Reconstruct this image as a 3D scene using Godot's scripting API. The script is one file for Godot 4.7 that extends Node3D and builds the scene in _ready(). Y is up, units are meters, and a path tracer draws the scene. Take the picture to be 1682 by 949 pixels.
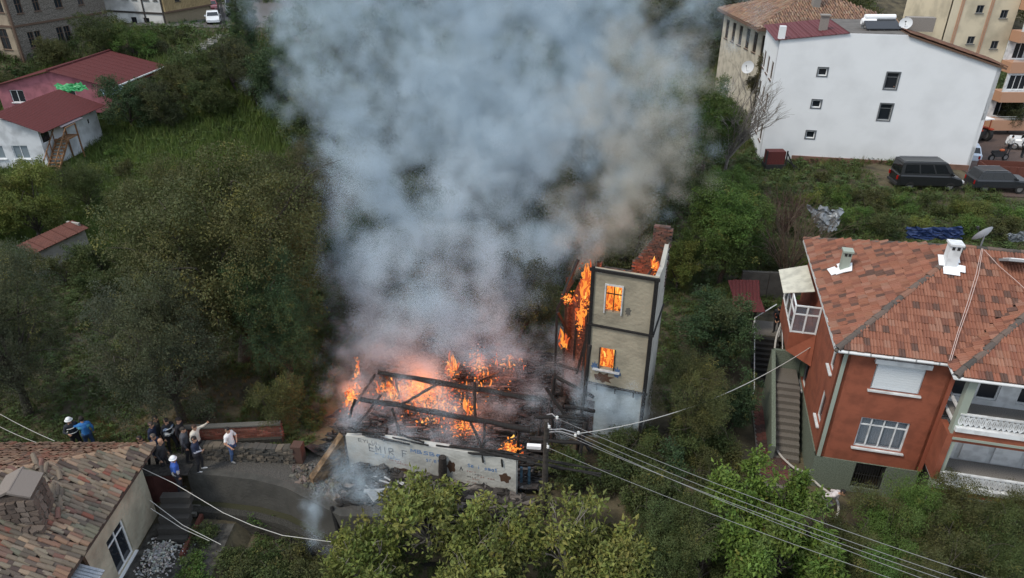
extends Node3D
# A hillside of gardens seen from a drone: a burning timber house, its smoke, neighbouring houses, people on a path.

const FOCAL := 1150.0      # focal length in pixels of the 1682 x 949 photograph
const EYE := 20.0          # camera height above the path, metres
const PITCH := 28.7        # degrees the camera looks down
var rng := RandomNumberGenerator.new()
var mats := {}
var texs := {}
var taken := {}
var leaf_meshes := {}

# ---------------------------------------------------------------- where a pixel lands
func sight(x: float, y: float) -> Vector3:
	var c := cos(deg_to_rad(PITCH))
	var s := sin(deg_to_rad(PITCH))
	var b := (474.5 - y) / FOCAL
	return Vector3((x - 841.0) / FOCAL, -s + b * c, -c - b * s)

func on(x: float, y: float, h := 0.0) -> Vector3:      # the point at height h along that line of sight
	var d := sight(x, y)
	return Vector3(0, EYE, 0) + d * ((h - EYE) / d.y)

func on_ground(x: float, y: float) -> Vector3:
	var p := on(x, y, 0.0)
	for k in 12:
		p = on(x, y, lerpf(p.y, terrain(p.x, p.z), 0.6))
	p.y = terrain(p.x, p.z)
	return p

func far_off(x: float, y: float, dist: float) -> Vector3:  # the point dist metres ahead along that line of sight
	var d := sight(x, y)
	return Vector3(0, EYE, 0) + d * (dist / -d.z)

func rise(p: Vector3, y: float) -> float:               # height at which an upright line over p meets image row y
	var d := sight(841, y)
	return EYE + d.y * (p.z / d.z)

func metres(px: float, p: Vector3) -> float:            # size of px pixels at p
	return px / FOCAL * ((EYE - p.y) * sin(deg_to_rad(PITCH)) - p.z * cos(deg_to_rad(PITCH)))

# ---------------------------------------------------------------- terrain
func ss(a: float, b: float, x: float) -> float:
	var t := clampf((x - a) / (b - a), 0, 1)
	return t * t * (3 - 2 * t)

var kerb_line := PackedVector2Array()                   # edge of the upper path: x and z
func path_edge(x: float) -> float:                      # z of the path's lower edge at x
	var k := kerb_line
	if x <= k[0].x: return k[0].y
	for i in k.size() - 1:
		if x <= k[i + 1].x: return lerpf(k[i].y, k[i + 1].y, (x - k[i].x) / (k[i + 1].x - k[i].x))
	return k[k.size() - 1].y

func terrain(x: float, z: float) -> float:
	var d := -z
	var h := ss(60, 96, d) * 6.8 * ss(6, -26, x)
	h -= ss(58, 70, d) * 1.6 * ss(28, 40, x)
	h += maxf(0, d - 112) * 0.27
	h += ss(90, 112, d) * 2.0 * ss(-10, 5, x) * ss(40, 20, x)
	var low := lerpf(-2.15, -1.55, ss(-10.3, -10.9, x)) * ss(-4.2, -5.2, x) * ss(path_edge(x) - 0.62, path_edge(x) - 0.1, z)     # sunken yard below the path
	low += -2.4 * ss(-5.2, -3.2, x) * ss(8.8, 6.2, x) * ss(19.2, 17.0, d)                      # bank in front of the burning house
	low += lerpf(-1.6, 0.0, ss(27.5, 32.0, d)) * ss(7.2, 9.6, x) * ss(60, 50, d)
	low += -1.0 * ss(17, 11, d) * ss(-5, -2, x)
	h += low
	if d > 33:
		h += (sin(x * 0.31 + d * 0.17) + sin(x * 0.13 - d * 0.29 + 1.7)) * 0.16 * ss(33, 42, d)
	return h

# ---------------------------------------------------------------- materials
func noise_tex(key: String, freq: float, ramp: Array, size := 512, octaves := 4, kind := FastNoiseLite.TYPE_SIMPLEX_SMOOTH, bump := 0.0) -> Texture2D:
	if texs.has(key): return texs[key]
	var t := NoiseTexture2D.new()
	t.width = size; t.height = size; t.seamless = true
	var n := FastNoiseLite.new()
	n.noise_type = kind; n.frequency = freq; n.fractal_octaves = octaves; n.seed = 11 + texs.size()
	t.noise = n
	if bump > 0.0:
		t.as_normal_map = true; t.bump_strength = bump
	else:
		var g := Gradient.new()
		var offs := PackedFloat32Array(); var cols := PackedColorArray()
		for r in ramp:
			offs.append(r[0]); cols.append(r[1] if r[1] is Color else Color(r[1], r[1], r[1]))
		g.offsets = offs; g.colors = cols
		t.color_ramp = g
	texs[key] = t
	return t

func tex(key: String) -> Texture2D:
	match key:
		"stain": return noise_tex(key, 0.006, [[0.0, 0.8], [0.4, 0.9], [0.6, 0.97], [1.0, 1.0]], 512, 6)
		"faint": return noise_tex(key, 0.01, [[0.0, 0.94], [0.45, 0.98], [0.6, 0.995], [1.0, 1.0]], 512, 6)
		"fine": return noise_tex(key, 0.05, [[0.0, 0.6], [0.5, 0.85], [1.0, 1.0]], 512, 4)
		"speck": return noise_tex(key, 0.12, [[0.0, 0.35], [0.45, 0.75], [0.6, 0.9], [1.0, 1.0]], 512, 3)
		"char": return noise_tex(key, 0.02, [[0.0, 0.35], [0.5, 0.7], [0.68, 0.9], [0.8, 1.0]], 512, 5)
		"rough": return noise_tex(key, 0.03, [], 512, 5, FastNoiseLite.TYPE_SIMPLEX_SMOOTH, 6.0)
		"grain": return noise_tex(key, 0.02, [[0.0, 0.45], [0.45, 0.8], [1.0, 1.0]], 256, 4)
	return noise_tex("soil", 0.01, [[0.0, 0.45], [0.4, 0.75], [0.6, 0.9], [1.0, 1.0]], 512, 6)

# colours are linear, real-world base colours
func mat(key: String, c := Color(0.5, 0.5, 0.5), rough := 0.9, texture := "", scale := 0.3, bumpy := 0.0, metal := 0.0) -> StandardMaterial3D:
	if mats.has(key): return mats[key]
	var m := StandardMaterial3D.new()
	m.resource_name = key
	m.albedo_color = c.linear_to_srgb()
	m.roughness = rough
	m.metallic = metal
	if texture:
		m.albedo_texture = tex(texture)
		m.uv1_triplanar = true; m.uv1_world_triplanar = true
		m.uv1_scale = Vector3.ONE * scale
	if bumpy > 0.0:
		m.normal_enabled = true; m.normal_texture = tex("rough"); m.normal_scale = bumpy
		m.uv1_triplanar = true; m.uv1_world_triplanar = true
		m.uv1_scale = Vector3.ONE * scale
	mats[key] = m
	return m

func glow(key: String, c: Color, energy: float) -> StandardMaterial3D:
	if mats.has(key): return mats[key]
	var m := StandardMaterial3D.new()
	m.resource_name = key
	m.albedo_color = Color(0.02, 0.01, 0.005)
	m.roughness = 1.0
	m.emission_enabled = true
	m.emission = c
	m.emission_energy_multiplier = energy
	mats[key] = m
	return m

func leaf_mat(key: String, rough := 0.65) -> StandardMaterial3D:
	if mats.has(key): return mats[key]
	var m := StandardMaterial3D.new()
	m.resource_name = key
	m.vertex_color_use_as_albedo = true
	m.roughness = rough
	m.metallic_specular = 0.35
	m.backlight_enabled = true
	m.backlight = Color(0.45, 0.5, 0.3)
	mats[key] = m
	return m

func tinted(key := "tinted", rough := 0.9, texture := "", scale := 0.5) -> StandardMaterial3D:   # takes its colour from the vertices or the copies
	var m := mat(key, Color.WHITE, rough, texture, scale)
	m.vertex_color_use_as_albedo = true
	return m

# ---------------------------------------------------------------- mesh building
class Shape:
	var v := PackedVector3Array()
	var n := PackedVector3Array()
	var c := PackedColorArray()
	var col := Color.WHITE

	func put(p: Vector3, m: Vector3) -> void:
		v.append(p); n.append(m); c.append(col)

	func tri(a: Vector3, b: Vector3, d: Vector3, hint: Vector3) -> void:
		var m := (b - a).cross(d - a)
		if m.length_squared() < 1e-14: return
		if m.dot(hint) < 0:
			var t := b
			b = d; d = t; m = -m
		m = m.normalized()
		put(a, m); put(d, m); put(b, m)

	func quad(a: Vector3, b: Vector3, d: Vector3, e: Vector3, hint: Vector3) -> void:
		tri(a, b, d, hint); tri(a, d, e, hint)

	func hexa(p: Array) -> void:      # bottom 0..3, top 4..7
		var mid := Vector3.ZERO
		for q in p: mid += q / 8.0
		for f in [[0, 1, 2, 3], [4, 5, 6, 7], [0, 1, 5, 4], [1, 2, 6, 5], [2, 3, 7, 6], [3, 0, 4, 7]]:
			var m: Vector3 = (p[f[0]] + p[f[1]] + p[f[2]] + p[f[3]]) / 4.0
			quad(p[f[0]], p[f[1]], p[f[2]], p[f[3]], m - mid)

	func box(o: Vector3, s: Vector3, b := Basis()) -> void:    # centre, size, axes
		var x := b.x * s.x / 2; var y := b.y * s.y / 2; var z := b.z * s.z / 2
		hexa([o - x - y - z, o + x - y - z, o + x - y + z, o - x - y + z, o - x + y - z, o + x + y - z, o + x + y + z, o - x + y + z])

	func slab(a: Vector3, b: Vector3, w: float, h: float) -> void:   # straight bar from a to b
		var d := b - a
		var side := d.cross(Vector3.UP)
		if side.length() < 1e-4 * d.length() + 1e-6: side = Vector3.RIGHT
		side = side.normalized()
		var up := side.cross(d).normalized()
		box((a + b) / 2, Vector3(w, h, d.length()), Basis(side, up, d.normalized()))

	func tube(pts: Array, radii: Array, sides := 6, capped := true) -> void:
		var rings := []
		for i in pts.size():
			var d: Vector3 = (pts[mini(i + 1, pts.size() - 1)] - pts[maxi(i - 1, 0)]).normalized()
			var a := d.cross(Vector3(0.31, 0.2, 0.93)).normalized()
			var b := d.cross(a)
			var ring := []
			for k in sides:
				var t := TAU * k / sides
				var o := a * cos(t) + b * sin(t)
				ring.append([pts[i] + o * radii[i], o])
			rings.append(ring)
		for i in pts.size() - 1:
			for k in sides:
				var l := (k + 1) % sides
				var q := [rings[i][k], rings[i][l], rings[i + 1][l], rings[i + 1][k]]
				var f: Vector3 = (q[1][0] - q[0][0]).cross(q[3][0] - q[0][0])
				var order := [0, 1, 2, 0, 2, 3] if f.dot(q[0][1]) < 0 else [0, 2, 1, 0, 3, 2]
				for w in order: put(q[w][0], q[w][1])
		if capped:
			for e in [0, pts.size() - 1]:
				var h: Vector3 = pts[e] - pts[1 if e == 0 else e - 1]
				for k in range(1, sides - 1): tri(rings[e][0][0], rings[e][k][0], rings[e][k + 1][0], h)

	func ball(o: Vector3, r: Vector3, seg := 8, rings := 5, b := Basis()) -> void:
		for i in rings:
			for k in seg:
				var p := []
				for w in [[0, 0], [0, 1], [1, 1], [1, 0]]:
					var la: float = PI * (i + w[0]) / rings
					var lo: float = TAU * (k + w[1]) / seg
					p.append(Vector3(sin(la) * cos(lo), cos(la), sin(la) * sin(lo)))
				for t in [[0, 1, 2], [0, 2, 3]]:
					var a: Vector3 = p[t[0]]; var d: Vector3 = p[t[1]]; var e: Vector3 = p[t[2]]
					if (d - a).cross(e - a).length() < 1e-6: continue
					if (d - a).cross(e - a).dot(a + d + e) > 0:
						var s := d
						d = e; e = s
					for q in [a, d, e]: put(o + b * (q * r), (b * (q / r)).normalized())

	func lathe(o: Vector3, axis: Vector3, profile: Array, seg := 12) -> void:   # profile of Vector2(radius, along)
		var a := axis.cross(Vector3(0.31, 0.2, 0.93)).normalized()
		var b := axis.cross(a)
		for i in profile.size() - 1:
			var p: Vector2 = profile[i]; var q: Vector2 = profile[i + 1]
			for k in seg:
				var t0 := TAU * k / seg; var t1 := TAU * (k + 1) / seg
				var o0 := a * cos(t0) + b * sin(t0); var o1 := a * cos(t1) + b * sin(t1)
				var along := q.y - p.y; var out := q.x - p.x
				quad(o + axis * p.y + o0 * p.x, o + axis * p.y + o1 * p.x, o + axis * q.y + o1 * q.x, o + axis * q.y + o0 * q.x, (o0 + o1) * along - axis * out * 2.0)

	# upright wall panel: corner o, along u, up, outward w; holes are Rect2 in metres; top is an optional list of Vector2(along, height)
	func wall(o: Vector3, u: Vector3, w: Vector3, wide: float, high: float, holes: Array, thick := 0.25, top := []) -> void:
		var us := [0.0, wide]; var vs := [0.0, high]
		for h in holes:
			us.append_array([h.position.x, h.end.x]); vs.append_array([h.position.y, h.end.y])
		for t in top: us.append(t.x)
		us.sort(); vs.sort()
		for i in us.size() - 1:
			if us[i + 1] - us[i] < 1e-4: continue
			for j in vs.size() - 1:
				if vs[j + 1] - vs[j] < 1e-4: continue
				var mid := Vector2((us[i] + us[i + 1]) / 2, (vs[j] + vs[j + 1]) / 2)
				var open := false
				for h in holes: open = open or h.has_point(mid)
				if open: continue
				var y0: Vector3 = Vector3.UP * vs[j]
				var ya: Vector3 = Vector3.UP * vs[j + 1]; var yb: Vector3 = ya
				if top and vs[j + 1] >= high - 1e-4:
					ya = Vector3.UP * along(top, us[i]); yb = Vector3.UP * along(top, us[i + 1])
				var a: Vector3 = o + u * us[i]; var b: Vector3 = o + u * us[i + 1]
				quad(a + y0, b + y0, b + yb, a + ya, w)
				quad(a + y0 - w * thick, b + y0 - w * thick, b + yb - w * thick, a + ya - w * thick, -w)
				if vs[j + 1] >= high - 1e-4: quad(a + ya, b + yb, b + yb - w * thick, a + ya - w * thick, Vector3.UP)
		for e in [[0.0, -1.0], [wide, 1.0]]:
			var t := high if top.is_empty() else along(top, e[0])
			var a: Vector3 = o + u * e[0]
			quad(a, a + Vector3.UP * t, a + Vector3.UP * t - w * thick, a - w * thick, u * e[1])
		for h in holes:
			var a: Vector3 = o + u * h.position.x + Vector3.UP * h.position.y
			var x: Vector3 = u * h.size.x; var y: Vector3 = Vector3.UP * h.size.y; var t := -w * thick
			quad(a, a + x, a + x + t, a + t, Vector3.UP)
			quad(a + y, a + x + y, a + x + y + t, a + y + t, Vector3.DOWN)
			quad(a, a + y, a + y + t, a + t, u)
			quad(a + x, a + x + y, a + x + y + t, a + x + t, -u)

	func along(top: Array, at: float) -> float:
		for i in top.size() - 1:
			if at <= top[i + 1].x + 1e-5:
				return lerpf(top[i].y, top[i + 1].y, clampf((at - top[i].x) / maxf(1e-5, top[i + 1].x - top[i].x), 0, 1))
		return top[top.size() - 1].y

	func mesh(m: Material) -> ArrayMesh:
		var a := []
		a.resize(Mesh.ARRAY_MAX)
		a[Mesh.ARRAY_VERTEX] = v; a[Mesh.ARRAY_NORMAL] = n; a[Mesh.ARRAY_COLOR] = c
		var out := ArrayMesh.new()
		if v.size() == 0: return out
		out.add_surface_from_arrays(Mesh.PRIMITIVE_TRIANGLES, a)
		out.surface_set_material(0, m)
		return out

# ---------------------------------------------------------------- nodes
func numbered(called: String) -> String:
	if not taken.has(called):
		taken[called] = 0
		return called
	taken[called] += 1
	return "%s_%03d" % [called, taken[called]]

func describe(o: Node, label: String, category: String, group := "", kind := "") -> Node:
	if label: o.set_meta("label", label)
	if category: o.set_meta("category", category)
	if group: o.set_meta("group", group)
	if kind: o.set_meta("kind", kind)
	return o

func thing(called: String, label: String, category: String, where := Vector3.ZERO, turn := 0.0, group := "") -> Node3D:
	var o := Node3D.new()
	o.name = numbered(called)
	add_child(o)
	o.position = where
	o.rotation.y = turn
	describe(o, label, category, group, "thing")
	return o

func part(called: String, s: Shape, m: Material, parent: Node) -> MeshInstance3D:
	return piece(called, s.mesh(m), parent)

func piece(called: String, mesh: Mesh, parent: Node, where := Transform3D()) -> MeshInstance3D:
	var o := MeshInstance3D.new()
	o.name = called if parent != self else numbered(called)
	o.mesh = mesh
	o.transform = where
	parent.add_child(o, true)
	return o

func structure(called: String, s: Shape, m: Material, label := "") -> MeshInstance3D:
	var o := part(called, s, m, self)
	o.set_meta("kind", "structure")
	if label: o.set_meta("label", label)
	return o

func copies(called: String, mesh: Mesh, places: Array, tints: Array, parent: Node, m: Material = null) -> MultiMeshInstance3D:
	var mm := MultiMesh.new()
	mm.transform_format = MultiMesh.TRANSFORM_3D
	mm.use_colors = not tints.is_empty()
	mm.mesh = mesh
	mm.instance_count = places.size()
	for i in places.size():
		mm.set_instance_transform(i, places[i])
		if tints: mm.set_instance_color(i, tints[i])
	var o := MultiMeshInstance3D.new()
	o.name = called if parent != self else numbered(called)
	o.multimesh = mm
	if m: o.material_override = m
	parent.add_child(o, true)
	o.set_meta("kind", "stuff")
	return o

func jit(c: Color, by := 0.15) -> Color:
	var k := 1.0 + rng.randf_range(-by, by)
	return Color(c.r * k * (1 + rng.randf_range(-by, by) * 0.4), c.g * k, c.b * k * (1 + rng.randf_range(-by, by) * 0.4))

func turn_any() -> Basis:
	return Basis(Vector3(rng.randfn(), rng.randfn(), rng.randfn()).normalized(), rng.randf() * TAU)

func turned(yaw: float) -> Basis:
	return Basis(Vector3.UP, yaw)

# ---------------------------------------------------------------- plants
func leaf(s: Shape, at: Vector3, dir: Vector3, up: Vector3, l: float, w: float) -> void:
	var side := dir.cross(up).normalized()
	var face := side.cross(dir).normalized()
	var k := rng.randf_range(0.72, 1.25)
	s.col = Color(k * rng.randf_range(0.9, 1.12), k, k * rng.randf_range(0.8, 1.1))
	var tip := at + dir * l - face * l * 0.18
	var mid := at + dir * l * 0.45
	var a := mid + side * w / 2 + face * w * 0.14
	var b := mid - side * w / 2 + face * w * 0.14
	s.tri(at, a, tip, face)
	s.tri(at, tip, b, face)

func leaf_mesh(kind: String) -> Mesh:
	if leaf_meshes.has(kind): return leaf_meshes[kind]
	var s := Shape.new()
	var m := leaf_mat("leaves")
	match kind:
		"small", "broad", "large":
			var k: Array = {"small": [40, 0.115, 0.07, 0.40], "broad": [30, 0.18, 0.10, 0.42], "large": [17, 0.30, 0.16, 0.42]}[kind]
			for i in k[0]:
				var o := Vector3(rng.randfn(), rng.randfn(), rng.randfn()).normalized()
				var at: Vector3 = o * k[3] * pow(rng.randf(), 0.5)
				var d := (o + Vector3(rng.randfn(), rng.randfn() - 0.3, rng.randfn()) * 0.7).normalized()
				var up := (Vector3.UP * 0.9 + o * 0.4 + Vector3(rng.randfn(), rng.randfn(), rng.randfn()) * 0.55).normalized()
				if absf(d.dot(up)) > 0.95: up = d.cross(Vector3.RIGHT)
				leaf(s, at, d, up, k[1] * rng.randf_range(0.7, 1.3), k[2] * rng.randf_range(0.75, 1.25))
		"spray":            # long feather-shaped leaves that droop from a twig
			for f in 5:
				var t := TAU * f / 5 + rng.randf()
				var d := Vector3(cos(t), rng.randf_range(0.1, 0.7), sin(t)).normalized()
				var p := Vector3.ZERO
				for j in 8:
					d = (d + Vector3(0, -0.13, 0)).normalized()
					p += d * 0.085
					var side := d.cross(Vector3.UP).normalized()
					for e in [-1, 1]: leaf(s, p, (side * e + d * 0.55 - Vector3.UP * 0.25).normalized(), Vector3.UP + d * 0.3, rng.randf_range(0.14, 0.2), rng.randf_range(0.055, 0.075))
				leaf(s, p, d, Vector3.UP, 0.18, 0.07)
		"grass":
			for i in 26:
				var a := rng.randf() * TAU
				var o := Vector3(cos(a), 0, sin(a)) * rng.randf() * 0.3
				var tip := o + Vector3(rng.randfn() * 0.14, rng.randf_range(0.18, 0.5), rng.randfn() * 0.14)
				var side := Vector3(cos(a + 1.3), 0, sin(a + 1.3)) * 0.016
				var k := rng.randf_range(0.7, 1.3)
				s.col = Color(k * rng.randf_range(0.85, 1.2), k, k)
				s.tri(o - side, o + side, tip, Vector3(-side.z, 0.3, side.x))
		"weed":
			for i in 24:
				var a := rng.randf() * TAU
				var d := Vector3(cos(a), rng.randf_range(0.0, 0.9), sin(a)).normalized()
				var at := Vector3(cos(a), 0, sin(a)) * rng.randf() * 0.3 + Vector3.UP * rng.randf_range(0.03, 0.38)
				leaf(s, at, d, Vector3.UP + d * 0.2, rng.randf_range(0.1, 0.2), rng.randf_range(0.06, 0.12))
	leaf_meshes[kind] = s.mesh(m)
	return leaf_meshes[kind]

const GREENS := {
	"dark": Color(0.056, 0.066, 0.031), "grey": Color(0.068, 0.078, 0.048), "olive": Color(0.080, 0.086, 0.032), "mid": Color(0.066, 0.088, 0.030),
	"green": Color(0.082, 0.142, 0.033), "deep": Color(0.056, 0.094, 0.042), "lime": Color(0.14, 0.165, 0.04), "walnut": Color(0.165, 0.185, 0.05),
	"maple": Color(0.105, 0.165, 0.032), "brown": Color(0.085, 0.075, 0.042), "yellow": Color(0.19, 0.17, 0.045)}

func limb(s: Shape, a: Vector3, b: Vector3, r0: float, r1: float, sag := 0.12, sides := 5) -> Array:
	var pts := []; var radii := []
	var off := Vector3(rng.randfn(), rng.randfn() * 0.5, rng.randfn()) * (b - a).length() * sag
	for i in 5:
		var t := i / 4.0
		pts.append(a.lerp(b, t) + off * sin(t * PI) * 0.6 + Vector3.UP * (b - a).length() * 0.1 * sin(t * PI))
		radii.append(lerpf(r0, r1, t))
	s.tube(pts, radii, sides, false)
	return pts

# a tree or bush: a trunk that forks into limbs, and leaf sprays gathered in lobes round the limb ends
func tree(called: String, label: String, category: String, base: Vector3, high: float, wide: float, kind: String, leaves := "broad", opt := {}) -> Node3D:
	var t := thing(called, label, category, base, 0.0, opt.get("group", ""))
	var low: float = opt.get("low", 0.28)
	var r0: float = opt.get("trunk", clampf(high * 0.022, 0.03, 0.28))
	var tr := Shape.new()
	var fork := Vector3(rng.randfn() * 0.04 * high, high * maxf(0.16, low * 0.9), rng.randfn() * 0.04 * high)
	limb(tr, Vector3(0, -0.4, 0), fork, r0 * 1.25, r0 * 0.85, 0.05, 7)
	var head := high * (1 - low) / 2
	var centre := Vector3(opt.get("lean_x", 0.0), high * low + head, opt.get("lean_z", 0.0))
	var lobes := []
	var many: int = opt.get("lobes", 9)
	for i in many:
		var a := TAU * (i * 0.618 + rng.randf() * 0.12)
		var y := lerpf(-0.75, 0.9, (i + 0.5) / many) + rng.randf_range(-0.1, 0.1)
		var ring := sqrt(maxf(0.05, 1 - y * y))
		var reach := rng.randf_range(0.5, 0.74)
		var size: float = rng.randf_range(0.36, 0.56) * opt.get("lobe", 1.0)
		lobes.append([centre + Vector3(cos(a) * ring * wide * reach, y * head * 0.72, sin(a) * ring * wide * reach), size])
	lobes.append([centre + Vector3(0, head * 0.1, 0), 0.5])
	for l in lobes:
		var pts := limb(tr, fork, l[0], r0 * 0.5, r0 * 0.1)
		for q in 3: limb(tr, pts[2 + q % 3], l[0] + Vector3(rng.randfn(), rng.randfn(), rng.randfn()) * wide * l[1] * 0.45, r0 * 0.16, 0.008, 0.15, 4)
	part("trunk", tr, mat(opt.get("bark", "bark"), Color(0.10, 0.085, 0.07), 0.95, "grain", 1.4), t)
	var colour: Color = GREENS[kind]
	var cluster: float = opt.get("cluster", clampf(wide * 0.19, 0.42, 0.9))
	var gap := FastNoiseLite.new()
	gap.seed = rng.randi() % 9999; gap.frequency = opt.get("gap_freq", 0.42); gap.fractal_octaves = 2
	var places := []; var tints := []
	for l in lobes:
		var lw: float = wide * l[1]
		var lh: float = maxf(head * l[1] * 0.95, lw * 0.5)
		var n := int(opt.get("dens", 1.0) * 11.5 * PI * lw * lh / (cluster * cluster))
		var shade := jit(colour, 0.16)
		if rng.randf() < 0.22: shade = shade.lerp(GREENS["olive"], 0.4)
		for k in n:
			var o := Vector3(rng.randfn(), rng.randfn() + 0.15, rng.randfn()).normalized()
			var rr := pow(rng.randf(), 0.38) * rng.randf_range(0.8, 1.14)
			var p: Vector3 = l[0] + Vector3(o.x * lw, o.y * lh, o.z * lw) * rr
			if p.y < 0.1 * cluster: continue
			if gap.get_noise_3dv(p + base) < opt.get("gap", -0.12): continue
			var b := turned(rng.randf() * TAU) * Basis(Vector3.RIGHT, rng.randfn() * 0.4) if leaves == "spray" else turn_any()
			places.append(Transform3D(b.scaled(Vector3.ONE * cluster * rng.randf_range(0.75, 1.3)), p))
			var c := jit(shade, 0.2)
			if rng.randf() < opt.get("turning", 0.03): c = c.lerp(GREENS["yellow"], 0.6)
			tints.append(c)
	copies("crown", leaf_mesh(leaves), places, tints, t)
	return t

func px_tree(called: String, label: String, category: String, x: float, yb: float, yt: float, rpx: float, kind: String, leaves := "broad", opt := {}) -> Node3D:
	var p := on_ground(x, yb)
	return tree(called, label, category, p, maxf(0.6, rise(p, yt) - p.y), metres(rpx, p + Vector3.UP * 2), kind, leaves, opt)

func top_tree(called: String, label: String, category: String, x: float, yt: float, ht: float, rpx: float, kind: String, leaves := "broad", opt := {}) -> Node3D:
	var q := on(x, yt, ht)
	var p := Vector3(q.x, terrain(q.x, q.z), q.z)
	return tree(called, label, category, p, ht - p.y, metres(rpx, q), kind, leaves, opt)

func bare_tree(called: String, label: String, base: Vector3, high: float, wide: float, bark: String, c: Color, stems := 14) -> void:
	var t := thing(called, label, "tree", base)
	var tr := Shape.new()
	var fork := Vector3(0, high * 0.16, 0)
	limb(tr, Vector3(0, -0.3, 0), fork, high * 0.022, high * 0.018, 0.04, 6)
	var tw := Shape.new()
	for i in stems:
		var a := TAU * (i * 0.618 + rng.randf() * 0.1)
		var out := sqrt(rng.randf_range(0.03, 1.0))
		var tip := Vector3(cos(a) * wide * out, high * rng.randf_range(0.72, 1.0) * (1.05 - 0.3 * out), sin(a) * wide * out)
		var pts := limb(tr, fork, tip, high * 0.011, high * 0.003, 0.07, 4)
		for j in 9:
			var p: Vector3 = pts[1 + j % 4]
			var q: Vector3 = p + (tip - fork).normalized() * high * rng.randf_range(0.08, 0.24) + Vector3(rng.randfn(), rng.randf() * 0.6, rng.randfn()) * wide * 0.17
			var pp := limb(tw, p, q, high * 0.0034, high * 0.0012, 0.08, 3)
			for w in 3: limb(tw, pp[2], pp[2] + (q - p) * 0.6 + Vector3(rng.randfn(), rng.randf(), rng.randfn()) * wide * 0.09, high * 0.0018, high * 0.0009, 0.08, 3)
	var m := mat(bark, c, 0.95, "grain", 1.4)
	part("trunk", tr, m, t)
	part("twigs", tw, m, t).set_meta("kind", "stuff")

func scatter(called: String, label: String, category: String, kind: String, n: int, d0: float, d1: float, colour: Color, size: float, allow: Callable) -> void:
	var places := []; var tints := []
	for k in n:
		var d := d0 * pow(d1 / d0, rng.randf())
		var x := rng.randf_range(-0.86, 0.86) * (d * 0.88 + 9.5)
		if not allow.call(x, -d): continue
		places.append(Transform3D(turned(rng.randf() * TAU).scaled(Vector3.ONE * size * rng.randf_range(0.6, 1.4) * clampf(d / 50.0, 0.55, 2.0)), Vector3(x, terrain(x, -d) - 0.02, -d)))
		tints.append(jit(colour, 0.28))
	var o := copies(called, leaf_mesh(kind), places, tints, self)
	describe(o, label, category)

func _ready() -> void:
	rng.seed = 20231
	# --- camera, sky, sun, exposure
	var cam := Camera3D.new()
	cam.name = "camera"
	add_child(cam)
	cam.position = Vector3(0, EYE, 0)
	cam.rotation_degrees = Vector3(-PITCH, 0, 0)
	cam.fov = rad_to_deg(2 * atan(474.5 / FOCAL))
	cam.near = 0.2
	cam.far = 3000
	var around := WorldEnvironment.new()
	around.name = "surroundings"
	add_child(around)
	var env := Environment.new()
	around.environment = env
	env.background_mode = Environment.BG_SKY
	env.tonemap_mode = Environment.TONE_MAPPER_LINEAR
	env.tonemap_exposure = 1.55
	var sky := Sky.new()
	var air := ProceduralSkyMaterial.new()
	air.sky_top_color = Color(0.78, 0.83, 0.90)
	air.sky_horizon_color = Color(0.84, 0.87, 0.90)
	air.sky_curve = 0.3
	air.ground_bottom_color = Color(0.16, 0.17, 0.13)
	air.ground_horizon_color = Color(0.5, 0.53, 0.52)
	sky.sky_material = air
	env.sky = sky
	env.sdfgi_enabled = true
	env.ssao_enabled = true
	env.ssil_enabled = true
	var sun := DirectionalLight3D.new()
	sun.name = "sun"
	add_child(sun)
	sun.light_energy = 0.5
	sun.light_angular_distance = 14
	sun.light_color = Color(1.0, 0.96, 0.9)
	sun.shadow_enabled = true
	sun.rotation_degrees = Vector3(-52, -60, 0)
	for q in [[225, 770], [300, 779], [360, 783], [420, 790], [470, 803], [515, 826], [560, 850]]:
		var w := on(q[0], q[1], 0.0)
		kerb_line.append(Vector2(w.x, w.z))
	mat("pale_bark", Color(0.30, 0.27, 0.23), 0.95, "grain", 1.4)
	make_ground()
	make_houses()
	make_fire_house()
	make_trees()
	make_objects()
	make_people()
	make_smoke()

func make_ground() -> void:
	var s := Shape.new()
	var xs := []; var zs := []
	var x := -2.0
	for k in 400:
		var st := 0.6 if absf(x) < 34 else 3.0 if absf(x) < 130 else 30.0
		if x > 700: break
		xs.append(x); x += st
	x = -2.6
	for k in 400:
		var st := 0.6 if absf(x) < 34 else 3.0 if absf(x) < 130 else 30.0
		if x < -700: break
		xs.push_front(x); x -= st
	var z := 12.0
	while z > -900:
		zs.append(z)
		z -= 3.0 if z > -10 else 0.45 if z > -36 else 1.6 if z > -120 else 30.0
	for i in xs.size() - 1:
		for j in zs.size() - 1:
			var q := []
			for w in [[i, j], [i + 1, j], [i + 1, j + 1], [i, j + 1]]: q.append(Vector3(xs[w[0]], terrain(xs[w[0]], zs[w[1]]), zs[w[1]]))
			s.quad(q[0], q[1], q[2], q[3], Vector3.UP)
	structure("ground", s, mat("soil", Color(0.115, 0.095, 0.055), 0.97, "soil", 0.09, 0.8))

func open_ground(x: float, z: float) -> bool:       # where wild plants may grow
	var d := -z
	if x > -17 and x < -4.3 and z > -22.3 and z < path_edge(x) + 0.5: return false
	if x > -17 and x < -10.2 and d < 20.8 and d > 10: return false
	if x < -12.2 and x > -17 and d > 23.5 and d < 27.5: return rng.randf() < 0.25
	if x > -8.4 and x < 7.0 and d > 18.6 and d < 31.5: return false
	if x > 8.9 and x < 13.6 and d > 19.5 and d < 33.5: return false
	if x > 12 and d < 34 and d > 20: return false
	if x > 30 and d > 53 and d < 58: return false
	if x > 38 and d > 50 and d < 90: return false
	if x < -31 and d > 91 and d < 112: return false
	return true

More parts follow.
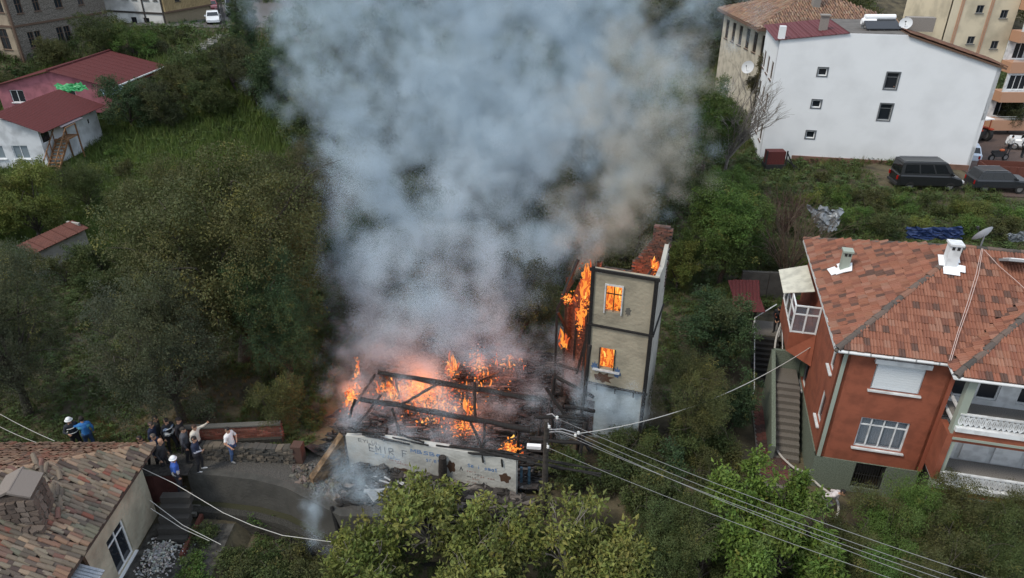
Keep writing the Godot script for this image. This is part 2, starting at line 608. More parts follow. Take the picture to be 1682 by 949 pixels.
func make_trees() -> void:
	var t := 0
	# --- big trees on the left
	px_tree("broadleaf_tree", "tallest dark broadleaf tree, its trunk standing at the left edge of the smoke", "tree", 400, 592, 248, 160, "olive", "small", {"low": 0.1, "lobes": 17, "trunk": 0.3, "turning": 0.05})
	px_tree("broadleaf_tree", "broad grey-green tree above the people gathered on the path", "tree", 300, 692, 446, 106, "grey", "small", {"low": 0.03, "lobes": 14})
	px_tree("broadleaf_tree", "dark dense tree beside the dry grass slope, behind the tiled roof", "tree", 48, 680, 410, 100, "grey", "small", {"low": 0.03, "lobes": 14})
	px_tree("broadleaf_tree", "dark tree growing behind the two men at the tiled roof", "tree", -90, 600, 400, 110, "dark", "small", {"low": 0.15})
	px_tree("broadleaf_tree", "small olive tree right of the brick wall, edged with smoke", "tree", 462, 702, 614, 52, "olive", "small", {"low": 0.1, "turning": 0.1})
	px_tree("broadleaf_tree", "slender dark tree between the tallest tree and the olive shrub", "tree", 478, 640, 400, 70, "deep", "small", {"low": 0.1, "gap": -0.05})
	px_tree("broadleaf_tree", "rounded grey-green tree close behind the brick wall", "tree", 330, 640, 520, 70, "grey", "small", {"low": 0.1})
	px_tree("broadleaf_tree", "olive tree at the lower edge of the meadow", "tree", 285, 430, 262, 82, "olive", "small", {"low": 0.1})
	px_tree("broadleaf_tree", "dark tree at the end of the meadow, half veiled by smoke", "tree", 505, 450, 225, 88, "brown", "small", {"low": 0.12, "gap": -0.03})
	px_tree("broadleaf_tree", "yellow-green tree beside the long shed", "tree", 62, 402, 262, 72, "lime", "broad", {"low": 0.1, "turning": 0.12})
	px_tree("broadleaf_tree", "dull green tree beyond the long shed", "tree", 150, 352, 262, 50, "mid", "small", {"low": 0.1})
	px_tree("broadleaf_tree", "lime-coloured bushy tree below the white house with wooden stairs", "tree", -5, 400, 285, 58, "lime", "broad", {"low": 0.08})
	for q in [[165, 452, 392, 48], [225, 470, 400, 52], [180, 520, 440, 60], [110, 470, 420, 46], [310, 500, 430, 55], [20, 470, 408, 52]]:
		px_tree("bramble_bush", "green bramble bush on the slope between the shed and the grey-green trees", "bush", q[0], q[1], q[2], q[3], "mid" if q[0] > 150 else "olive", "broad", {"low": 0.02, "lobes": 6, "group": "brambles below the shed"})
	for q in [[60, 305, 262, 26], [100, 310, 280, 26], [190, 262, 236, 17], [165, 300, 262, 24], [205, 300, 255, 20]]:
		px_tree("garden_bush", "low bush in the garden of the white house with wooden stairs", "bush", q[0], q[1], q[2], q[3], ["lime", "olive", "green"][t % 3], "broad", {"low": 0.02, "lobes": 5, "group": "bushes at the white house"})
		t += 1
	# --- upper left, round the old houses
	for q in [[175, 98, 18, 46, "mid", "leafy tree in front of the white timber mansion"], [222, 100, 36, 38, "green", "bright leafy tree between grey stone mansion and white mansion"], [97, 118, 58, 32, "olive", "olive shrub at the foot of the grey stone mansion"],
			[258, 92, 62, 22, "dark", "round dark bush behind the maroon roof"], [299, 68, 50, 12, "dark", "clipped round bush at the corner of the yellow wing"], [335, 152, 82, 52, "mid", "tree beside the terraced lawn"],
			[300, 175, 105, 44, "olive", "olive tree at the end of the pink house"], [392, 152, 52, 38, "dark", "dark tall shrub between lawn and smoke"], [408, 100, -20, 26, "deep", "tree by the street behind the smoke"],
			[222, 216, 124, 52, "deep", "dark tree at the corner of the white house with wooden stairs"], [272, 212, 128, 40, "dark", "dark tree in front of the pink house"], [345, 190, 130, 46, "mid", "tree at the upper edge of the meadow"],
			[425, 175, 95, 40, "dark", "tree where meadow and smoke meet"], [150, 175, 148, 16, "green", "low green shrub between the two maroon roofs"], [28, 172, 118, 20, "olive", "shrub by the white gable at the picture's side"], [290, 72, 58, 14, "mid", "small shrub near the yellow wing"]]:
		px_tree("garden_tree", q[5], "tree", q[0], q[1], q[2], q[3], q[4], "broad", {"low": 0.06, "lobes": 8})
	# --- the wood behind the smoke
	for q in [[565, 470, 300, 70, "brown"], [620, 520, 350, 70, "deep"], [700, 480, 300, 85, "mid"], [790, 470, 330, 75, "olive"], [870, 450, 260, 75, "mid"], [640, 400, 180, 90, "olive"], [760, 380, 190, 85, "olive"],
			[560, 300, 110, 85, "mid"], [860, 330, 130, 80, "deep"], [690, 270, 90, 85, "olive"], [950, 400, 230, 70, "olive"], [1010, 470, 300, 70, "olive"], [1050, 360, 170, 75, "mid"], [800, 240, 50, 80, "mid"], [500, 220, 60, 70, "deep"], [600, 190, 20, 70, "mid"], [980, 270, 80, 70, "mid"], [1110, 290, 120, 60, "green"], [720, 570, 440, 70, "brown"], [850, 560, 420, 70, "dark"], [620, 570, 470, 60, "dark"]]:
		px_tree("wood_tree", {"brown": "brownish", "deep": "deep green", "mid": "mid-green", "olive": "olive", "dark": "dark", "green": "bright green"}[q[4]] + " hazy tree in the wood behind the smoke", "tree", q[0], q[1], q[2], q[3], q[4], "broad", {"low": 0.1, "lobes": 10, "group": "trees behind the smoke", "turning": 0.06})
	px_tree("wood_tree", "yellowing tree standing out through the smoke behind the tower", "tree", 940, 330, 95, 56, "yellow", "broad", {"low": 0.1, "turning": 0.5, "gap": 0.0})
	# --- the wooded hillside at the top of the picture
	for k in 46:
		var x := -70.0 + 190.0 * fmod(k * 0.618, 1.0)
		var d := rng.randf_range(104, 190)
		if x < -24 and d < 118: continue
		if x > 44 and d < 124: d += 30
		tree("hillside_tree", ["mid-green", "olive", "dark", "deep green", "bright green"][k % 5] + " tree on the wooded hillside above the village", "tree", Vector3(x, terrain(x, -d), -d), rng.randf_range(8, 13), rng.randf_range(4.5, 7.0), ["mid", "olive", "dark", "deep", "green"][k % 5], "broad", {"low": 0.04, "cluster": 1.6, "lobes": 8, "group": "trees on the hillside"})
	for k in 22:
		var x := 12.0 + 46.0 * fmod(k * 0.618 + 0.1, 1.0)
		var d := rng.randf_range(86, 122)
		if x > 22 and x < 42 and d < 92: continue
		if x > 43: d += 22
		tree("hillside_tree", ["dark", "deep green", "olive"][k % 3] + " tree in the dark wood behind the white building", "tree", Vector3(x, terrain(x, -d), -d), rng.randf_range(7, 11), rng.randf_range(4.0, 6.0), ["dark", "deep", "olive"][k % 3], "broad", {"low": 0.04, "cluster": 1.4, "lobes": 8, "group": "wood behind the white building"})
	# --- right of the tower
	px_tree("broadleaf_tree", "full bright green tree behind the tower, touched by smoke", "tree", 1180, 468, 296, 72, "green", "broad", {"low": 0.06, "lobes": 12})
	px_tree("broadleaf_tree", "deep green tree leaning over the dark outside stairs", "tree", 1165, 610, 478, 68, "deep", "broad", {"low": 0.05, "lobes": 11})
	px_tree("broadleaf_tree", "tangled olive tree against the side of the tower", "tree", 1125, 720, 586, 68, "olive", "small", {"low": 0.06, "lobes": 11, "gap": -0.05})
	px_tree("broadleaf_tree", "deep green ivy-clad tree by the red pavers", "tree", 1195, 700, 600, 44, "deep", "broad", {"low": 0.04})
	px_tree("broadleaf_tree", "yellow-green shrub between the tower and the bright green tree", "bush", 1112, 478, 388, 34, "lime", "broad", {"low": 0.04})
	px_tree("broadleaf_tree", "tall tree beside the old tiled house behind the white building", "tree", 1212, 150, 4, 34, "mid", "broad", {"low": 0.06})
	px_tree("broadleaf_tree", "green tree left of the leafless tree", "tree", 1150, 285, 130, 46, "green", "broad", {"low": 0.06})
	px_tree("broadleaf_tree", "russet-tinged tree against the left wall of the white building", "tree", 1238, 220, 70, 22, "brown", "broad", {"low": 0.1, "turning": 0.2})
	px_tree("broadleaf_tree", "light green tree below the leafless tree", "tree", 1180, 345, 270, 42, "green", "broad", {"low": 0.04})
	bare_tree("leafless_tree", "leafless grey tree fanning out beside the white building", on_ground(1192, 284), rise(on_ground(1192, 284), 138) - on_ground(1192, 284).y, metres(62, on_ground(1192, 284)), "grey_bark", Color(0.30, 0.27, 0.24), 26)
	bare_tree("leafless_shrub", "leafless brown shrub behind the small maroon roof", on_ground(1285, 478), 5.2, 1.9, "brown_bark", Color(0.17, 0.125, 0.085), 20)
	bare_tree("leafless_shrub", "thicket of bare reddish stems near the silver tarpaulin", on_ground(1285, 395), 3.4, 1.6, "red_bark", Color(0.15, 0.085, 0.07), 22)
	t = 0
	for q in [[1225, 330, 300, 34], [1270, 330, 300, 32], [1320, 335, 304, 34], [1370, 330, 300, 34], [1420, 345, 305, 40], [1475, 345, 322, 32], [1530, 350, 316, 34], [1590, 360, 328, 38], [1650, 365, 335, 34], [1290, 390, 340, 30], [1400, 385, 335, 36], [1455, 392, 350, 34], [1515, 385, 356, 26], [1570, 388, 350, 36], [1640, 392, 352, 36], [1230, 400, 345, 34], [1250, 440, 385, 34], [1300, 440, 400, 28], [1220, 290, 268, 20], [1345, 300, 282, 18]]:
		px_tree("garden_bush", ["bright green shrub", "dull green shrub", "yellow-green shrub", "bright green shrub", "olive shrub"][t % 5] + " in the overgrown garden below the white building", "bush", q[0], q[1], q[2], q[3], ["green", "mid", "lime", "green", "olive"][t % 5], "broad", {"low": 0.02, "lobes": 6, "group": "shrubs in the overgrown garden"})
		t += 1
	px_tree("garden_tree", "dark shrub beside the tractor and the cream apartment block", "bush", 1652, 218, 158, 26, "dark", "broad", {"low": 0.05})
	px_tree("garden_tree", "slim pale green sapling in front of the cream apartment block", "tree", 1572, 130, 40, 14, "green", "broad", {"low": 0.2, "gap": 0.05})
	px_tree("garden_tree", "sapling behind the roof of the white building", "tree", 1528, 110, 22, 16, "lime", "broad", {"low": 0.2, "gap": 0.0})
	# --- in front of the burning house, below the camera
	top_tree("walnut_tree", "sunlit yellow-green tree in front of the rubble heap", "tree", 690, 786, 2.6, 92, "walnut", "large", {"dens": 0.7, "gap_freq": 0.7, "low": 0.15, "lobe": 0.66, "lobes": 24, "gap": 0.06, "cluster": 0.6, "bark": "pale_bark", "turning": 0.1})
	top_tree("walnut_tree", "sunlit yellow-green tree in front of the burnt wall's foot", "tree", 810, 822, 2.4, 74, "walnut", "large", {"dens": 0.7, "gap_freq": 0.7, "low": 0.15, "lobe": 0.66, "lobes": 18, "gap": 0.04, "cluster": 0.56, "bark": "pale_bark", "turning": 0.1})
	top_tree("walnut_tree", "sunlit yellow-green tree under the power lines", "tree", 940, 800, 2.8, 84, "walnut", "large", {"dens": 0.7, "gap_freq": 0.7, "low": 0.15, "lobe": 0.66, "lobes": 22, "gap": 0.04, "cluster": 0.6, "bark": "pale_bark", "turning": 0.12})
	top_tree("walnut_tree", "low sunlit tree by the scorched kerb", "tree", 590, 870, 2.0, 86, "lime", "large", {"dens": 0.7, "gap_freq": 0.7, "low": 0.12, "lobe": 0.66, "lobes": 18, "cluster": 0.56, "bark": "pale_bark"})
	top_tree("walnut_tree", "low yellow-green tree between two taller sunlit trees", "tree", 770, 905, 2.0, 80, "walnut", "large", {"dens": 0.7, "gap_freq": 0.7, "low": 0.1, "lobe": 0.66, "lobes": 16, "cluster": 0.56, "bark": "pale_bark"})
	top_tree("walnut_tree", "yellow-green tree with bare white twigs among the power lines", "tree", 1040, 862, 2.4, 70, "walnut", "large", {"dens": 0.7, "gap_freq": 0.7, "low": 0.1, "lobe": 0.66, "lobes": 16, "cluster": 0.56, "bark": "pale_bark", "turning": 0.1})
	top_tree("broadleaf_tree", "full mid-green tree under the power lines", "tree", 1135, 828, 2.6, 95, "mid", "small", {"low": 0.08, "lobes": 12})
	top_tree("broadleaf_tree", "green tree between the full tree and the light green young trees", "tree", 1085, 790, 2.2, 62, "mid", "broad", {"low": 0.08, "lobes": 10})
	for q in [[1200, 752, 22, 3.4], [1232, 778, 20, 3.2], [1252, 738, 22, 3.6], [1296, 758, 24, 3.4], [1322, 772, 20, 3.2], [1274, 800, 26, 3.1], [1345, 806, 26, 3.0], [1225, 830, 28, 3.0], [1300, 852, 32, 2.8], [1180, 818, 24, 2.9], [1372, 862, 30, 2.6], [1250, 890, 34, 2.6], [1350, 900, 34, 2.4]]:
		top_tree("maple_tree", "upright light green young tree in front of the orange house's steps", "tree", q[0], q[1], q[3], q[2], "maple", "large", {"low": 0.06, "lobes": 12, "cluster": 0.5, "group": "young trees before the steps", "gap": -0.02, "dens": 0.8})
	t = 0
	for q in [[1440, 822, 72, 1.4], [1505, 800, 78, 1.7], [1575, 800, 74, 1.7], [1640, 838, 80, 1.4], [1400, 880, 62, 1.2], [1480, 890, 84, 1.4], [1570, 890, 84, 1.5], [1665, 905, 70, 1.2], [1700, 800, 50, 1.4]]:
		top_tree("hedge_shrub", ["dense olive shrub", "leafy bright green shrub", "dense olive shrub", "dull green shrub"][t % 4] + " in front of the orange house's ground floor", "bush", q[0], q[1], q[3], q[2], ["olive", "green", "olive", "mid"][t % 4], "small", {"low": 0.04, "lobes": 9, "group": "shrubs before the orange house", "gap": -0.08})
		t += 1
	top_tree("broadleaf_tree", "green bush at the foot of the wooden pole", "bush", 930, 742, 1.4, 40, "mid", "broad", {"low": 0.03})
	top_tree("broadleaf_tree", "dark bush in front of the tower's smoking ground floor", "bush", 1030, 712, 1.6, 54, "mid", "small", {"low": 0.03, "gap": 0.0})
	top_tree("broadleaf_tree", "mid-green bush under the power lines", "bush", 985, 762, 1.0, 54, "mid", "broad", {"low": 0.03})
	top_tree("broadleaf_tree", "leafy green shrub between pole and red paved steps", "bush", 1090, 736, 1.2, 48, "deep", "broad", {"low": 0.03})
	for q in [[1062, 694, 44, 1.2], [1182, 704, 40, 0.6], [1216, 742, 32, 0.4], [1118, 706, 46, 1.4], [1050, 752, 44, 1.0], [1170, 780, 40, 0.8], [1006, 716, 36, 1.2]]:
		top_tree("tangled_bush", "tangled green bush in the thicket between the tower and the red pavers", "bush", q[0], q[1], q[3], q[2], "mid" if q[0] % 4 else "olive", "broad", {"low": 0.02, "lobes": 7, "group": "thicket by the tower"})
	top_tree("broadleaf_tree", "olive bush below the dark outside stairs", "bush", 1150, 752, 0.9, 46, "olive", "small", {"low": 0.03})
	t = 0
	for q in [[345, 868, 36], [420, 850, 30], [470, 888, 40], [395, 905, 46], [330, 925, 40], [520, 922, 44], [450, 930, 40], [300, 945, 30]]:
		top_tree("yard_shrub", ["dull green", "bright green", "olive"][t % 3] + " leafy shrub in the sunken garden below the path", "bush", q[0], q[1], -1.0, q[2], ["mid", "green", "olive"][t % 3], "broad", {"low": 0.02, "lobes": 6, "group": "shrubs in the sunken garden"})
		t += 1
	# --- grass and weeds
	scatter("meadow_grass", "long green meadow grass on the slope below the pink house", "grass", "grass", 26000, 40, 82, Color(0.10, 0.145, 0.034), 1.6, func(x, z): return x < -9 and x > -52 and open_ground(x, z))
	scatter("wild_grass", "wild grass over the gardens and slopes", "grass", "grass", 36000, 15, 120, Color(0.09, 0.115, 0.036), 1.25, open_ground)
	scatter("ground_weeds", "low leafy weeds over the gardens and slopes", "weeds", "weed", 42000, 14, 120, Color(0.062, 0.096, 0.03), 0.95, open_ground)
	scatter("dry_grass", "dry straw-coloured grass on the bare slope behind the brick wall", "grass", "grass", 9000, 22.5, 29, Color(0.23, 0.17, 0.075), 0.8, func(x, z): return x < -12 and x > -19 and open_ground(x, z))

# ---------------------------------------------------------------- building parts
func window(parent: Node, o: Vector3, u: Vector3, w: Vector3, wide: float, high: float, uprights: Array, rails: Array, frame: Material, glass: Material, inset := 0.08, fw := 0.06) -> MeshInstance3D:
	var s := Shape.new()
	var b := Basis(u, Vector3.UP, w)
	var mid := o + u * wide / 2 + Vector3.UP * high / 2 - w * inset
	for e in [-1, 1]:
		s.box(mid + u * e * (wide - fw) / 2, Vector3(fw, high - 0.004, 0.07), b)
		s.box(mid + Vector3.UP * e * (high - fw) / 2, Vector3(wide - 2 * fw, fw, 0.066), b)
	for k in uprights: s.box(o + u * wide * k + Vector3.UP * high / 2 - w * inset, Vector3(fw * 0.8, high - 2 * fw, 0.06), b)
	for k in rails: s.box(o + u * wide / 2 + Vector3.UP * high * k - w * inset, Vector3(wide - 2 * fw, fw * 0.8, 0.054), b)
	var f := part("window", s, frame, parent)
	var g := Shape.new()
	g.box(mid - w * 0.01, Vector3(wide - fw, high - fw, 0.012), b)
	part("pane", g, glass, f)
	return f

func facade(parent: Node, called: String, o: Vector3, u: Vector3, w: Vector3, wide: float, high: float, openings: Array, m: Material, frame: Material, glass: Material, thick := 0.25, top := [], uprights := [0.5], rails := [], sill := true) -> void:
	var s := Shape.new()
	var holes := []
	for k in openings: holes.append(Rect2(k[0], k[1], k[2], k[3]))
	s.wall(o, u, w, wide, high, holes, thick, top)
	part(called, s, m, parent)
	for k in openings:
		var f := window(parent, o + u * k[0] + Vector3.UP * k[1], u, w, k[2], k[3], uprights, rails, frame, glass, 0.1)
		if sill:
			var sl := Shape.new()
			sl.box(o + u * (k[0] + k[2] / 2) + Vector3.UP * (k[1] - 0.035) + w * 0.03, Vector3(k[2] + 0.16, 0.06, 0.16), Basis(u, Vector3.UP, w))
			part("sill", sl, frame, f)

func tile_mesh(kind: String, m: Material) -> Mesh:
	var s := Shape.new()
	if kind == "barrel":       # length along -z (up the slope), lower end at z = 0
		var seg := 5
		for k in seg:
			var a := PI * k / seg; var b := PI * (k + 1) / seg
			var p := []
			for q in [[a, 0.09, 0.0], [b, 0.09, 0.0], [b, 0.075, -0.42], [a, 0.075, -0.42]]: p.append(Vector3(-cos(q[0]) * q[1], sin(q[0]) * q[1], q[2]))
			s.quad(p[0], p[1], p[2], p[3], p[0] + p[1] + Vector3(0, 0.01, -(p[0] + p[1]).z))
			s.quad(p[0], p[1], p[1] * 0.82, p[0] * 0.82, Vector3(0, 0, 1))
	else:
		var xs := [-0.118, -0.085, -0.045, -0.01, 0.03, 0.07, 0.105, 0.118]
		var ys := [0.0, 0.05, 0.05, 0.004, 0.046, 0.046, 0.004, 0.004]
		for k in xs.size() - 1:
			var p := Vector3(xs[k], ys[k] + 0.055, 0); var q := Vector3(xs[k + 1], ys[k + 1] + 0.055, 0)
			var back := Vector3(0, -0.055, -0.36)
			s.quad(p, q, q + back, p + back, Vector3.UP + Vector3(p.y - q.y, 0, 0))
			s.quad(p, q, Vector3(q.x, 0, 0), Vector3(p.x, 0, 0), Vector3(0, 0, 1))
	return s.mesh(m)

func roof_face(list: Array, o: Vector3, u: Vector3, up: Vector3, outline: PackedVector2Array, tw: float, tl: float, rough := 0.02) -> void:
	var n := up.cross(u).normalized()
	if n.y < 0: n = -n
	var lo := Vector2.INF; var hi := -Vector2.INF
	for p in outline:
		lo = lo.min(p); hi = hi.max(p)
	var row := 0
	var v := lo.y
	while v < hi.y:
		var x := lo.x + tw * 0.5
		while x < hi.x:
			if Geometry2D.is_point_in_polygon(Vector2(x, v + tl * 0.5), outline):
				var b := Basis(u, n, u.cross(n)) if u.cross(n).dot(up) < 0 else Basis(-u, n, -u.cross(n))
				b = b * Basis(Vector3.RIGHT, 0.11 + rng.randfn() * rough) * Basis(Vector3.UP, rng.randfn() * rough * 1.3) * Basis(Vector3.BACK, rng.randfn() * rough)
				list.append(Transform3D(b, o + u * (x + rng.randfn() * rough * 0.3) + up * (v + rng.randfn() * rough * 0.6) + n * (0.03 + absf(rng.randfn()) * rough * 0.4)))
			x += tw
		v += tl
		row += 1

func lay_tiles(parent: Node, kind: String, list: Array, tones: Array, key: String, most := 300) -> void:
	var eye := Vector3(0, EYE, 0)
	list.sort_custom(func(a, b): return a.origin.distance_squared_to(eye) < b.origin.distance_squared_to(eye))
	var made := []
	for k in tones.size(): made.append(tile_mesh(kind, mat("%s_%d" % [key, k], tones[k], 0.92, "fine", 2.2)))
	for k in mini(most, list.size()): piece("tile", made[pick(tones.size())], parent, list[k])
	var rest := list.slice(most); var tints := []
	for k in rest.size(): tints.append(jit(tones[pick(tones.size())], 0.08))
	if rest: copies("tiles", tile_mesh(kind, tinted("tile_tint", 0.92, "fine", 2.2)), rest, tints, parent)

func pick(n: int) -> int:       # favours the first tones
	return mini(n - 1, int(n * pow(rng.randf(), 1.5)))

func cap_tiles(parent: Node, a: Vector3, b: Vector3, tones: Array, key: String, size := 1.4) -> void:
	var d := (b - a).normalized()
	var n := int((b - a).length() / (0.33 * size))
	var made := []
	for k in tones.size(): made.append(tile_mesh("barrel", mat("%s_%d" % [key, k], tones[k], 0.92, "fine", 2.2)))
	var side := d.cross(Vector3.UP).normalized()
	var basis := Basis(side, side.cross(d), -d).scaled_local(Vector3(size, size, size))
	for k in n: piece("ridge_tile", made[pick(tones.size())], parent, Transform3D(basis * Basis(Vector3.UP, rng.randfn() * 0.04), a + d * (k * 0.33 * size) + Vector3.UP * (0.02 + rng.randf() * 0.02)))

func sheet_roof(parent: Node, called: String, o: Vector3, u: Vector3, up: Vector3, n: Vector3, wide: float, long: float, sheets: int, m: Material, rib := 0.25) -> void:
	var each := wide / sheets
	for k in sheets:
		var s := Shape.new()
		var base := o + n * (0.004 * (k % 2))
		var x := k * each + 0.003
		while x < (k + 1) * each - 0.01:
			var x1 := minf(x + rib * 0.7, (k + 1) * each - 0.003); var x2 := minf(x + rib, (k + 1) * each - 0.003)
			var pr := [[x, 0.0], [x1, 0.0], [(x1 * 2 + x2) / 3, 0.035], [(x1 + x2 * 2) / 3, 0.035], [x2, 0.0]]
			for j in 4:
				var a: Vector3 = base + u * pr[j][0] + n * pr[j][1]; var b: Vector3 = base + u * pr[j + 1][0] + n * pr[j + 1][1]
				s.quad(a, b, b + up * long, a + up * long, n)
			x += rib
		s.box(base + u * (k + 0.5) * each + up * long / 2 - n * 0.02, Vector3(each - 0.004, 0.025, long), Basis(u, n, u.cross(n)))
		part(called, s, m, parent)

const CLAY := [Color(0.35, 0.145, 0.09), Color(0.33, 0.13, 0.08), Color(0.38, 0.165, 0.105), Color(0.30, 0.12, 0.075), Color(0.38, 0.19, 0.13), Color(0.24, 0.10, 0.066), Color(0.15, 0.08, 0.06)]
const OLD_CLAY := [Color(0.33, 0.20, 0.13), Color(0.28, 0.16, 0.11), Color(0.37, 0.26, 0.18), Color(0.22, 0.14, 0.105), Color(0.30, 0.11, 0.075), Color(0.17, 0.13, 0.105), Color(0.42, 0.31, 0.21), Color(0.11, 0.08, 0.068)]
const LICHEN := [Color(0.24, 0.19, 0.14), Color(0.20, 0.16, 0.12), Color(0.29, 0.24, 0.18), Color(0.15, 0.12, 0.095), Color(0.25, 0.13, 0.10), Color(0.19, 0.18, 0.13)]

func make_houses() -> void:
	var dark_glass := mat("dark_glass", Color(0.018, 0.022, 0.028), 0.06)
	var white_frame := mat("white_frame", Color(0.74, 0.76, 0.77), 0.5)
	old_tiled_house(dark_glass, white_frame)
	orange_house(dark_glass, white_frame)
	white_building(dark_glass, white_frame)
	cream_block(dark_glass, white_frame)
	upper_left_houses(dark_glass, white_frame)
	sheds()

# --- the old house with barrel tiles, close below the camera
func old_tiled_house(glass: Material, frame: Material) -> void:
	var h := thing("old_tiled_house", "old cream house with weathered barrel-tile roof beside the sunken yard", "house", Vector3(-16.5, -2.7, -16))
	var inv := h.transform.affine_inverse()
	var at := func(x, y, z): return inv * Vector3(x, y, z)
	var plaster := mat("cream_plaster", Color(0.50, 0.455, 0.345), 0.93, "stain", 0.22, 0.5)
	var ex := -13.8; var ez := -20.85; var eh := 1.7; var k := 0.5
	# walls: the right-hand one with its window, and the far one
	var wx := -14.3
	facade(h, "wall", at.call(wx, -2.7, -11.0), Vector3(0, 0, -1), Vector3.RIGHT, 9.4, 4.35, [[6.35, 1.25, 1.15, 1.75]], plaster, frame, glass, 0.3, [], [0.5], [0.78])
	var s := Shape.new()
	s.wall(at.call(-22.4, -2.7, -20.4), Vector3.RIGHT, Vector3(0, 0, -1), 8.098, 4.35, [], 0.3)
	part("wall", s, plaster, h)
	s = Shape.new()
	s.wall(at.call(wx + 0.06, -2.7, -13.3), Vector3(0, 0, -1), Vector3.RIGHT, 2.6, 2.4, [], 0.05)
	part("patched_plaster", s, mat("pale_patch", Color(0.55, 0.55, 0.53), 0.9, "stain", 0.5), h)
	# dark timber post and the streak of bare wall below the roof
	s = Shape.new()
	s.slab(at.call(wx + 0.09, -2.6, -16.3), at.call(wx + 0.09, 1.3, -16.0), 0.16, 0.12)
	part("timber_post", s, mat("old_wood", Color(0.10, 0.065, 0.04), 0.95, "grain", 1.2), h)
	# roof deck
	var roof := Shape.new()
	var run := 5.2
	var a: Vector3 = at.call(ex, eh, ez); var b: Vector3 = at.call(ex, eh, -10.0)
	var hip: Vector3 = at.call(ex - run, eh + k * run, ez + run); var ridge: Vector3 = at.call(ex - run, eh + k * run, -10.0)
	var c: Vector3 = at.call(ex - 2 * run, eh, ez); var dd: Vector3 = at.call(ex - 2 * run, eh, -10.0)
	for q in [[a, b, ridge, hip], [a, c, hip, hip], [c, dd, ridge, hip]]:
		roof.quad(q[0], q[1], q[2], q[3], Vector3.UP)
		var lower := Vector3.DOWN * 0.14
		roof.quad(q[0] + lower, q[1] + lower, q[2] + lower, q[3] + lower, Vector3.DOWN)
		roof.quad(q[0], q[1], q[1] + lower, q[0] + lower, (q[0] + q[1]) / 2 - hip)
	var deck := part("roof", roof, mat("roof_deck", Color(0.07, 0.05, 0.04), 0.95), h)
	var slope := sqrt(1 + k * k)
	var tiles := []
	# right-hand face: eave runs towards the camera, tiles climb to the left
	roof_face(tiles, a, Vector3.BACK, Vector3(-1, k, 0).normalized(), PackedVector2Array([Vector2(0.0, 0), Vector2(9.0, 0), Vector2(9.0, run * slope), Vector2(run, run * slope)]), 0.165, 0.29, 0.05)
	lay_tiles(deck, "barrel", tiles, LICHEN + OLD_CLAY, "lichen_tile")
	# far face: eave along the far wall, tiles climb towards the camera
	tiles = []
	roof_face(tiles, a, Vector3.LEFT, Vector3(0, k, 1).normalized(), PackedVector2Array([Vector2(0.0, 0), Vector2(2 * run, 0), Vector2(run, run * slope)]), 0.165, 0.30, 0.04)
	var tints := []
	for q in tiles.size(): tints.append(jit(OLD_CLAY[pick(OLD_CLAY.size())], 0.1).lerp(Color(0.40, 0.22, 0.13), 0.35))
	copies("tiles", tile_mesh("barrel", tinted("tile_tint", 0.92, "fine", 2.2)), tiles, tints, deck)
	cap_tiles(deck, a, hip, [Color(0.44, 0.29, 0.19), Color(0.40, 0.27, 0.18), Color(0.48, 0.34, 0.24)], "hip_tile", 1.5)
	# broken valley where loose tiles lie across the slope
	for q in 26:
		var t := rng.randf()
		var v := Vector3(-1.0 - t * 1.5 + rng.randfn() * 0.12, 0, 4.2 - t * 1.6 + rng.randfn() * 0.12)
		piece("loose_tile", tile_mesh("barrel", mat("lichen_tile_%d" % (q % 5))), deck, Transform3D(Basis(Vector3.UP, rng.randf_range(0.2, 1.3)) * Basis(Vector3.RIGHT, 0.3), a + v + Vector3.UP * (-v.x * k + 0.11 + rng.randf() * 0.05)))
	# chimney with sloping slabs
	var base := on(48, 838, 2.75)
	var ch := Shape.new()
	var cb := turned(0.2)
	ch.box(inv * (base + Vector3(0, 0.3, 0)), Vector3(1.05, 1.5, 0.95), cb)
	var chim := part("chimney", ch, mat("chimney_stone", Color(0.17, 0.13, 0.105), 0.95, "speck", 0.8, 1.0), h)
	for course in 6:
		for side in [[0, 0, 1], [1, 0, 0]]:
			for j in 4:
				var sn := Shape.new()
				var out := Vector3(side[0], 0, side[2])
				var run2 := Vector3(side[2], 0, side[0])
				var p := []
				for c8 in [[-1, -1, -1], [1, -1, -1], [1, -1, 1], [-1, -1, 1], [-1, 1, -1], [1, 1, -1], [1, 1, 1], [-1, 1, 1]]:
					p.append(Vector3(c8[0] * 0.13, c8[1] * 0.11, c8[2] * 0.13) * Vector3(rng.randf_range(0.7, 1.05), rng.randf_range(0.7, 1.05), rng.randf_range(0.7, 1.05)))
				sn.hexa(p)
				piece("stone", sn.mesh(mat("chimney_stone_%d" % (j % 3), [Color(0.20, 0.15, 0.12), Color(0.14, 0.105, 0.085), Color(0.25, 0.2, 0.165)][j % 3], 0.95, "fine", 1.5)), chim, Transform3D(cb, inv * (base + cb * (out * 0.46 + run2 * (-0.4 + 0.265 * j + 0.06 * (course % 2)) + Vector3.UP * (-0.3 + 0.215 * course)))))
	for e in [-1, 1]:
		var sl := Shape.new()
		sl.box(inv * (base + Vector3(e * 0.27, 1.18, 0)), Vector3(0.66, 0.07, 1.1), cb * Basis(Vector3.BACK, -e * 0.45))
		part("cap_slab", sl, mat("grey_slab", Color(0.27, 0.23, 0.20), 0.9, "fine", 1.5), chim)
	for q in 7:
		var sl := Shape.new()
		sl.box(inv * (base + Vector3(rng.randf_range(-0.7, 0.7), -0.15, 0.55 + rng.randf() * 0.25)), Vector3(0.28, 0.16, 0.2), turn_any())
		part("stone", sl, mats["chimney_stone"], chim)
	# corrugated sheet over the near corner
	var low := Shape.new()
	low.box(at.call(-14.1, 0.35, -13.6), Vector3(1.9, 1.3, 2.6))
	part("lean_to", low, mat("dark_boards", Color(0.05, 0.045, 0.04), 0.9, "grain", 1.0), h)
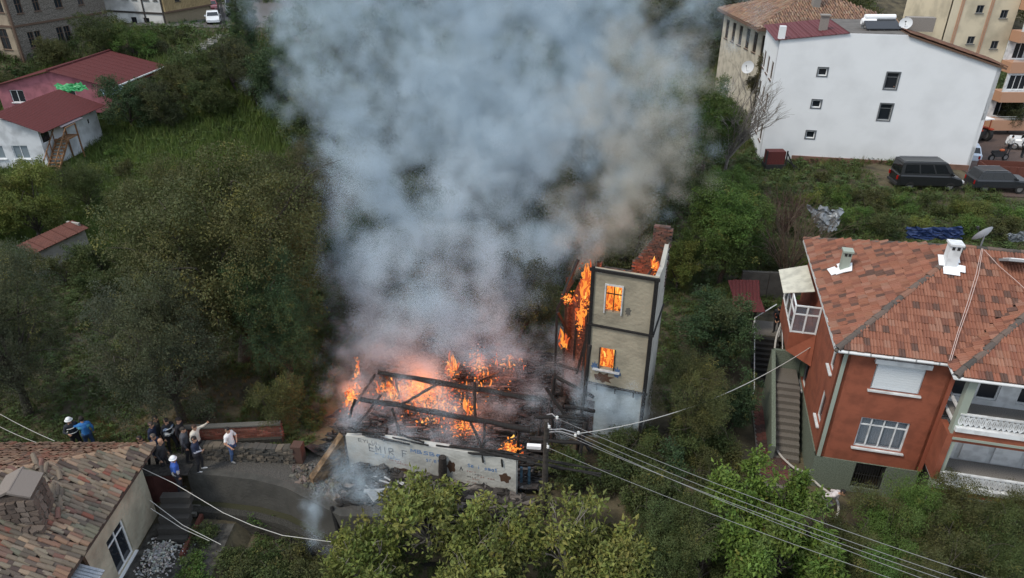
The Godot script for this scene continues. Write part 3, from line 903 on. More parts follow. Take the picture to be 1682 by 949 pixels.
	sheet_roof(h, "corrugated_sheet", at.call(-13.2, 1.1, -15.55), Vector3(0, 0, 1), Vector3(-1, 0.42, 0).normalized(), Vector3(0.42, 1, 0).normalized(), 2.7, 1.75, 3, mat("zinc_sheet", Color(0.42, 0.45, 0.49), 0.45, "fine", 0.8, 0.0, 0.5), 0.12)

# --- the orange house with terracotta roof
func orange_house(glass: Material, frame: Material) -> void:
	var turn := deg_to_rad(13.6)
	var u := Vector3(cos(turn), 0, sin(turn)); var back := Vector3(sin(turn), 0, -cos(turn))
	var o := Vector3(12.14, 0, -21.87)
	var h := thing("orange_house", "two-storey orange house with terracotta tile roof and white balconies", "house", Vector3(12.14, -1.6, -21.87))
	var at := func(a, b, y): return u * a + back * b + Vector3.UP * (y + 1.6)
	var orange := mat("orange_render", Color(0.29, 0.086, 0.046), 0.88, "stain", 0.35, 0.25)
	var sage := mat("sage_render", Color(0.20, 0.24, 0.185), 0.92, "fine", 0.6, 0.6)
	var trim := mat("sage_trim", Color(0.29, 0.33, 0.28), 0.85)
	var white := mat("white_paint", Color(0.72, 0.74, 0.75), 0.6, "stain", 0.5)
	var front := -back
	# front and left walls
	facade(h, "wall", at.call(0.4, 0.4, 0.0), u, front, 3.9, 5.3, [[1.22, 3.63, 1.73, 1.44], [1.25, 0.77, 1.78, 1.48]], orange, white, mat("clear_pane"), 0.28, [], [0.24, 0.5, 0.76], [0.74], true)
	var cp: StandardMaterial3D = mats["clear_pane"]
	cp.albedo_color = Color(0.5, 0.55, 0.6, 0.28); cp.roughness = 0.05; cp.transparency = BaseMaterial3D.TRANSPARENCY_ALPHA
	facade(h, "wall", at.call(0.4, 10.0, 0.0), front, -u, 9.6, 5.3, [[8.0, 3.5, 0.7, 1.05], [8.05, 0.95, 0.8, 1.45], [4.2, 0.0, 0.9, 2.0]], orange, white, glass, 0.28, [], [], [], true)
	var s := Shape.new()
	s.wall(at.call(0.35, 0.35, -1.6), u, front, 3.95, 1.598, [Rect2(1.6, 0.28, 1.15, 1.3)], 0.3)
	s.wall(at.call(0.35, 10.0, -1.6), front, -u, 9.64, 1.598, [], 0.3)
	part("plinth", s, sage, h)
	for q in [[0.4, 0.385], [4.22, 0.385]]:
		s = Shape.new()
		s.box(at.call(q[0] + 0.07, q[1] - 0.012, 2.66), Vector3(0.14, 5.28, 0.05), Basis(u, Vector3.UP, back))
		part("corner_trim", s, trim if q[0] < 1 else mat("down_pipe", Color(0.28, 0.08, 0.045), 0.7), h)
	# barred cellar door
	s = Shape.new()
	for k in 12: s.box(at.call(2.0 + k * 0.098, 0.42, -0.68), Vector3(0.025, 1.26, 0.03), Basis(u, Vector3.UP, back))
	for k in 3: s.box(at.call(2.53, 0.44, -1.25 + k * 0.6), Vector3(1.13, 0.04, 0.028), Basis(u, Vector3.UP, back))
	var grille := part("cellar_grille", s, mat("iron", Color(0.05, 0.05, 0.05), 0.6, "", 1, 0, 0.6), h)
	s = Shape.new()
	s.box(at.call(2.53, 1.5, -0.68), Vector3(1.6, 1.5, 0.04), Basis(u, Vector3.UP, back))
	part("door_leaf", s, mat("cellar_boards", Color(0.16, 0.15, 0.14), 0.8, "grain", 1.0), grille)
	# rolled-down shutter upstairs, curtains downstairs
	var box := Shape.new()
	box.box(at.call(2.48, 0.33, 5.0), Vector3(1.95, 0.2, 0.2), Basis(u, Vector3.UP, back))
	var shut := part("roller_shutter", box, white, h)
	for k in 22:
		var sl := Shape.new()
		sl.box(at.call(2.48, 0.425 - 0.006 * (k % 2), 3.72 + k * 0.056), Vector3(1.62, 0.05, 0.022), Basis(u, Vector3.UP, back))
		part("slat", sl, mat("shutter_white", Color(0.62, 0.66, 0.69), 0.7), shut)
	for e in [[1.68, 0.55], [2.26, 0.42], [2.72, 0.45], [3.0, 0.4]]:
		var cu := Shape.new()
		for k in 9:
			var x0: float = e[0] + e[1] * k / 9.0; var x1: float = e[0] + e[1] * (k + 1) / 9.0
			cu.quad(at.call(x0, 0.72 + 0.03 * (k % 2), 0.8), at.call(x1, 0.72 + 0.03 * ((k + 1) % 2), 0.8), at.call(x1, 0.72 + 0.03 * ((k + 1) % 2), 2.22), at.call(x0, 0.72 + 0.03 * (k % 2), 2.22), front)
		part("curtain", cu, mat("grey_curtain", Color(0.42, 0.43, 0.45), 0.95), h)
	for f in [0.02, 2.9]:
		var fl := Shape.new()
		fl.box(at.call(6.0, 5.2, f - 0.1), Vector3(10.6, 0.2, 9.0), Basis(u, Vector3.UP, back))
		part("floor", fl, mat("indoor", Color(0.16, 0.14, 0.12), 0.9), h)
	s = Shape.new()
	s.box(at.call(6.0, 3.4, 2.7), Vector3(10.4, 5.2, 0.15), Basis(u, Vector3.UP, back))
	part("inner_wall", s, mats["indoor"], h)
	# right-hand wing: back wall with doors, two balconies
	wing(h, at, u, back, orange, sage, trim, white, glass)
	# glazed bay on the left wall, with its sheet awning
	var bay := Shape.new()
	bay.hexa([at.call(-0.75, 5.0, 2.05), at.call(0.38, 4.6, 1.6), at.call(0.38, 8.2, 1.6), at.call(-0.75, 8.2, 2.05), at.call(-0.75, 5.0, 3.05), at.call(0.38, 5.0, 3.05), at.call(0.38, 8.2, 3.05), at.call(-0.75, 8.2, 3.05)])
	var by := part("glazed_bay", bay, orange, h)
	bay = Shape.new()
	for q in [[-0.72, 5.03], [-0.72, 6.1], [-0.72, 7.15], [-0.72, 8.17], [-0.2, 5.03], [0.33, 5.03]]: bay.box(at.call(q[0], q[1], 3.75), Vector3(0.07, 1.4, 0.07), Basis(u, Vector3.UP, back))
	for y in [3.09, 4.0, 4.42]:
		bay.box(at.call(-0.72, 6.6, y), Vector3(0.06, 0.06, 3.1), Basis(u, Vector3.UP, back))
		bay.box(at.call(-0.2, 5.03, y), Vector3(1.0, 0.06, 0.06), Basis(u, Vector3.UP, back))
	part("bay_frame", bay, frame, by)
	bay = Shape.new()
	bay.box(at.call(-0.72, 6.6, 3.75), Vector3(0.012, 1.3, 3.05), Basis(u, Vector3.UP, back))
	bay.box(at.call(-0.2, 5.03, 3.75), Vector3(1.0, 1.3, 0.012), Basis(u, Vector3.UP, back))
	part("bay_pane", bay, cp, by)
	bay = Shape.new()
	bay.hexa([at.call(-1.15, 6.2, 4.35), at.call(0.1, 5.9, 4.75), at.call(0.1, 8.6, 4.75), at.call(-1.15, 8.6, 4.35), at.call(-1.15, 6.2, 4.38), at.call(0.1, 5.9, 4.78), at.call(0.1, 8.6, 4.78), at.call(-1.15, 8.6, 4.38)])
	part("awning_sheet", bay, mat("cream_sheet", Color(0.62, 0.60, 0.50), 0.7, "stain", 0.6), by)
	# side stair with green parapet
	var n := 11
	for k in n:
		var st := Shape.new()
		var hh := 2.0 * (k + 1) / n
		st.box(at.call(-0.42, 1.75 + 0.28 * k, -1.6 + hh / 2), Vector3(1.1, hh, 0.29), Basis(u, Vector3.UP, back))
		part("step", st, mat("grey_step", Color(0.20, 0.18, 0.155), 0.95, "fine", 0.8), h)
	s = Shape.new()
	s.box(at.call(-0.42, 5.45, -0.6), Vector3(1.1, 2.0, 1.2), Basis(u, Vector3.UP, back))
	part("landing", s, mats["grey_step"], h)
	s = Shape.new()
	s.hexa([at.call(-1.16, 1.5, -1.6), at.call(-0.98, 1.5, -1.6), at.call(-0.98, 6.1, -1.6), at.call(-1.16, 6.1, -1.6), at.call(-1.16, 1.5, -0.75), at.call(-0.98, 1.5, -0.75), at.call(-0.98, 6.1, 1.35), at.call(-1.16, 6.1, 1.35)])
	s.box(at.call(-0.4, 6.14, 0.5), Vector3(1.3, 1.7, 0.16), Basis(u, Vector3.UP, back))
	part("stair_parapet", s, sage, h)
	s = Shape.new()
	s.box(at.call(0.33, 6.0, 1.4), Vector3(0.12, 2.0, 0.95), Basis(u, Vector3.UP, back))
	part("door", s, mat("green_door", Color(0.10, 0.14, 0.09), 0.7), h)
	orange_roof(h, at, u, back)

func wing(h: Node3D, at: Callable, u: Vector3, back: Vector3, orange: Material, sage: Material, trim: Material, white: Material, glass: Material) -> void:
	var b := Basis(u, Vector3.UP, back)
	var s := Shape.new()
	s.wall(at.call(4.3, 0.4, -1.6), back, u, 0.7, 6.9, [], 0.2)
	part("return_wall", s, orange, h)
	var rooms := []
	for k in 3: rooms.append_array([[0.35 + k * 2.3, 3.35, 0.75, 1.75], [1.25 + k * 2.3, 3.35, 0.75, 1.75]])
	facade(h, "balcony_wall", at.call(4.3, 1.1, 0.0), u, -back, 9.0, 5.3, rooms, mat("balcony_white", Color(0.66, 0.68, 0.69), 0.8, "stain", 0.4), white, glass, 0.2, [], [], [], false)
	for k in 4:
		var d := Shape.new()
		d.box(at.call(5.1 + k * 1.15, 1.06, 1.4), Vector3(0.95, 1.9, 0.08), b)
		var door := part("panel_door", d, white, h)
		for e in [-1, 1]:
			var g := Shape.new()
			g.box(at.call(5.1 + k * 1.15 + e * 0.23, 1.01, 1.98), Vector3(0.34, 0.3, 0.03), b)
			part("door_light", g, glass, door)
	for q in [[3.12, "upper"], [0.35, "lower"]]:
		var y: float = q[0]
		var sl := Shape.new()
		sl.box(at.call(8.6, 0.25, y - 0.06), Vector3(8.0, 0.12, 1.65), b)
		var floor_ := part("balcony_floor", sl, mat("balcony_tile", Color(0.33, 0.31, 0.29), 0.8, "fine", 1.0), h)
		sl = Shape.new()
		sl.box(at.call(8.6, -0.61, y - 0.3), Vector3(8.2, 0.3, 0.1), b)
		sl.box(at.call(8.6, -0.57, y - 0.58), Vector3(8.1, 0.2, 0.06), b)
		part("band", sl, orange, floor_)
		sl = Shape.new()
		sl.box(at.call(8.6, -0.63, y - 0.46), Vector3(8.2, 0.1, 0.12), b)
		part("band", sl, trim, floor_)
		sl = Shape.new()
		sl.box(at.call(8.6, -0.62, y - 0.02), Vector3(8.26, 0.18, 0.26), b)
		sl.box(at.call(8.6, -0.58, y + 0.6), Vector3(8.2, 0.06, 0.1), b)
		for e in 2:
			sl.box(at.call(4.52, 0.2, y - 0.02 + e * 0.62), Vector3(0.1, 0.08, 1.4), b)
		var rail := part("balustrade", sl, white, h)
		for k in 44:       # pierced panels: each a scroll of crossed bars in a ring
			var c := Shape.new()
			var mid: Vector3 = at.call(4.6 + k * 0.18, -0.58, y + 0.33)
			for e in 8:
				var t0 := TAU * e / 8; var t1 := TAU * (e + 1) / 8
				c.slab(mid + u * cos(t0) * 0.08 + Vector3.UP * sin(t0) * 0.2, mid + u * cos(t1) * 0.08 + Vector3.UP * sin(t1) * 0.2, 0.045, 0.05)
			c.slab(mid - Vector3.UP * 0.24, mid + Vector3.UP * 0.24, 0.035, 0.05)
			part("baluster", c, white, rail)
	for q in [[4.55, trim], [9.4, trim]]:
		var col := Shape.new()
		col.box(at.call(q[0], -0.45, 2.6), Vector3(0.28, 5.2, 0.28), b)
		part("column", col, trim, h)
	var c := Shape.new()
	c.box(at.call(4.42, -0.2, 1.7), Vector3(0.22, 2.2, 0.9), b)
	part("column", c, orange, h)
	c = Shape.new()
	c.box(at.call(8.8, 1.3, -0.9), Vector3(8.8, 1.4, 1.4), b)
	part("garage_front", c, mat("garage_dark", Color(0.06, 0.055, 0.05), 0.9), h)

func orange_roof(h: Node3D, at: Callable, u: Vector3, back: Vector3) -> void:
	var k := 0.48; var eh := 5.42; var run := 5.1; var wide := 15.0
	var fl: Vector3 = at.call(0, 0, eh); var bl: Vector3 = at.call(0, 2 * run, eh)
	var apex: Vector3 = at.call(run, run, eh + k * run); var ridge: Vector3 = at.call(wide, run, eh + k * run)
	var vx := 3.85; var wz := -0.85
	var v0: Vector3 = at.call(vx, 0, eh); var v1: Vector3 = at.call(vx + run, run, eh + k * run)
	var wc: Vector3 = at.call(vx - 0.05, wz, eh)
	var wrun := run - wz
	var wa: Vector3 = at.call(vx - 0.05 + wrun, run, eh + k * wrun); var wr: Vector3 = at.call(wide, run, eh + k * wrun)
	var we: Vector3 = at.call(wide, wz, eh)
	var s := Shape.new()
	var low := Vector3.DOWN * 0.12
	for q in [[fl, bl, apex, apex], [fl, v0, v1, apex], [v0, wc, wa, v1], [wc, we, wr, wa], [bl, at.call(wide, 2 * run, eh), ridge, apex]]:
		s.quad(q[0], q[1], q[2], q[3], Vector3.UP)
		s.quad(q[0] + low, q[1] + low, q[2] + low, q[3] + low, Vector3.DOWN)
		s.quad(q[0], q[1], q[1] + low, q[0] + low, (q[0] + q[1]) / 2 - (q[2] + q[3]) / 2)
	s.tri(v1, wa, ridge, Vector3.UP); s.tri(wa, ridge, wr, back)
	var roof := part("roof", s, mat("roof_deck"), h)
	var slope := sqrt(1 + k * k)
	var up_front := (back + Vector3.UP * k).normalized(); var up_left := (u + Vector3.UP * k).normalized()
	var tiles := []
	roof_face(tiles, fl, u, up_front, PackedVector2Array([Vector2(0, 0), Vector2(vx, 0), Vector2(vx + run, run * slope), Vector2(run, run * slope)]), 0.235, 0.325, 0.014)
	lay_tiles(roof, "flat", tiles, CLAY, "clay_tile")
	tiles = []
	roof_face(tiles, fl, back, up_left, PackedVector2Array([Vector2(0, 0), Vector2(2 * run, 0), Vector2(run, run * slope)]), 0.235, 0.325, 0.03)
	roof_face(tiles, wc, u, up_front, PackedVector2Array([Vector2(0, 0), Vector2(9.0, 0), Vector2(9.0, wrun * slope), Vector2(wrun, wrun * slope)]), 0.235, 0.325, 0.014)
	roof_face(tiles, wc, back, up_left, PackedVector2Array([Vector2(0, 0), Vector2(0.85, 0), Vector2(0.9 + run, run * slope), Vector2(0.05 + run, run * slope)]), 0.235, 0.325, 0.03)
	var tints := []
	for q in tiles.size(): tints.append(jit(CLAY[pick(CLAY.size())], 0.1))
	copies("tiles", tile_mesh("flat", tinted("tile_tint", 0.92, "fine", 2.2)), tiles, tints, roof)
	var mossy := [Color(0.13, 0.105, 0.09), Color(0.18, 0.13, 0.105), Color(0.30, 0.15, 0.10), Color(0.085, 0.075, 0.066)]
	cap_tiles(roof, fl, apex, mossy, "mossy_tile", 1.6)
	cap_tiles(roof, wc, wa, mossy, "mossy_tile", 1.6)
	cap_tiles(roof, bl, apex, mossy, "mossy_tile", 1.1)
	cap_tiles(roof, apex, ridge, mossy, "mossy_tile", 1.2)
	for q in [[fl, apex], [wc, wa]]:      # lumps of old mortar beside the hips
		for j in 60:
			var m := Shape.new()
			var p: Vector3 = q[0].lerp(q[1], (j + rng.randf()) / 60)
			m.ball(p + Vector3(rng.randfn() * 0.05, 0.0, rng.randfn() * 0.05), Vector3(rng.randf_range(0.05, 0.14), 0.09, rng.randf_range(0.05, 0.14)), 5, 3)
			part("mortar", m, mat("old_mortar", Color(0.13, 0.115, 0.10), 0.97, "fine", 2.0), roof)
	# gutters
	var g := Shape.new()
	for q in [[fl, v0], [v0, wc], [wc, we]]:
		g.tube([q[0] + low * 0.3 + (q[1] - q[0]).normalized() * 0.02, q[1] + low * 0.3], [0.07, 0.07], 8)
	var gut := part("gutter", g, mat("white_gutter", Color(0.66, 0.68, 0.69), 0.5), roof)
	for j in 5:
		var c := Shape.new()
		c.tube([fl.lerp(v0, 0.1 + j * 0.2) + low * 0.3, fl.lerp(v0, 0.112 + j * 0.2) + low * 0.3], [0.085, 0.085], 8)
		part("gutter_clip", c, mat("grey_clip", Color(0.25, 0.26, 0.27), 0.6), gut)
	g = Shape.new()
	g.slab(fl + low * 0.5, bl + low * 0.5, 0.05, 0.16)
	part("barge_board", g, mat("white_gutter"), roof)
	# chimneys with white flashing
	for q in [[1384, 446, 1.5, mat("sage_trim"), 0.34, 1.0], [1557, 438, 0.0, mat("white_paint"), 0.42, 1.0]]:
		var base := Vector3.ZERO
		var hh := 6.0
		for it in 20:                   # where that line of sight meets the slope
			base = on(q[0], q[1], hh) - h.position
			hh = lerpf(hh, eh + k * (base.dot(u) if q[0] < 1500 else base.dot(back)), 0.5)
		var c := Shape.new()
		var b := Basis(u, Vector3.UP, back)
		c.box(base + Vector3.UP * 0.35, Vector3(q[4], 1.3, q[4]), b)
		c.box(base + Vector3.UP * 1.03, Vector3(q[4] + 0.1, 0.08, q[4] + 0.1), b)
		var ch := part("chimney", c, q[3], roof)
		for e in [-1, 1]:
			var v := Shape.new()
			v.box(base - back * (q[4] / 2 + 0.005) + u * e * q[4] * 0.22 + Vector3.UP * 0.88, Vector3(0.1, 0.12, 0.03), b)
			part("vent", v, mat("soot", Color(0.015, 0.014, 0.013), 0.9), ch)
		for e in 4:
			var fp := Shape.new()
			var left_slope: bool = q[0] < 1500
			var nr := (Vector3.UP - (u if left_slope else back) * k).normalized()
			var ru := (back if left_slope else u)
			var rb := Basis(ru, nr, ru.cross(nr)) * Basis(Vector3.UP, rng.randfn() * 0.12)
			fp.box(base + nr * (0.17 + 0.012 * e) + ru * rng.randf_range(-0.15, 0.15) + ru.cross(nr) * (0.36 - 0.2 * e) * (1 if ru.cross(nr).y < 0 else -1), Vector3(rng.randf_range(0.55, 0.85), 0.025, 0.34), rb)
			part("flashing", fp, mat("white_flashing", Color(0.80, 0.81, 0.82), 0.5), ch)
	# roof window at the right
	var rw := Vector3.ZERO
	var rh := 7.0
	for it in 20:
		rw = on(1668, 432, rh) - h.position
		rh = lerpf(rh, eh + k * (rw.dot(back) + 0.85), 0.5)
	rw += Vector3.UP * 0.1
	var sk := Shape.new()
	sk.box(rw, Vector3(0.9, 0.1, 0.85), Basis(u, Vector3.UP, back) * Basis(Vector3.RIGHT, atan(k)))
	part("skylight", sk, mat("grey_clip"), roof)
	sk = Shape.new()
	sk.box(rw + Vector3.UP * 0.07, Vector3(0.72, 0.04, 0.66), Basis(u, Vector3.UP, back) * Basis(Vector3.RIGHT, atan(k)))
	part("skylight", sk, mat("white_flashing"), roof)

# --- the white building at the upper right, and the old house behind it
func white_building(glass: Material, frame: Material) -> void:
	var l := Vector3(22.2, -0.6, -60.75)
	var u := Vector3(0.9816, 0, 0.1909); var back := Vector3(0.1909, 0, -0.9816)
	var h := thing("white_building", "blank white four-storey building with five small windows in its side", "building", l)
	var white := mat("white_render", Color(0.76, 0.78, 0.80), 0.85, "faint", 0.06)
	var grey := mat("grey_frame", Color(0.12, 0.13, 0.14), 0.6)
	var wins := [[3.45, 8.1, 0.72, 0.62], [3.48, 5.44, 0.72, 0.62], [3.52, 2.77, 0.72, 0.62]]
	var s := Shape.new()
	var holes := []
	for q in wins + [[8.85, 7.25, 0.95, 1.3], [8.95, 4.65, 0.95, 1.35]]: holes.append(Rect2(q[0], q[1], q[2], q[3]))
	s.wall(Vector3.ZERO, u, -back, 17.2, 10.6, holes, 0.3, [Vector2(0, 10.85), Vector2(5.2, 11.5), Vector2(9.8, 11.5), Vector2(17.2, 9.25)])
	part("side_wall", s, white, h)
	for q in holes:
		var f := window(h, u * q.position.x + Vector3.UP * q.position.y, u, -back, q.size.x, q.size.y, [] if q.size.x < 0.8 else [], [] if q.size.x < 0.8 else [0.72], frame if q.size.x < 0.8 else grey, glass, 0.14, 0.07)
		var r := Shape.new()
		for e in [-1, 1]: r.box(u * (q.get_center().x + e * (q.size.x / 2 + 0.04)) + Vector3.UP * q.get_center().y - back * 0.012, Vector3(0.1, q.size.y + 0.2, 0.05), Basis(u, Vector3.UP, back))
		for e in [-1, 1]: r.box(u * q.get_center().x + Vector3.UP * (q.get_center().y + e * (q.size.y / 2 + 0.05)) - back * 0.01, Vector3(q.size.x, 0.1, 0.05), Basis(u, Vector3.UP, back))
		part("surround", r, grey, f)
	s = Shape.new()
	s.box(u * 9.9 + Vector3.UP * 0.62 - back * 0.05, Vector3(14.4, 1.1, 0.14), Basis(u, Vector3.UP, back))
	part("plinth", s, mat("brown_plinth", Color(0.20, 0.11, 0.08), 0.9, "stain", 0.4), h)
	# street front seen edge-on at the left, with its windows
	var side := []
	for k in 3:
		for j in 3: side.append([1.2 + j * 2.6, 1.9 + k * 2.7, 1.1, 1.5])
	facade(h, "front_wall", back * 8.6, -back, -u, 8.58, 10.8, side, white, mat("brown_frame", Color(0.10, 0.06, 0.04), 0.7), glass, 0.3)
	s = Shape.new()
	s.wall(u * 17.198 + Vector3.ZERO, back, u, 8.6, 9.2, [], 0.3)
	part("far_wall", s, white, h)
	s = Shape.new()
	s.wall(back * 8.6 + u * 17.2, -u, back, 17.2, 9.2, [], 0.3)
	part("rear_wall", s, white, h)
	# roof: maroon sheets at the left, brown tiles falling to the right
	var n := Vector3(-0.65 / 5.2, 1, 0).normalized()
	sheet_roof(h, "roof_sheet", u * -0.4 + Vector3.UP * 10.84 - back * 0.15, (u * 5.2 + Vector3.UP * 0.65).normalized(), back, (Vector3.UP * 5.2 - u * 0.65).normalized(), 5.7, 8.6, 6, mat("maroon_sheet", Color(0.16, 0.03, 0.036), 0.8, "fine", 0.3), 0.3)
	var mid := Shape.new()
	mid.box(u * 7.6 + back * 4.4 + Vector3.UP * 11.45, Vector3(4.6, 0.12, 8.6), Basis(u, Vector3.UP, back))
	var deck := part("flat_roof", mid, mat("felt", Color(0.13, 0.12, 0.11), 0.95, "stain", 0.3), h)
	var down := (u * 7.6 - Vector3.UP * 2.3).normalized()
	var rf := Shape.new()
	rf.hexa([u * 9.7 + Vector3.UP * 11.46 - back * 0.2, u * 17.5 + Vector3.UP * 9.12 - back * 0.2, u * 17.5 + Vector3.UP * 9.12 + back * 8.6, u * 9.7 + Vector3.UP * 11.46 + back * 8.6, u * 9.7 + Vector3.UP * 11.6 - back * 0.2, u * 17.5 + Vector3.UP * 9.26 - back * 0.2, u * 17.5 + Vector3.UP * 9.26 + back * 8.6, u * 9.7 + Vector3.UP * 11.6 + back * 8.6])
	var tr := part("tiled_roof", rf, mat("brown_deck", Color(0.13, 0.075, 0.05), 0.95), h)
	var tiles := []
	roof_face(tiles, u * 17.5 + Vector3.UP * 9.28 - back * 0.2, back, -down, PackedVector2Array([Vector2(0, 0), Vector2(4.0, 0), Vector2(4.0, 8.0), Vector2(0, 8.0)]), 0.24, 0.34, 0.02)
	var tints := []
	for q in tiles.size(): tints.append(jit(Color(0.21, 0.105, 0.07), 0.25))
	copies("tiles", tile_mesh("flat", tinted("tile_tint", 0.92, "fine", 2.2)), tiles, tints, tr)
	s = Shape.new()
	s.box(u * 3.7 + back * 2.6 + Vector3.UP * 11.7, Vector3(0.6, 1.6, 0.6), Basis(u, Vector3.UP, back))
	s.box(u * 3.7 + back * 2.6 + Vector3.UP * 12.54, Vector3(0.8, 0.1, 0.8), Basis(u, Vector3.UP, back))
	part("chimney", s, mat("chimney_grey", Color(0.34, 0.31, 0.28), 0.9, "fine", 0.8), h)
	s = Shape.new()
	s.box(u * 0.1 + back * 0.3 + Vector3.UP * 11.4, Vector3(0.5, 1.0, 0.5), Basis(u, Vector3.UP, back))
	part("parapet_pier", s, white, h)
	s = Shape.new()
	s.box(u * 11.4 + back * 3.6 + Vector3.UP * 11.9, Vector3(2.2, 1.1, 0.8), Basis(u, Vector3.UP, back))
	part("stair_head", s, mats["chimney_grey"], h)
	# old house behind, with a hipped roof of pale tiles
	var o := thing("old_timber_house", "old timber-framed house with hipped pale tile roof behind the white building", "house", Vector3(24.5, 0, -72))
	var wall := Shape.new()
	var eaves := 9.6
	facade(o, "wall", Vector3(0, 0, -14), Vector3(0.06, 0, 1).normalized(), Vector3.LEFT, 14.0, eaves, [[1.0, 6.6, 1.0, 2.0], [3.2, 6.6, 1.0, 2.0], [5.4, 6.6, 1.0, 2.0], [7.6, 6.6, 1.0, 2.0], [9.8, 6.6, 1.0, 2.0], [12, 6.6, 1.0, 2.0]], mat("aged_white", Color(0.52, 0.47, 0.38), 0.9, "stain", 0.3), mats["brown_frame"], glass, 0.3)
	wall.wall(Vector3(0.84, 0, 0), Vector3.RIGHT, Vector3.BACK, 13, eaves, [], 0.3)
	part("wall", wall, mats["aged_white"], o)
	rf = Shape.new()
	var a := Vector3(-0.8, eaves, 0.8); var b := Vector3(14.5, eaves, 0.8); var c := Vector3(14.5, eaves, -14.5); var d := Vector3(-0.8, eaves, -14.5); var top := Vector3(6.9, eaves + 2.7, -7)
	for q in [[a, b], [b, c], [c, d], [d, a]]:
		rf.tri(q[0], q[1], top, Vector3.UP)
		rf.quad(q[0], q[1], q[1] - Vector3.UP * 0.25, q[0] - Vector3.UP * 0.25, (q[0] + q[1]) / 2 - top)
	var old := part("roof", rf, mats["brown_deck"], o)
	tiles = []
	roof_face(tiles, a, Vector3.RIGHT, Vector3(0, 2.7, -7.8).normalized(), PackedVector2Array([Vector2(0, 0), Vector2(15.3, 0), Vector2(7.7, 8.2)]), 0.26, 0.4, 0.05)
	roof_face(tiles, a, Vector3.FORWARD, Vector3(7.7, 2.7, 0).normalized(), PackedVector2Array([Vector2(0, 0), Vector2(15.3, 0), Vector2(7.7, 8.1)]), 0.26, 0.4, 0.05)
	tints = []
	for q in tiles.size(): tints.append(jit(OLD_CLAY[pick(4)], 0.2))
	copies("tiles", tile_mesh("barrel", tinted("tile_tint", 0.92, "fine", 2.2)), tiles, tints, old)
	s = Shape.new()
	s.box(Vector3(6.0, eaves + 2.4, -3.4), Vector3(0.7, 2.0, 0.7))
	part("chimney", s, mats["chimney_grey"], o)

# --- cream apartment block at the right edge
func cream_block(glass: Material, frame: Material) -> void:
	var h := thing("apartment_block", "cream apartment block with peach balcony bands and glazed bays", "building", Vector3(44.6, -1.8, -76))
	var cream := mat("cream_render", Color(0.66, 0.58, 0.42), 0.85, "stain", 0.1)
	var peach := mat("peach_render", Color(0.44, 0.25, 0.16), 0.85)
	var wins := []
	for k in 5:
		wins.append([2.55, 3.2 + k * 3.0, 0.75, 0.75])
		wins.append([5.15, 2.7 + k * 3.0, 0.75, 0.8])
	facade(h, "wall", Vector3(0, 0, 0), Vector3.RIGHT, Vector3.BACK, 6.8, 18, wins, cream, mat("grey_frame"), glass)
	for x in [0.9, 1.1, 3.9, 4.1]:
		var st := Shape.new()
		st.box(Vector3(x, 9, 0.03), Vector3(0.09, 18, 0.08))
		part("stripe", st, peach, h)
	var s := Shape.new()
	s.wall(Vector3(0, 0, -9), Vector3.BACK, Vector3.LEFT, 8.98, 18, [], 0.3)
	part("wall", s, cream, h)
	for k in 6:
		var y := 1.1 + k * 3.0
		var sl := Shape.new()
		sl.box(Vector3(9.2, y, 0.9), Vector3(4.8, 1.05, 1.7))
		part("balcony_band", sl, peach, h)
		if k % 2 == 1:
			facade(h, "glazed_bay", Vector3(6.85, y + 0.53, 1.6), Vector3.RIGHT, Vector3.BACK, 4.7, 1.94, [[0.3, 0.25, 1.9, 1.5], [2.5, 0.25, 1.9, 1.5]], mat("white_paint"), frame, glass, 0.15, [], [0.33, 0.66], [], false)
		else:
			facade(h, "balcony_wall", Vector3(6.85, y + 0.53, 0.1), Vector3.RIGHT, Vector3.BACK, 4.7, 1.94, [[0.8, 0.1, 1.2, 1.6], [2.6, 0.1, 1.2, 1.6]], mat("white_paint"), frame, glass, 0.15, [], [0.5], [], false)
			var r := Shape.new()
			for e in 3: r.tube([Vector3(6.9, y + 0.62 + e * 0.16, 1.68), Vector3(11.5, y + 0.62 + e * 0.16, 1.68)], [0.02, 0.02], 5)
			part("railing", r, mat("white_frame"), h)

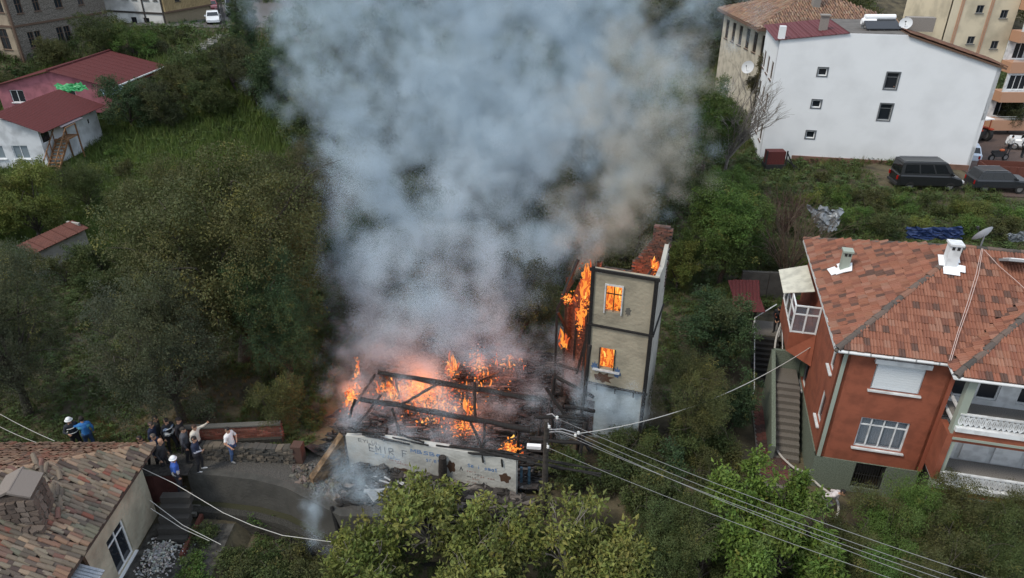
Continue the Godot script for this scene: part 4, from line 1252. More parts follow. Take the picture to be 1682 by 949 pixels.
# --- houses at the upper left
func upper_left_houses(glass: Material, frame: Material) -> void:
	var brown := mat("brown_frame")
	# grey stone mansion
	var c := on(41, 104, 4.4)
	var dirv := Vector3(0.31, 0, -0.951)
	var outw := Vector3(0.951, 0, 0.31)
	var h := thing("stone_mansion", "grey stone and timber mansion with brown windows at the upper left", "house", c - Vector3.UP * 1.5)
	var stone := mat("grey_stone_wall", Color(0.24, 0.215, 0.185), 0.95, "speck", 0.12, 1.0)
	var beige := mat("beige_render", Color(0.33, 0.27, 0.20), 0.92, "stain", 0.25)
	facade(h, "wall", Vector3.ZERO, dirv, outw, 13.0, 9.6, [[1.4, 2.9, 0.75, 1.7], [2.3, 2.9, 0.75, 1.7], [5.2, 2.9, 0.85, 1.7], [6.2, 2.9, 0.85, 1.7], [1.0, 6.6, 0.8, 1.6], [3.2, 6.6, 0.8, 1.6], [6.0, 6.6, 1.0, 1.6], [9.2, 6.6, 0.8, 1.6]], stone, brown, glass, 0.4, [], [0.5], [0.6])
	facade(h, "wall", Vector3(0, 0, 0) - outw * 8.0, outw, -dirv, 7.99, 9.6, [[5.5, 2.9, 1.3, 2.2], [6.3, 6.8, 1.1, 1.7]], beige, brown, glass, 0.4, [], [0.5], [0.6])
	for y in [0.3, 5.4, 9.5]:
		var s := Shape.new()
		s.slab(Vector3.UP * y + outw * 0.05, Vector3.UP * y + outw * 0.05 + dirv * 13, 0.12, 0.2)
		s.slab(Vector3.UP * y - dirv * 0.05 - outw * 8, Vector3.UP * y - dirv * 0.05, 0.12, 0.2)
		part("timber_band", s, brown, h)
	var s := Shape.new()
	s.box(Vector3.UP * 4.8 + outw * 0.02, Vector3(0.2, 9.6, 0.2), Basis(outw, Vector3.UP, dirv))
	part("corner_post", s, brown, h)
	s = Shape.new()
	s.box(dirv * 6.5 - outw * 4 + Vector3.UP * 9.8, Vector3(9.2, 0.3, 14.4), Basis(outw, Vector3.UP, -dirv))
	part("roof", s, mat("brown_deck"), h)
	# white mansion, with the yellow timbered wing
	var k := on(278, 61, 5.3)
	var lv := -outw
	h = thing("white_mansion", "white timber mansion with black bands beside the yellow wing", "house", k - Vector3.UP * 0.6)
	var white := mat("aged_white_render", Color(0.62, 0.63, 0.62), 0.9, "stain", 0.2)
	var black := mat("black_band", Color(0.035, 0.03, 0.028), 0.8)
	facade(h, "wall", lv * 10.4, -lv, -dirv, 10.4, 9.0, [[2.0, 4.9, 0.9, 1.7], [4.3, 4.9, 0.9, 1.7], [5.9, 4.9, 0.7, 1.7], [7.6, 4.9, 0.9, 1.7], [9.2, 4.9, 0.6, 1.7], [5.0, 1.2, 0.9, 1.6], [7.0, 1.2, 0.9, 1.6]], white, black, glass, 0.3, [], [0.5], [0.5])
	for y in [3.4, 8.8]:
		s = Shape.new()
		s.slab(lv * 10.4 + Vector3.UP * y - dirv * 0.05, Vector3.UP * y - dirv * 0.05, 0.1, 0.22)
		part("timber_band", s, black, h)
	for x in [0.06, 3.0, 10.3]:
		s = Shape.new()
		s.box(lv * x + Vector3.UP * 4.5 - dirv * 0.055, Vector3(0.16, 9, 0.1), Basis(outw, Vector3.UP, dirv))
		part("post", s, black, h)
	var y2 := thing("yellow_wing", "yellow boarded house wing at the end of the white mansion", "house", k - Vector3.UP * 0.6)
	var stone2 := mat("honey_stone", Color(0.36, 0.30, 0.20), 0.95, "speck", 0.4, 0.8)
	facade(y2, "upper_wall", outw * 0.3 + Vector3.UP * 3.6, dirv, outw, 8.6, 5.4, [[2.0, 1.0, 0.9, 1.8]], mat("yellow_board", Color(0.33, 0.25, 0.13), 0.9, "stain", 0.3), black, glass, 0.28, [], [0.5], [0.5])
	for q in 30:
		s = Shape.new()
		s.box(outw * 0.315 + dirv * (0.15 + q * 0.285) + Vector3.UP * (8.0 if q > 6 and q < 10 else 6.3), Vector3(0.06, 2.0 if q > 6 and q < 10 else 5.36, 0.05), Basis(dirv, Vector3.UP, outw))
		part("batten", s, mat("yellow_batten", Color(0.27, 0.20, 0.10), 0.9), y2)
	s = Shape.new()
	s.wall(outw * 0.1, dirv, outw, 8.6, 3.5, [], 0.4)
	part("stone_base", s, stone2, y2)
	s = Shape.new()
	s.slab(outw * 0.36 + Vector3.UP * 3.55, outw * 0.36 + Vector3.UP * 3.55 + dirv * 8.6, 0.14, 0.16)
	part("timber_band", s, brown, y2)
	s = Shape.new()
	s.wall(outw * 0.1 + dirv * 8.6, -outw, dirv, 8, 9, [], 0.3)
	part("end_wall", s, stone2, y2)
	# pink house with maroon sheet roof
	var base := 2.0
	var e0 := on(184, 143, 4.6); var e1 := on(272, 102, 4.9)
	var d := (e1 - e0); d.y = 0
	var long := d.length()
	d = d.normalized()
	var across := Vector3(d.z, 0, -d.x)
	if across.x > 0: across = -across
	h = thing("pink_house", "low pink house with wide maroon sheet-metal roof", "house", Vector3(e0.x, base, e0.z))
	var half := 6.0; var pink := mat("pink_render", Color(0.36, 0.13, 0.16), 0.9, "stain", 0.3)
	var maroon := mat("maroon_roof", Color(0.125, 0.018, 0.018), 0.85, "fine", 0.35)
	facade(h, "wall", d * 0.4 + across * 2 * half, -across, -d, 2 * half - 0.4, 2.4, [[1.2, 0.9, 1.4, 1.2], [6.5, 0.8, 1.4, 1.4]], pink, frame, glass, 0.25, [Vector2(0, 2.5), Vector2(half, 3.9), Vector2(2 * half - 0.4, 2.5)])
	facade(h, "wall", across * 0.4 + d * 0.4, d, -across, long - 0.8, 2.4, [[long - 4.2, 0.9, 1.6, 1.1], [4.0, 0.2, 0.9, 1.9]], mat("salmon_render", Color(0.40, 0.15, 0.12), 0.9, "stain", 0.3), frame, glass)
	var n := (Vector3.UP - (-across) * -0.25).normalized()
	for e in [[0.0, across, 1], [2 * half, -across, -1]]:
		var up: Vector3 = (e[1] + Vector3.UP * 0.25).normalized()
		var nn: Vector3 = (Vector3.UP - e[1] * 0.25).normalized()
		sheet_roof(h, "roof_sheet", across * e[0] + Vector3.UP * 2.55, d, up, nn, long, half * 1.031, 10, maroon, 0.28)
	s = Shape.new()
	s.tube([across * half + Vector3.UP * 4.1, across * half + Vector3.UP * 4.1 + d * long], [0.12, 0.12], 6)
	part("ridge_cap", s, maroon, h)
	s = Shape.new()
	s.slab(Vector3.UP * 2.5 - across * 0.06, Vector3.UP * 2.5 - across * 0.06 + d * long, 0.1, 0.12)
	part("gutter", s, mat("white_gutter"), h)
	# white house with the wooden outside stairs
	h = thing("white_house", "white house with maroon sheet roof and wooden outside stairs", "house", Vector3(-42.0, 0.2, -57.6))
	var wh := mat("white_house_render", Color(0.66, 0.69, 0.72), 0.88, "stain", 0.2)
	facade(h, "front_wall", Vector3(-2.4, 0, 0), Vector3.RIGHT, Vector3.BACK, 4.8, 3.2, [[0.05, 0.9, 1.35, 1.15], [2.15, 0.9, 1.35, 1.15]], wh, frame, mat("pale_pane", Color(0.20, 0.24, 0.27), 0.1), 0.25, [Vector2(0, 4.5), Vector2(1.0, 4.6), Vector2(4.8, 3.4)])
	facade(h, "side_wall", Vector3(2.4, 0, 0), Vector3(0.06, 0, -1).normalized(), Vector3(1, 0, 0.06).normalized(), 8.2, 3.2, [[6.6, 2.0, 0.4, 0.5], [0.1, 2.1, 1.3, 0.95]], wh, frame, glass, 0.25, [], [], [], false)
	s = Shape.new()
	s.wall(Vector3(2.8, 0, -8.0), Vector3.LEFT, Vector3.FORWARD, 5.4, 3.6, [], 0.25)
	part("rear_wall", s, wh, h)
	sheet_roof(h, "roof_sheet", Vector3(3.2, 3.3, 0.5), Vector3(0.06, 0, -1).normalized(), Vector3(-1, 0.38, 0).normalized(), Vector3(0.38, 1, 0).normalized(), 9.0, 4.2, 8, maroon, 0.28)
	sheet_roof(h, "grey_sheet", Vector3(3.5, 3.16, -1.6), Vector3(0.06, 0, -1).normalized(), Vector3(-1, 0.38, 0).normalized(), Vector3(0.38, 1, 0).normalized(), 3.0, 1.2, 3, mat("grey_sheet", Color(0.17, 0.15, 0.17), 0.6), 0.2)
	var wood := mat("raw_wood", Color(0.33, 0.17, 0.08), 0.85, "grain", 1.0)
	for q in 9:
		var st := Shape.new()
		st.box(Vector3(3.15, 0.15 + q * 0.22, 0.7 - q * 0.28), Vector3(0.95, 0.06, 0.26))
		part("stair_tread", st, wood, h)
	var rails := Shape.new()
	for e in [2.66, 3.66]:
		rails.slab(Vector3(e, 0.0, 0.9), Vector3(e, 2.1, -1.7), 0.07, 0.2)
		rails.slab(Vector3(e, 0.9, 0.9), Vector3(e, 3.0, -1.7), 0.06, 0.07)
		for q in 4: rails.slab(Vector3(e, q * 0.6, 0.85 - q * 0.74), Vector3(e, q * 0.6 + 1.05, 0.85 - q * 0.74), 0.07, 0.07)
		rails.slab(Vector3(e + 0.02, 0, -3.2), Vector3(e + 0.02, 3.1, -3.2), 0.1, 0.1)
		rails.slab(Vector3(e, 3.05, -1.7), Vector3(e, 3.05, -3.2), 0.07, 0.07)
	part("stair_rail", rails, wood, h)
	s = Shape.new()
	s.box(Vector3(3.15, 2.05, -2.5), Vector3(1.0, 0.1, 1.6))
	part("landing", s, wood, h)
	# white gable at the picture's left side
	h = thing("white_gable_house", "tall white house wall beside the grey stone mansion", "house", Vector3(-56.2, 1.6, -74.5))
	facade(h, "wall", Vector3(0, 0, -4), Vector3.BACK, Vector3.RIGHT, 8, 8.5, [[1.5, 2.2, 0.9, 1.3], [4.2, 2.2, 0.9, 1.3], [1.5, 5.2, 0.9, 1.3], [4.2, 5.2, 0.9, 1.3]], wh, frame, glass)
	s = Shape.new()
	s.wall(Vector3(-6, 0, 4.0), Vector3.RIGHT, Vector3.BACK, 5.98, 8.5, [], 0.25)
	part("wall", s, wh, h)
	s = Shape.new()
	s.box(Vector3(0.3, 3.6, 1.9), Vector3(0.35, 0.6, 0.8))
	part("air_unit", s, mat("unit_grey", Color(0.5, 0.5, 0.5), 0.6), h)
	# small maroon lean-to below the mansion
	h = thing("lean_to", "small maroon lean-to roof under the grey stone mansion", "shed", on(62, 116, 3.2) - Vector3.UP * 2.2)
	sheet_roof(h, "roof_sheet", Vector3(-3, 2.0, 1.0), Vector3.RIGHT, Vector3(0, 0.25, -1).normalized(), Vector3(0, 1, 0.25).normalized(), 5.5, 2.6, 4, maroon, 0.28)
	s = Shape.new()
	s.wall(Vector3(-2.9, -1, 0.7), Vector3.RIGHT, Vector3.BACK, 5.2, 2.95, [], 0.2)
	part("wall", s, wh, h)

func sheds() -> void:
	# long shed among the trees at the left
	var a := on(48, 415, 1.6); var b := on(140, 372, 1.6)
	var d := (b - a); d.y = 0
	var l := d.length()
	d = d.normalized()
	var side := Vector3(-d.z, 0, d.x)
	if side.z < 0: side = -side
	var h := thing("long_shed", "long low shed with rusty red sheet roof among the left trees", "shed", Vector3(a.x, 0, a.z))
	var rust := mat("rust_sheet", Color(0.14, 0.05, 0.035), 0.85, "stain", 0.5)
	sheet_roof(h, "roof_sheet", side * 0.3 + Vector3.UP * 1.55, d, (-side + Vector3.UP * 0.3).normalized(), (Vector3.UP + side * 0.3).normalized(), l, 1.3, 5, rust, 0.2)
	var s := Shape.new()
	s.wall(Vector3.DOWN * 0.5, d, side, l - 0.1, 2.0, [], 0.2)
	part("wall", s, mat("pale_concrete", Color(0.38, 0.36, 0.33), 0.92, "stain", 0.4), h)
	s = Shape.new()
	s.wall(d * (l - 0.12) - side * 0.2, -side, d, 1.0, 1.9, [], 0.15)
	part("wall", s, mats["pale_concrete"], h)
	# lean-to with dark red sheets behind the dark outside stairs
	h = thing("garden_shed", "garden shed with dark maroon sheet roof by the outside stairs", "shed", Vector3(12.6, 0, -32.2))
	var p := on(1200, 462, 2.2) - h.position; var q := on(1247, 460, 2.2) - h.position; var r := on(1249, 513, 1.6) - h.position
	var up := q - r
	sheet_roof(h, "roof_sheet", on(1203, 512, 1.6) - h.position, (r - (on(1203, 512, 1.6) - h.position)).normalized(), up.normalized(), Vector3(0, 1, 0.2).normalized(), (r - (on(1203, 512, 1.6) - h.position)).length(), up.length(), 4, mat("maroon_roof"), 0.22)
	s = Shape.new()
	var w0 := on(1203, 512, 1.6) - h.position + Vector3(0.1, 0, -0.2)
	s.wall(Vector3(w0.x, -0.6, w0.z), Vector3.RIGHT, Vector3.BACK, 1.25, 2.1, [], 0.1)
	s.wall(Vector3(w0.x + 1.25, -0.6, w0.z - 0.12), Vector3.FORWARD, Vector3.RIGHT, 2.1, 2.2, [], 0.1)
	part("wall", s, mat("dark_boards"), h)
	# concrete garden wall behind
	var g := thing("garden_wall", "weathered dark concrete garden wall behind the orange house", "wall", Vector3(13.2, 0, -35.6))
	for k in 6:
		s = Shape.new()
		s.box(Vector3(k * 1.52 + 0.76, 0.7, 0.15 * k), Vector3(1.5, 1.9, 0.22), turned(-0.1))
		part("panel", s, mat("dark_concrete", Color(0.075, 0.072, 0.066), 0.95, "stain", 0.6), g)

# ---------------------------------------------------------------- the burning house
const STROKES := {
	"E": [[1, 1, 0, 1, 0, 0, 1, 0], [0, 0.5, 0.8, 0.5]], "M": [[0, 0, 0.05, 1, 0.5, 0.3, 0.95, 1, 1, 0]], "I": [[0.5, 0, 0.5, 1]], "R": [[0, 0, 0, 1, 0.8, 0.95, 0.8, 0.55, 0, 0.5, 0.9, 0]],
	"F": [[0, 0, 0, 1, 0.9, 1], [0, 0.55, 0.7, 0.55]], "Y": [[0, 1, 0.5, 0.5, 1, 1], [0.5, 0.5, 0.4, 0]], "L": [[0, 1, 0, 0, 0.9, 0]], "U": [[0, 1, 0.1, 0.1, 0.5, 0, 0.9, 0.1, 1, 1], [0.25, 1.2, 0.3, 1.3], [0.7, 1.2, 0.75, 1.3]],
	"B": [[0, 0, 0, 1, 0.7, 0.95, 0.7, 0.6, 0, 0.5, 0.9, 0.4, 0.85, 0.05, 0, 0]], "S": [[1, 0.9, 0.5, 1, 0.1, 0.8, 0.3, 0.55, 0.8, 0.45, 0.9, 0.15, 0.4, 0, 0, 0.1]], "A": [[0, 0, 0.5, 1, 1, 0], [0.2, 0.4, 0.8, 0.4]],
	"e": [[0, 0.4, 0.8, 0.45, 0.7, 0.75, 0.2, 0.75, 0.05, 0.3, 0.4, 0, 0.9, 0.1]], "n": [[0, 0, 0, 0.7, 0.5, 0.7, 0.8, 0.5, 0.8, 0]], "i": [[0.3, 0, 0.3, 0.65], [0.3, 0.85, 0.3, 0.95]], "t": [[0.3, 1, 0.35, 0.05, 0.7, 0.05], [0, 0.7, 0.7, 0.7]],
	"o": [[0.4, 0.7, 0, 0.4, 0.3, 0, 0.75, 0.2, 0.75, 0.6, 0.4, 0.7]], "r": [[0, 0, 0, 0.7, 0.3, 0.7, 0.6, 0.6]], "a": [[0.8, 0.6, 0.3, 0.7, 0, 0.3, 0.3, 0, 0.75, 0.2, 0.8, 0.7, 0.85, 0]], "m": [[0, 0, 0, 0.7, 0.4, 0.7, 0.45, 0, 0.45, 0.6, 0.8, 0.7, 0.9, 0]], "s": [[0.8, 0.6, 0.3, 0.7, 0.1, 0.5, 0.7, 0.3, 0.6, 0, 0, 0.05]]}

func spray_text(parent: Node, called: String, text: String, o: Vector3, u: Vector3, w: Vector3, high: float, wide: float, thick: float, m: Material) -> void:
	var s := Shape.new()
	var x := 0.0
	for ch in text:
		if STROKES.has(ch):
			for line in STROKES[ch]:
				for k in range(0, line.size() - 3, 2):
					var a: Vector3 = o + u * (x + line[k] * wide * 0.75) + Vector3.UP * line[k + 1] * high
					var b: Vector3 = o + u * (x + line[k + 2] * wide * 0.75) + Vector3.UP * line[k + 3] * high
					var d := (b - a).normalized()
					s.box((a + b) / 2 + w * 0.003, Vector3((b - a).length() + thick * 0.5, thick, 0.004), Basis(d, w.cross(d), w))
		x += wide
	part(called, s, m, parent)

func flame_mesh(m: Material, tall: float) -> Mesh:        # a licking tongue: a lathe-like lobe that twists and thins to a tip
	var s := Shape.new()
	var pts := []; var radii := []
	for k in 7:
		var t := k / 6.0
		pts.append(Vector3(sin(t * 4.2) * 0.12 * t, t * tall, cos(t * 3.1) * 0.1 * t))
		radii.append(0.16 * (0.35 + 1.6 * t) * pow(1 - t, 0.85) + 0.004)
	s.tube(pts, radii, 6, false)
	return s.mesh(m)

func chip_mesh(m: Material) -> Mesh:
	var s := Shape.new()
	var p := []
	for k in 8:
		var c := Vector3(-1 if k in [0, 3, 4, 7] else 1, -1 if k < 4 else 1, -1 if k in [0, 1, 4, 5] else 1)
		p.append(c * Vector3(0.5, 0.22, 0.3) * rng.randf_range(0.5, 1.2))
	s.hexa(p)
	return s.mesh(m)

func fire_light(at: Vector3, energy: float, size := 0.5) -> void:
	var l := OmniLight3D.new()
	l.name = numbered("fire_glow")
	l.light_color = Color(1.0, 0.45, 0.12)
	l.light_energy = energy
	l.light_size = size
	l.omni_range = 30
	l.omni_attenuation = 2
	l.shadow_enabled = true
	add_child(l)
	l.position = at

# patches: [centre, half sizes, embers, tongues, tongue height]
func fire(called: String, label: String, patches: Array) -> void:
	var o := thing(called, label, "fire", patches[0][0])
	var hot := [glow("flame_yellow", Color(1.0, 0.74, 0.36), 0.95), glow("flame_orange", Color(1.0, 0.60, 0.24), 0.72), glow("flame_red", Color(0.95, 0.42, 0.20), 0.5)]
	var ember := [[], [], []]; var tongue := [[], [], []]
	for p in patches:
		var mild: float = p[5] if p.size() > 5 else 1.0        # share of the hottest, yellow pieces
		for k in p[2]:
			var d := Vector3(rng.randfn(), rng.randfn(), rng.randfn()) * 0.5
			var at: Vector3 = p[0] + d * p[1] - o.position
			var core := d.length() < 0.55
			var kind := 0 if core and rng.randf() < 0.45 * mild else 1 if rng.randf() < 0.6 else 2
			ember[kind].append(Transform3D(turn_any().scaled(Vector3.ONE * rng.randf_range(0.025, 0.11)), at))
		for k in p[3]:
			var d := Vector3(rng.randfn(), rng.randfn() * 0.5, rng.randfn()) * 0.5
			var at: Vector3 = p[0] + d * p[1] - o.position
			var size: float = p[4] * rng.randf_range(0.35, 1.1)
			var kind := 0 if rng.randf() < 0.2 * mild else 1 if rng.randf() < 0.55 else 2
			var b := Basis(Vector3(rng.randfn(), 0, rng.randfn()).normalized(), rng.randf() * 0.35) * turned(rng.randf() * TAU)
			tongue[kind].append(Transform3D(b.scaled(Vector3(rng.randf_range(0.18, 0.5), size, rng.randf_range(0.18, 0.5))), at))
	for k in 3:
		if ember[k]: copies("ember", chip_mesh(hot[k]), ember[k], [], o)
		if tongue[k]: copies("flame", flame_mesh(hot[k], 1.0), tongue[k], [], o)

func burnt_beam(label: String, a: Vector3, b: Vector3, w: float, group := "") -> void:
	var o := thing("burnt_beam", label, "beam", (a + b) / 2, 0.0, group)
	var s := Shape.new()
	var n := 9
	var pts := []; var radii := []
	for k in n + 1:
		pts.append(a.lerp(b, float(k) / n) - o.position + Vector3(rng.randfn(), rng.randfn(), rng.randfn()) * w * 0.08)
		radii.append(w * rng.randf_range(0.42, 0.62))
	s.tube(pts, radii, 5)
	part("charred_timber", s, mat("charcoal", Color(0.018, 0.016, 0.015), 0.85, "char", 0.9, 1.0), o)

func make_fire_house() -> void:
	var turn := deg_to_rad(14.5)
	var u := Vector3(cos(turn), 0, sin(turn)); var back := Vector3(sin(turn), 0, -cos(turn))
	var org := Vector3(-6.48, 0, -21.44)
	var at := func(a, b, y): return org + u * a + back * b + Vector3.UP * y
	var basis := Basis(u, Vector3.UP, back)
	var charcoal := mat("charcoal", Color(0.018, 0.016, 0.015), 0.85, "char", 0.9, 1.0)
	var ash := mat("ash", Color(0.15, 0.145, 0.145), 0.97, "char", 0.5, 1.0)
	# ground inside: ash and charred earth
	var s := Shape.new()
	for i in 26:
		for j in 26:
			var q := []
			for w in [[i, j], [i + 1, j], [i + 1, j + 1], [i, j + 1]]:
				var a: float = -3.0 + 11.5 * w[0] / 26.0; var b: float = 0.16 + 10.5 * w[1] / 26.0
				var edge := ss(0, 0.8, a + 3.0) * ss(8.5, 7.6, a) * ss(10.6, 9.4, b)
				q.append(at.call(a, b, -0.25 + edge * (0.35 + 0.22 * sin(a * 1.9 + b) + 0.2 * sin(b * 2.3 - a * 0.7) + 0.12 * sin(a * 5.1) * sin(b * 4.3))))
			s.quad(q[0], q[1], q[2], q[3], Vector3.UP)
	structure("ash_ground", s, mat("burnt_earth", Color(0.06, 0.055, 0.052), 0.97, "char", 0.25, 1.0))
	# graffiti wall
	var wall := thing("graffiti_wall", "scorched white wall of the burnt house covered in graffiti", "wall", org)
	var plaster := mat("scorched_plaster", Color(0.50, 0.50, 0.47), 0.93, "stain", 0.35, 0.5)
	s = Shape.new()
	s.wall(u * -0.1 - Vector3.UP * 1.2, u, -back, 6.95, 3.1, [], 0.28, [Vector2(0, 2.85), Vector2(2.0, 3.05), Vector2(6.95, 3.16)])
	part("wall_body", s, plaster, wall)
	var ink := mat("dark_ink", Color(0.05, 0.05, 0.055), 0.8); var blue := mat("blue_ink", Color(0.06, 0.17, 0.38), 0.8); var red := mat("red_ink", Color(0.26, 0.10, 0.08), 0.8)
	spray_text(wall, "lettering", "EYLUL", u * 0.45 + Vector3.UP * 1.48, u, -back, 0.15, 0.19, 0.02, ink)
	spray_text(wall, "lettering", "EMIR F", u * 0.88 + Vector3.UP * 1.1, u, -back, 0.32, 0.28, 0.035, ink)
	spray_text(wall, "lettering", "MBSBe", u * 2.65 + Vector3.UP * 1.42, u, -back, 0.17, 0.26, 0.028, blue)
	spray_text(wall, "lettering", "sret", u * 3.25 + Vector3.UP * 1.1, u, -back, 0.17, 0.16, 0.022, blue)
	spray_text(wall, "lettering", "Se ibomat", u * 4.95 + Vector3.UP * 1.2, u, -back, 0.16, 0.135, 0.024, blue)
	spray_text(wall, "lettering", "A", u * 4.62 + Vector3.UP * 0.95, u, -back, 0.2, 0.16, 0.025, ink)
	for k in 7: spray_text(wall, "lettering", ["sern", "ioan", "ret sem", "aeis", "mon", "siet", "orna"][k], u * (4.9 + 0.22 * (k % 3)) + Vector3.UP * (0.95 - 0.09 * k), u, -back, 0.07, 0.1, 0.01, red if k % 2 == 0 else ink)
	for k in 4: spray_text(wall, "lettering", ["erom ais", "siteran", "naeso", "metori"][k], u * (1.1 + 0.3 * k) + Vector3.UP * (0.98 - 0.1 * k), u, -back, 0.07, 0.11, 0.012, blue if k < 2 else red)
	# patches where the plaster has fallen to the brown mud core
	for q in [[6.42, 0.98, 0.26, 0.27], [4.28, 1.05, 0.2, 0.34], [2.2, 0.25, 0.5, 0.3], [4.5, 0.2, 0.35, 0.25], [3.0, 0.1, 0.6, 0.3], [5.4, 0.12, 0.5, 0.2]]:
		var f := Shape.new()
		var mid: Vector3 = u * q[0] + Vector3.UP * q[1] - back * 0.005
		for k in 14:
			var t0 := TAU * k / 14; var t1 := TAU * (k + 1) / 14
			var r0: float = 0.85 + 0.2 * sin(k * 2.3 + q[0]); var r1: float = 0.85 + 0.2 * sin((k + 1) % 14 * 2.3 + q[0])
			f.tri(mid, mid + u * cos(t0) * q[2] * r0 + Vector3.UP * sin(t0) * q[3] * r0, mid + u * cos(t1) * q[2] * r1 + Vector3.UP * sin(t1) * q[3] * r1, -back)
		part("bare_patch", f, mat("mud_core", Color(0.11, 0.055, 0.03), 0.97, "fine", 1.5, 1.0), wall)
	s = Shape.new()
	s.tube([u * 3.98 - back * 0.16 + Vector3.UP * -0.5, u * 3.97 - back * 0.15 + Vector3.UP * 0.9, u * 4.0 - back * 0.14 + Vector3.UP * 1.6], [0.2, 0.17, 0.15], 7)
	part("flue_stub", s, mat("sooty_brick", Color(0.05, 0.04, 0.035), 0.95, "char", 1.0, 1.0), wall)
	for q in [[5.55, 0.3], [6.3, 0.34]]:
		s = Shape.new()
		s.slab(u * q[0] - back * 0.04 + Vector3.UP * 1.9, u * (q[0] + 0.03) - back * 0.04 + Vector3.UP * (1.9 - q[1]), 0.06, 0.05)
		part("hanging_stump", s, charcoal, wall)
	# charred boards along the wall's top, each its own board
	for k in 26:
		var a := rng.randf_range(-0.6, 8.4); var l := rng.randf_range(0.8, 2.2)
		var y := 1.84 + 0.02 * a + rng.randf() * 0.1
		burnt_beam("charred board lying along the top of the graffiti wall", at.call(a, rng.randf_range(-0.12, 0.3), y), at.call(a + l, rng.randf_range(-0.12, 0.35), y + rng.randfn() * 0.03), rng.randf_range(0.05, 0.1), "charred boards on the graffiti wall")
	# orange-brown end wall, broken to a slope
	var ew := thing("broken_end_wall", "broken ochre end wall sloping down to the path", "wall", at.call(-0.2, 0, 0))
	s = Shape.new()
	var e0 := Vector3.ZERO; var e1 := on(516, 798, 0.0) - ew.position
	var en := Vector3(-(e1 - e0).z, 0, (e1 - e0).x).normalized() * 0.28
	s.hexa([e0 - Vector3.UP * 0.6, e1 - Vector3.UP * 0.6, e1 - Vector3.UP * 0.6 + en, e0 - Vector3.UP * 0.6 + en, e0 + Vector3.UP * 1.62, e1 + Vector3.UP * 0.35, e1 + Vector3.UP * 0.35 + en, e0 + Vector3.UP * 1.62 + en])
	part("wall_body", s, mat("ochre_plaster", Color(0.29, 0.185, 0.10), 0.93, "char", 0.3, 0.6), ew)
	# main tie beams and loose rafters
	burnt_beam("long charred tie beam nearest the graffiti wall", at.call(-0.4, 2.0, 1.9), at.call(6.9, 2.05, 1.75), 0.24)
	burnt_beam("long charred tie beam deeper inside the burnt house", at.call(-0.2, 3.5, 2.25), at.call(7.2, 3.55, 2.1), 0.24)
	for q in [[-0.3, 3.4, 2.2, -1.5, 2.4, 0.2], [0.1, 3.5, 2.2, -0.3, 5.2, 0.3], [1.4, 2.0, 1.9, 2.6, 3.5, 2.2], [1.1, 1.9, 1.8, 2.2, 0.6, 0.2], [4.4, 2.0, 1.8, 5.8, 0.7, 0.3], [4.6, 2.1, 1.8, 4.2, 3.4, 2.6], [5.3, 0.7, 0.3, 5.0, 2.1, 1.7], [-0.9, 1.2, 0.2, 0.3, 2.6, 1.8], [-0.4, 1.0, 1.7, -0.1, 1.1, 2.6], [0.5, 3.7, 2.1, 0.4, 4.1, 0.3], [1.0, 0.7, 0.4, 1.3, 0.9, 1.6],
			[3.2, 6.5, 0.2, 4.6, 6.0, 1.4], [2.0, 7.6, 0.3, 3.8, 8.2, 1.1], [5.6, 5.0, 0.3, 6.9, 4.2, 1.8], [-1.2, 5.6, 0.2, 0.8, 6.2, 0.9], [6.4, 2.0, 0.1, 6.45, 2.05, 1.8], [7.0, 3.4, 0.1, 7.05, 3.5, 2.2]]:
		burnt_beam("charred rafter fallen inside the burnt house", at.call(q[0], q[1], q[2]), at.call(q[3], q[4], q[5]), 0.12, "fallen rafters")
	# collapsed frame between the floor and the tower
	for q in [[7.2, 3.6, 0.2, 7.5, 3.9, 3.3], [7.1, 2.2, 2.3, 8.9, 2.9, 2.2], [7.3, 3.0, 3.2, 9.3, 2.4, 0.9], [7.4, 3.9, 3.2, 9.2, 3.4, 2.8], [8.9, 1.6, 0.1, 9.1, 2.0, 2.6], [7.0, 1.8, 1.5, 9.4, 2.1, 1.5], [8.7, 2.9, 0.0, 8.95, 3.1, 5.4], [7.8, 2.5, 0.1, 7.6, 2.8, 2.4], [8.2, 2.3, 3.0, 9.3, 2.8, 2.6]]:
		burnt_beam("charred post or brace of the collapsed frame beside the tower", at.call(q[0], q[1], q[2]), at.call(q[3], q[4], q[5]), 0.15, "collapsed frame by the tower")
	for k in 6:
		burnt_beam("brown half-burnt board hanging in the collapsed frame", at.call(8.1, 2.2 + 0.05 * k, 1.7 + 0.13 * k), at.call(9.0, 2.35 + 0.05 * k, 1.65 + 0.13 * k), 0.12, "boards in the collapsed frame")
	# debris
	var chips := []; var tints := []
	for k in 4200:
		var a := rng.randf_range(-1.6, 8.0); var b := rng.randf_range(0.3, 9.6)
		chips.append(Transform3D(turn_any().scaled(Vector3(rng.randf_range(0.12, 0.8), rng.randf_range(0.08, 0.2), rng.randf_range(0.06, 0.2))), at.call(a, b, 0.12 + rng.randf() * 0.35)))
		var g := 0.012 + 0.02 * rng.randf() if rng.randf() < 0.86 else rng.randf_range(0.05, 0.14)
		tints.append(Color(g * 1.06, g, g * 0.98))
	describe(copies("charred_debris", chip_mesh(tinted("debris_tint", 0.92)), chips, tints, self), "charred splinters and ash inside the burnt house", "debris")
	chips = []; tints = []
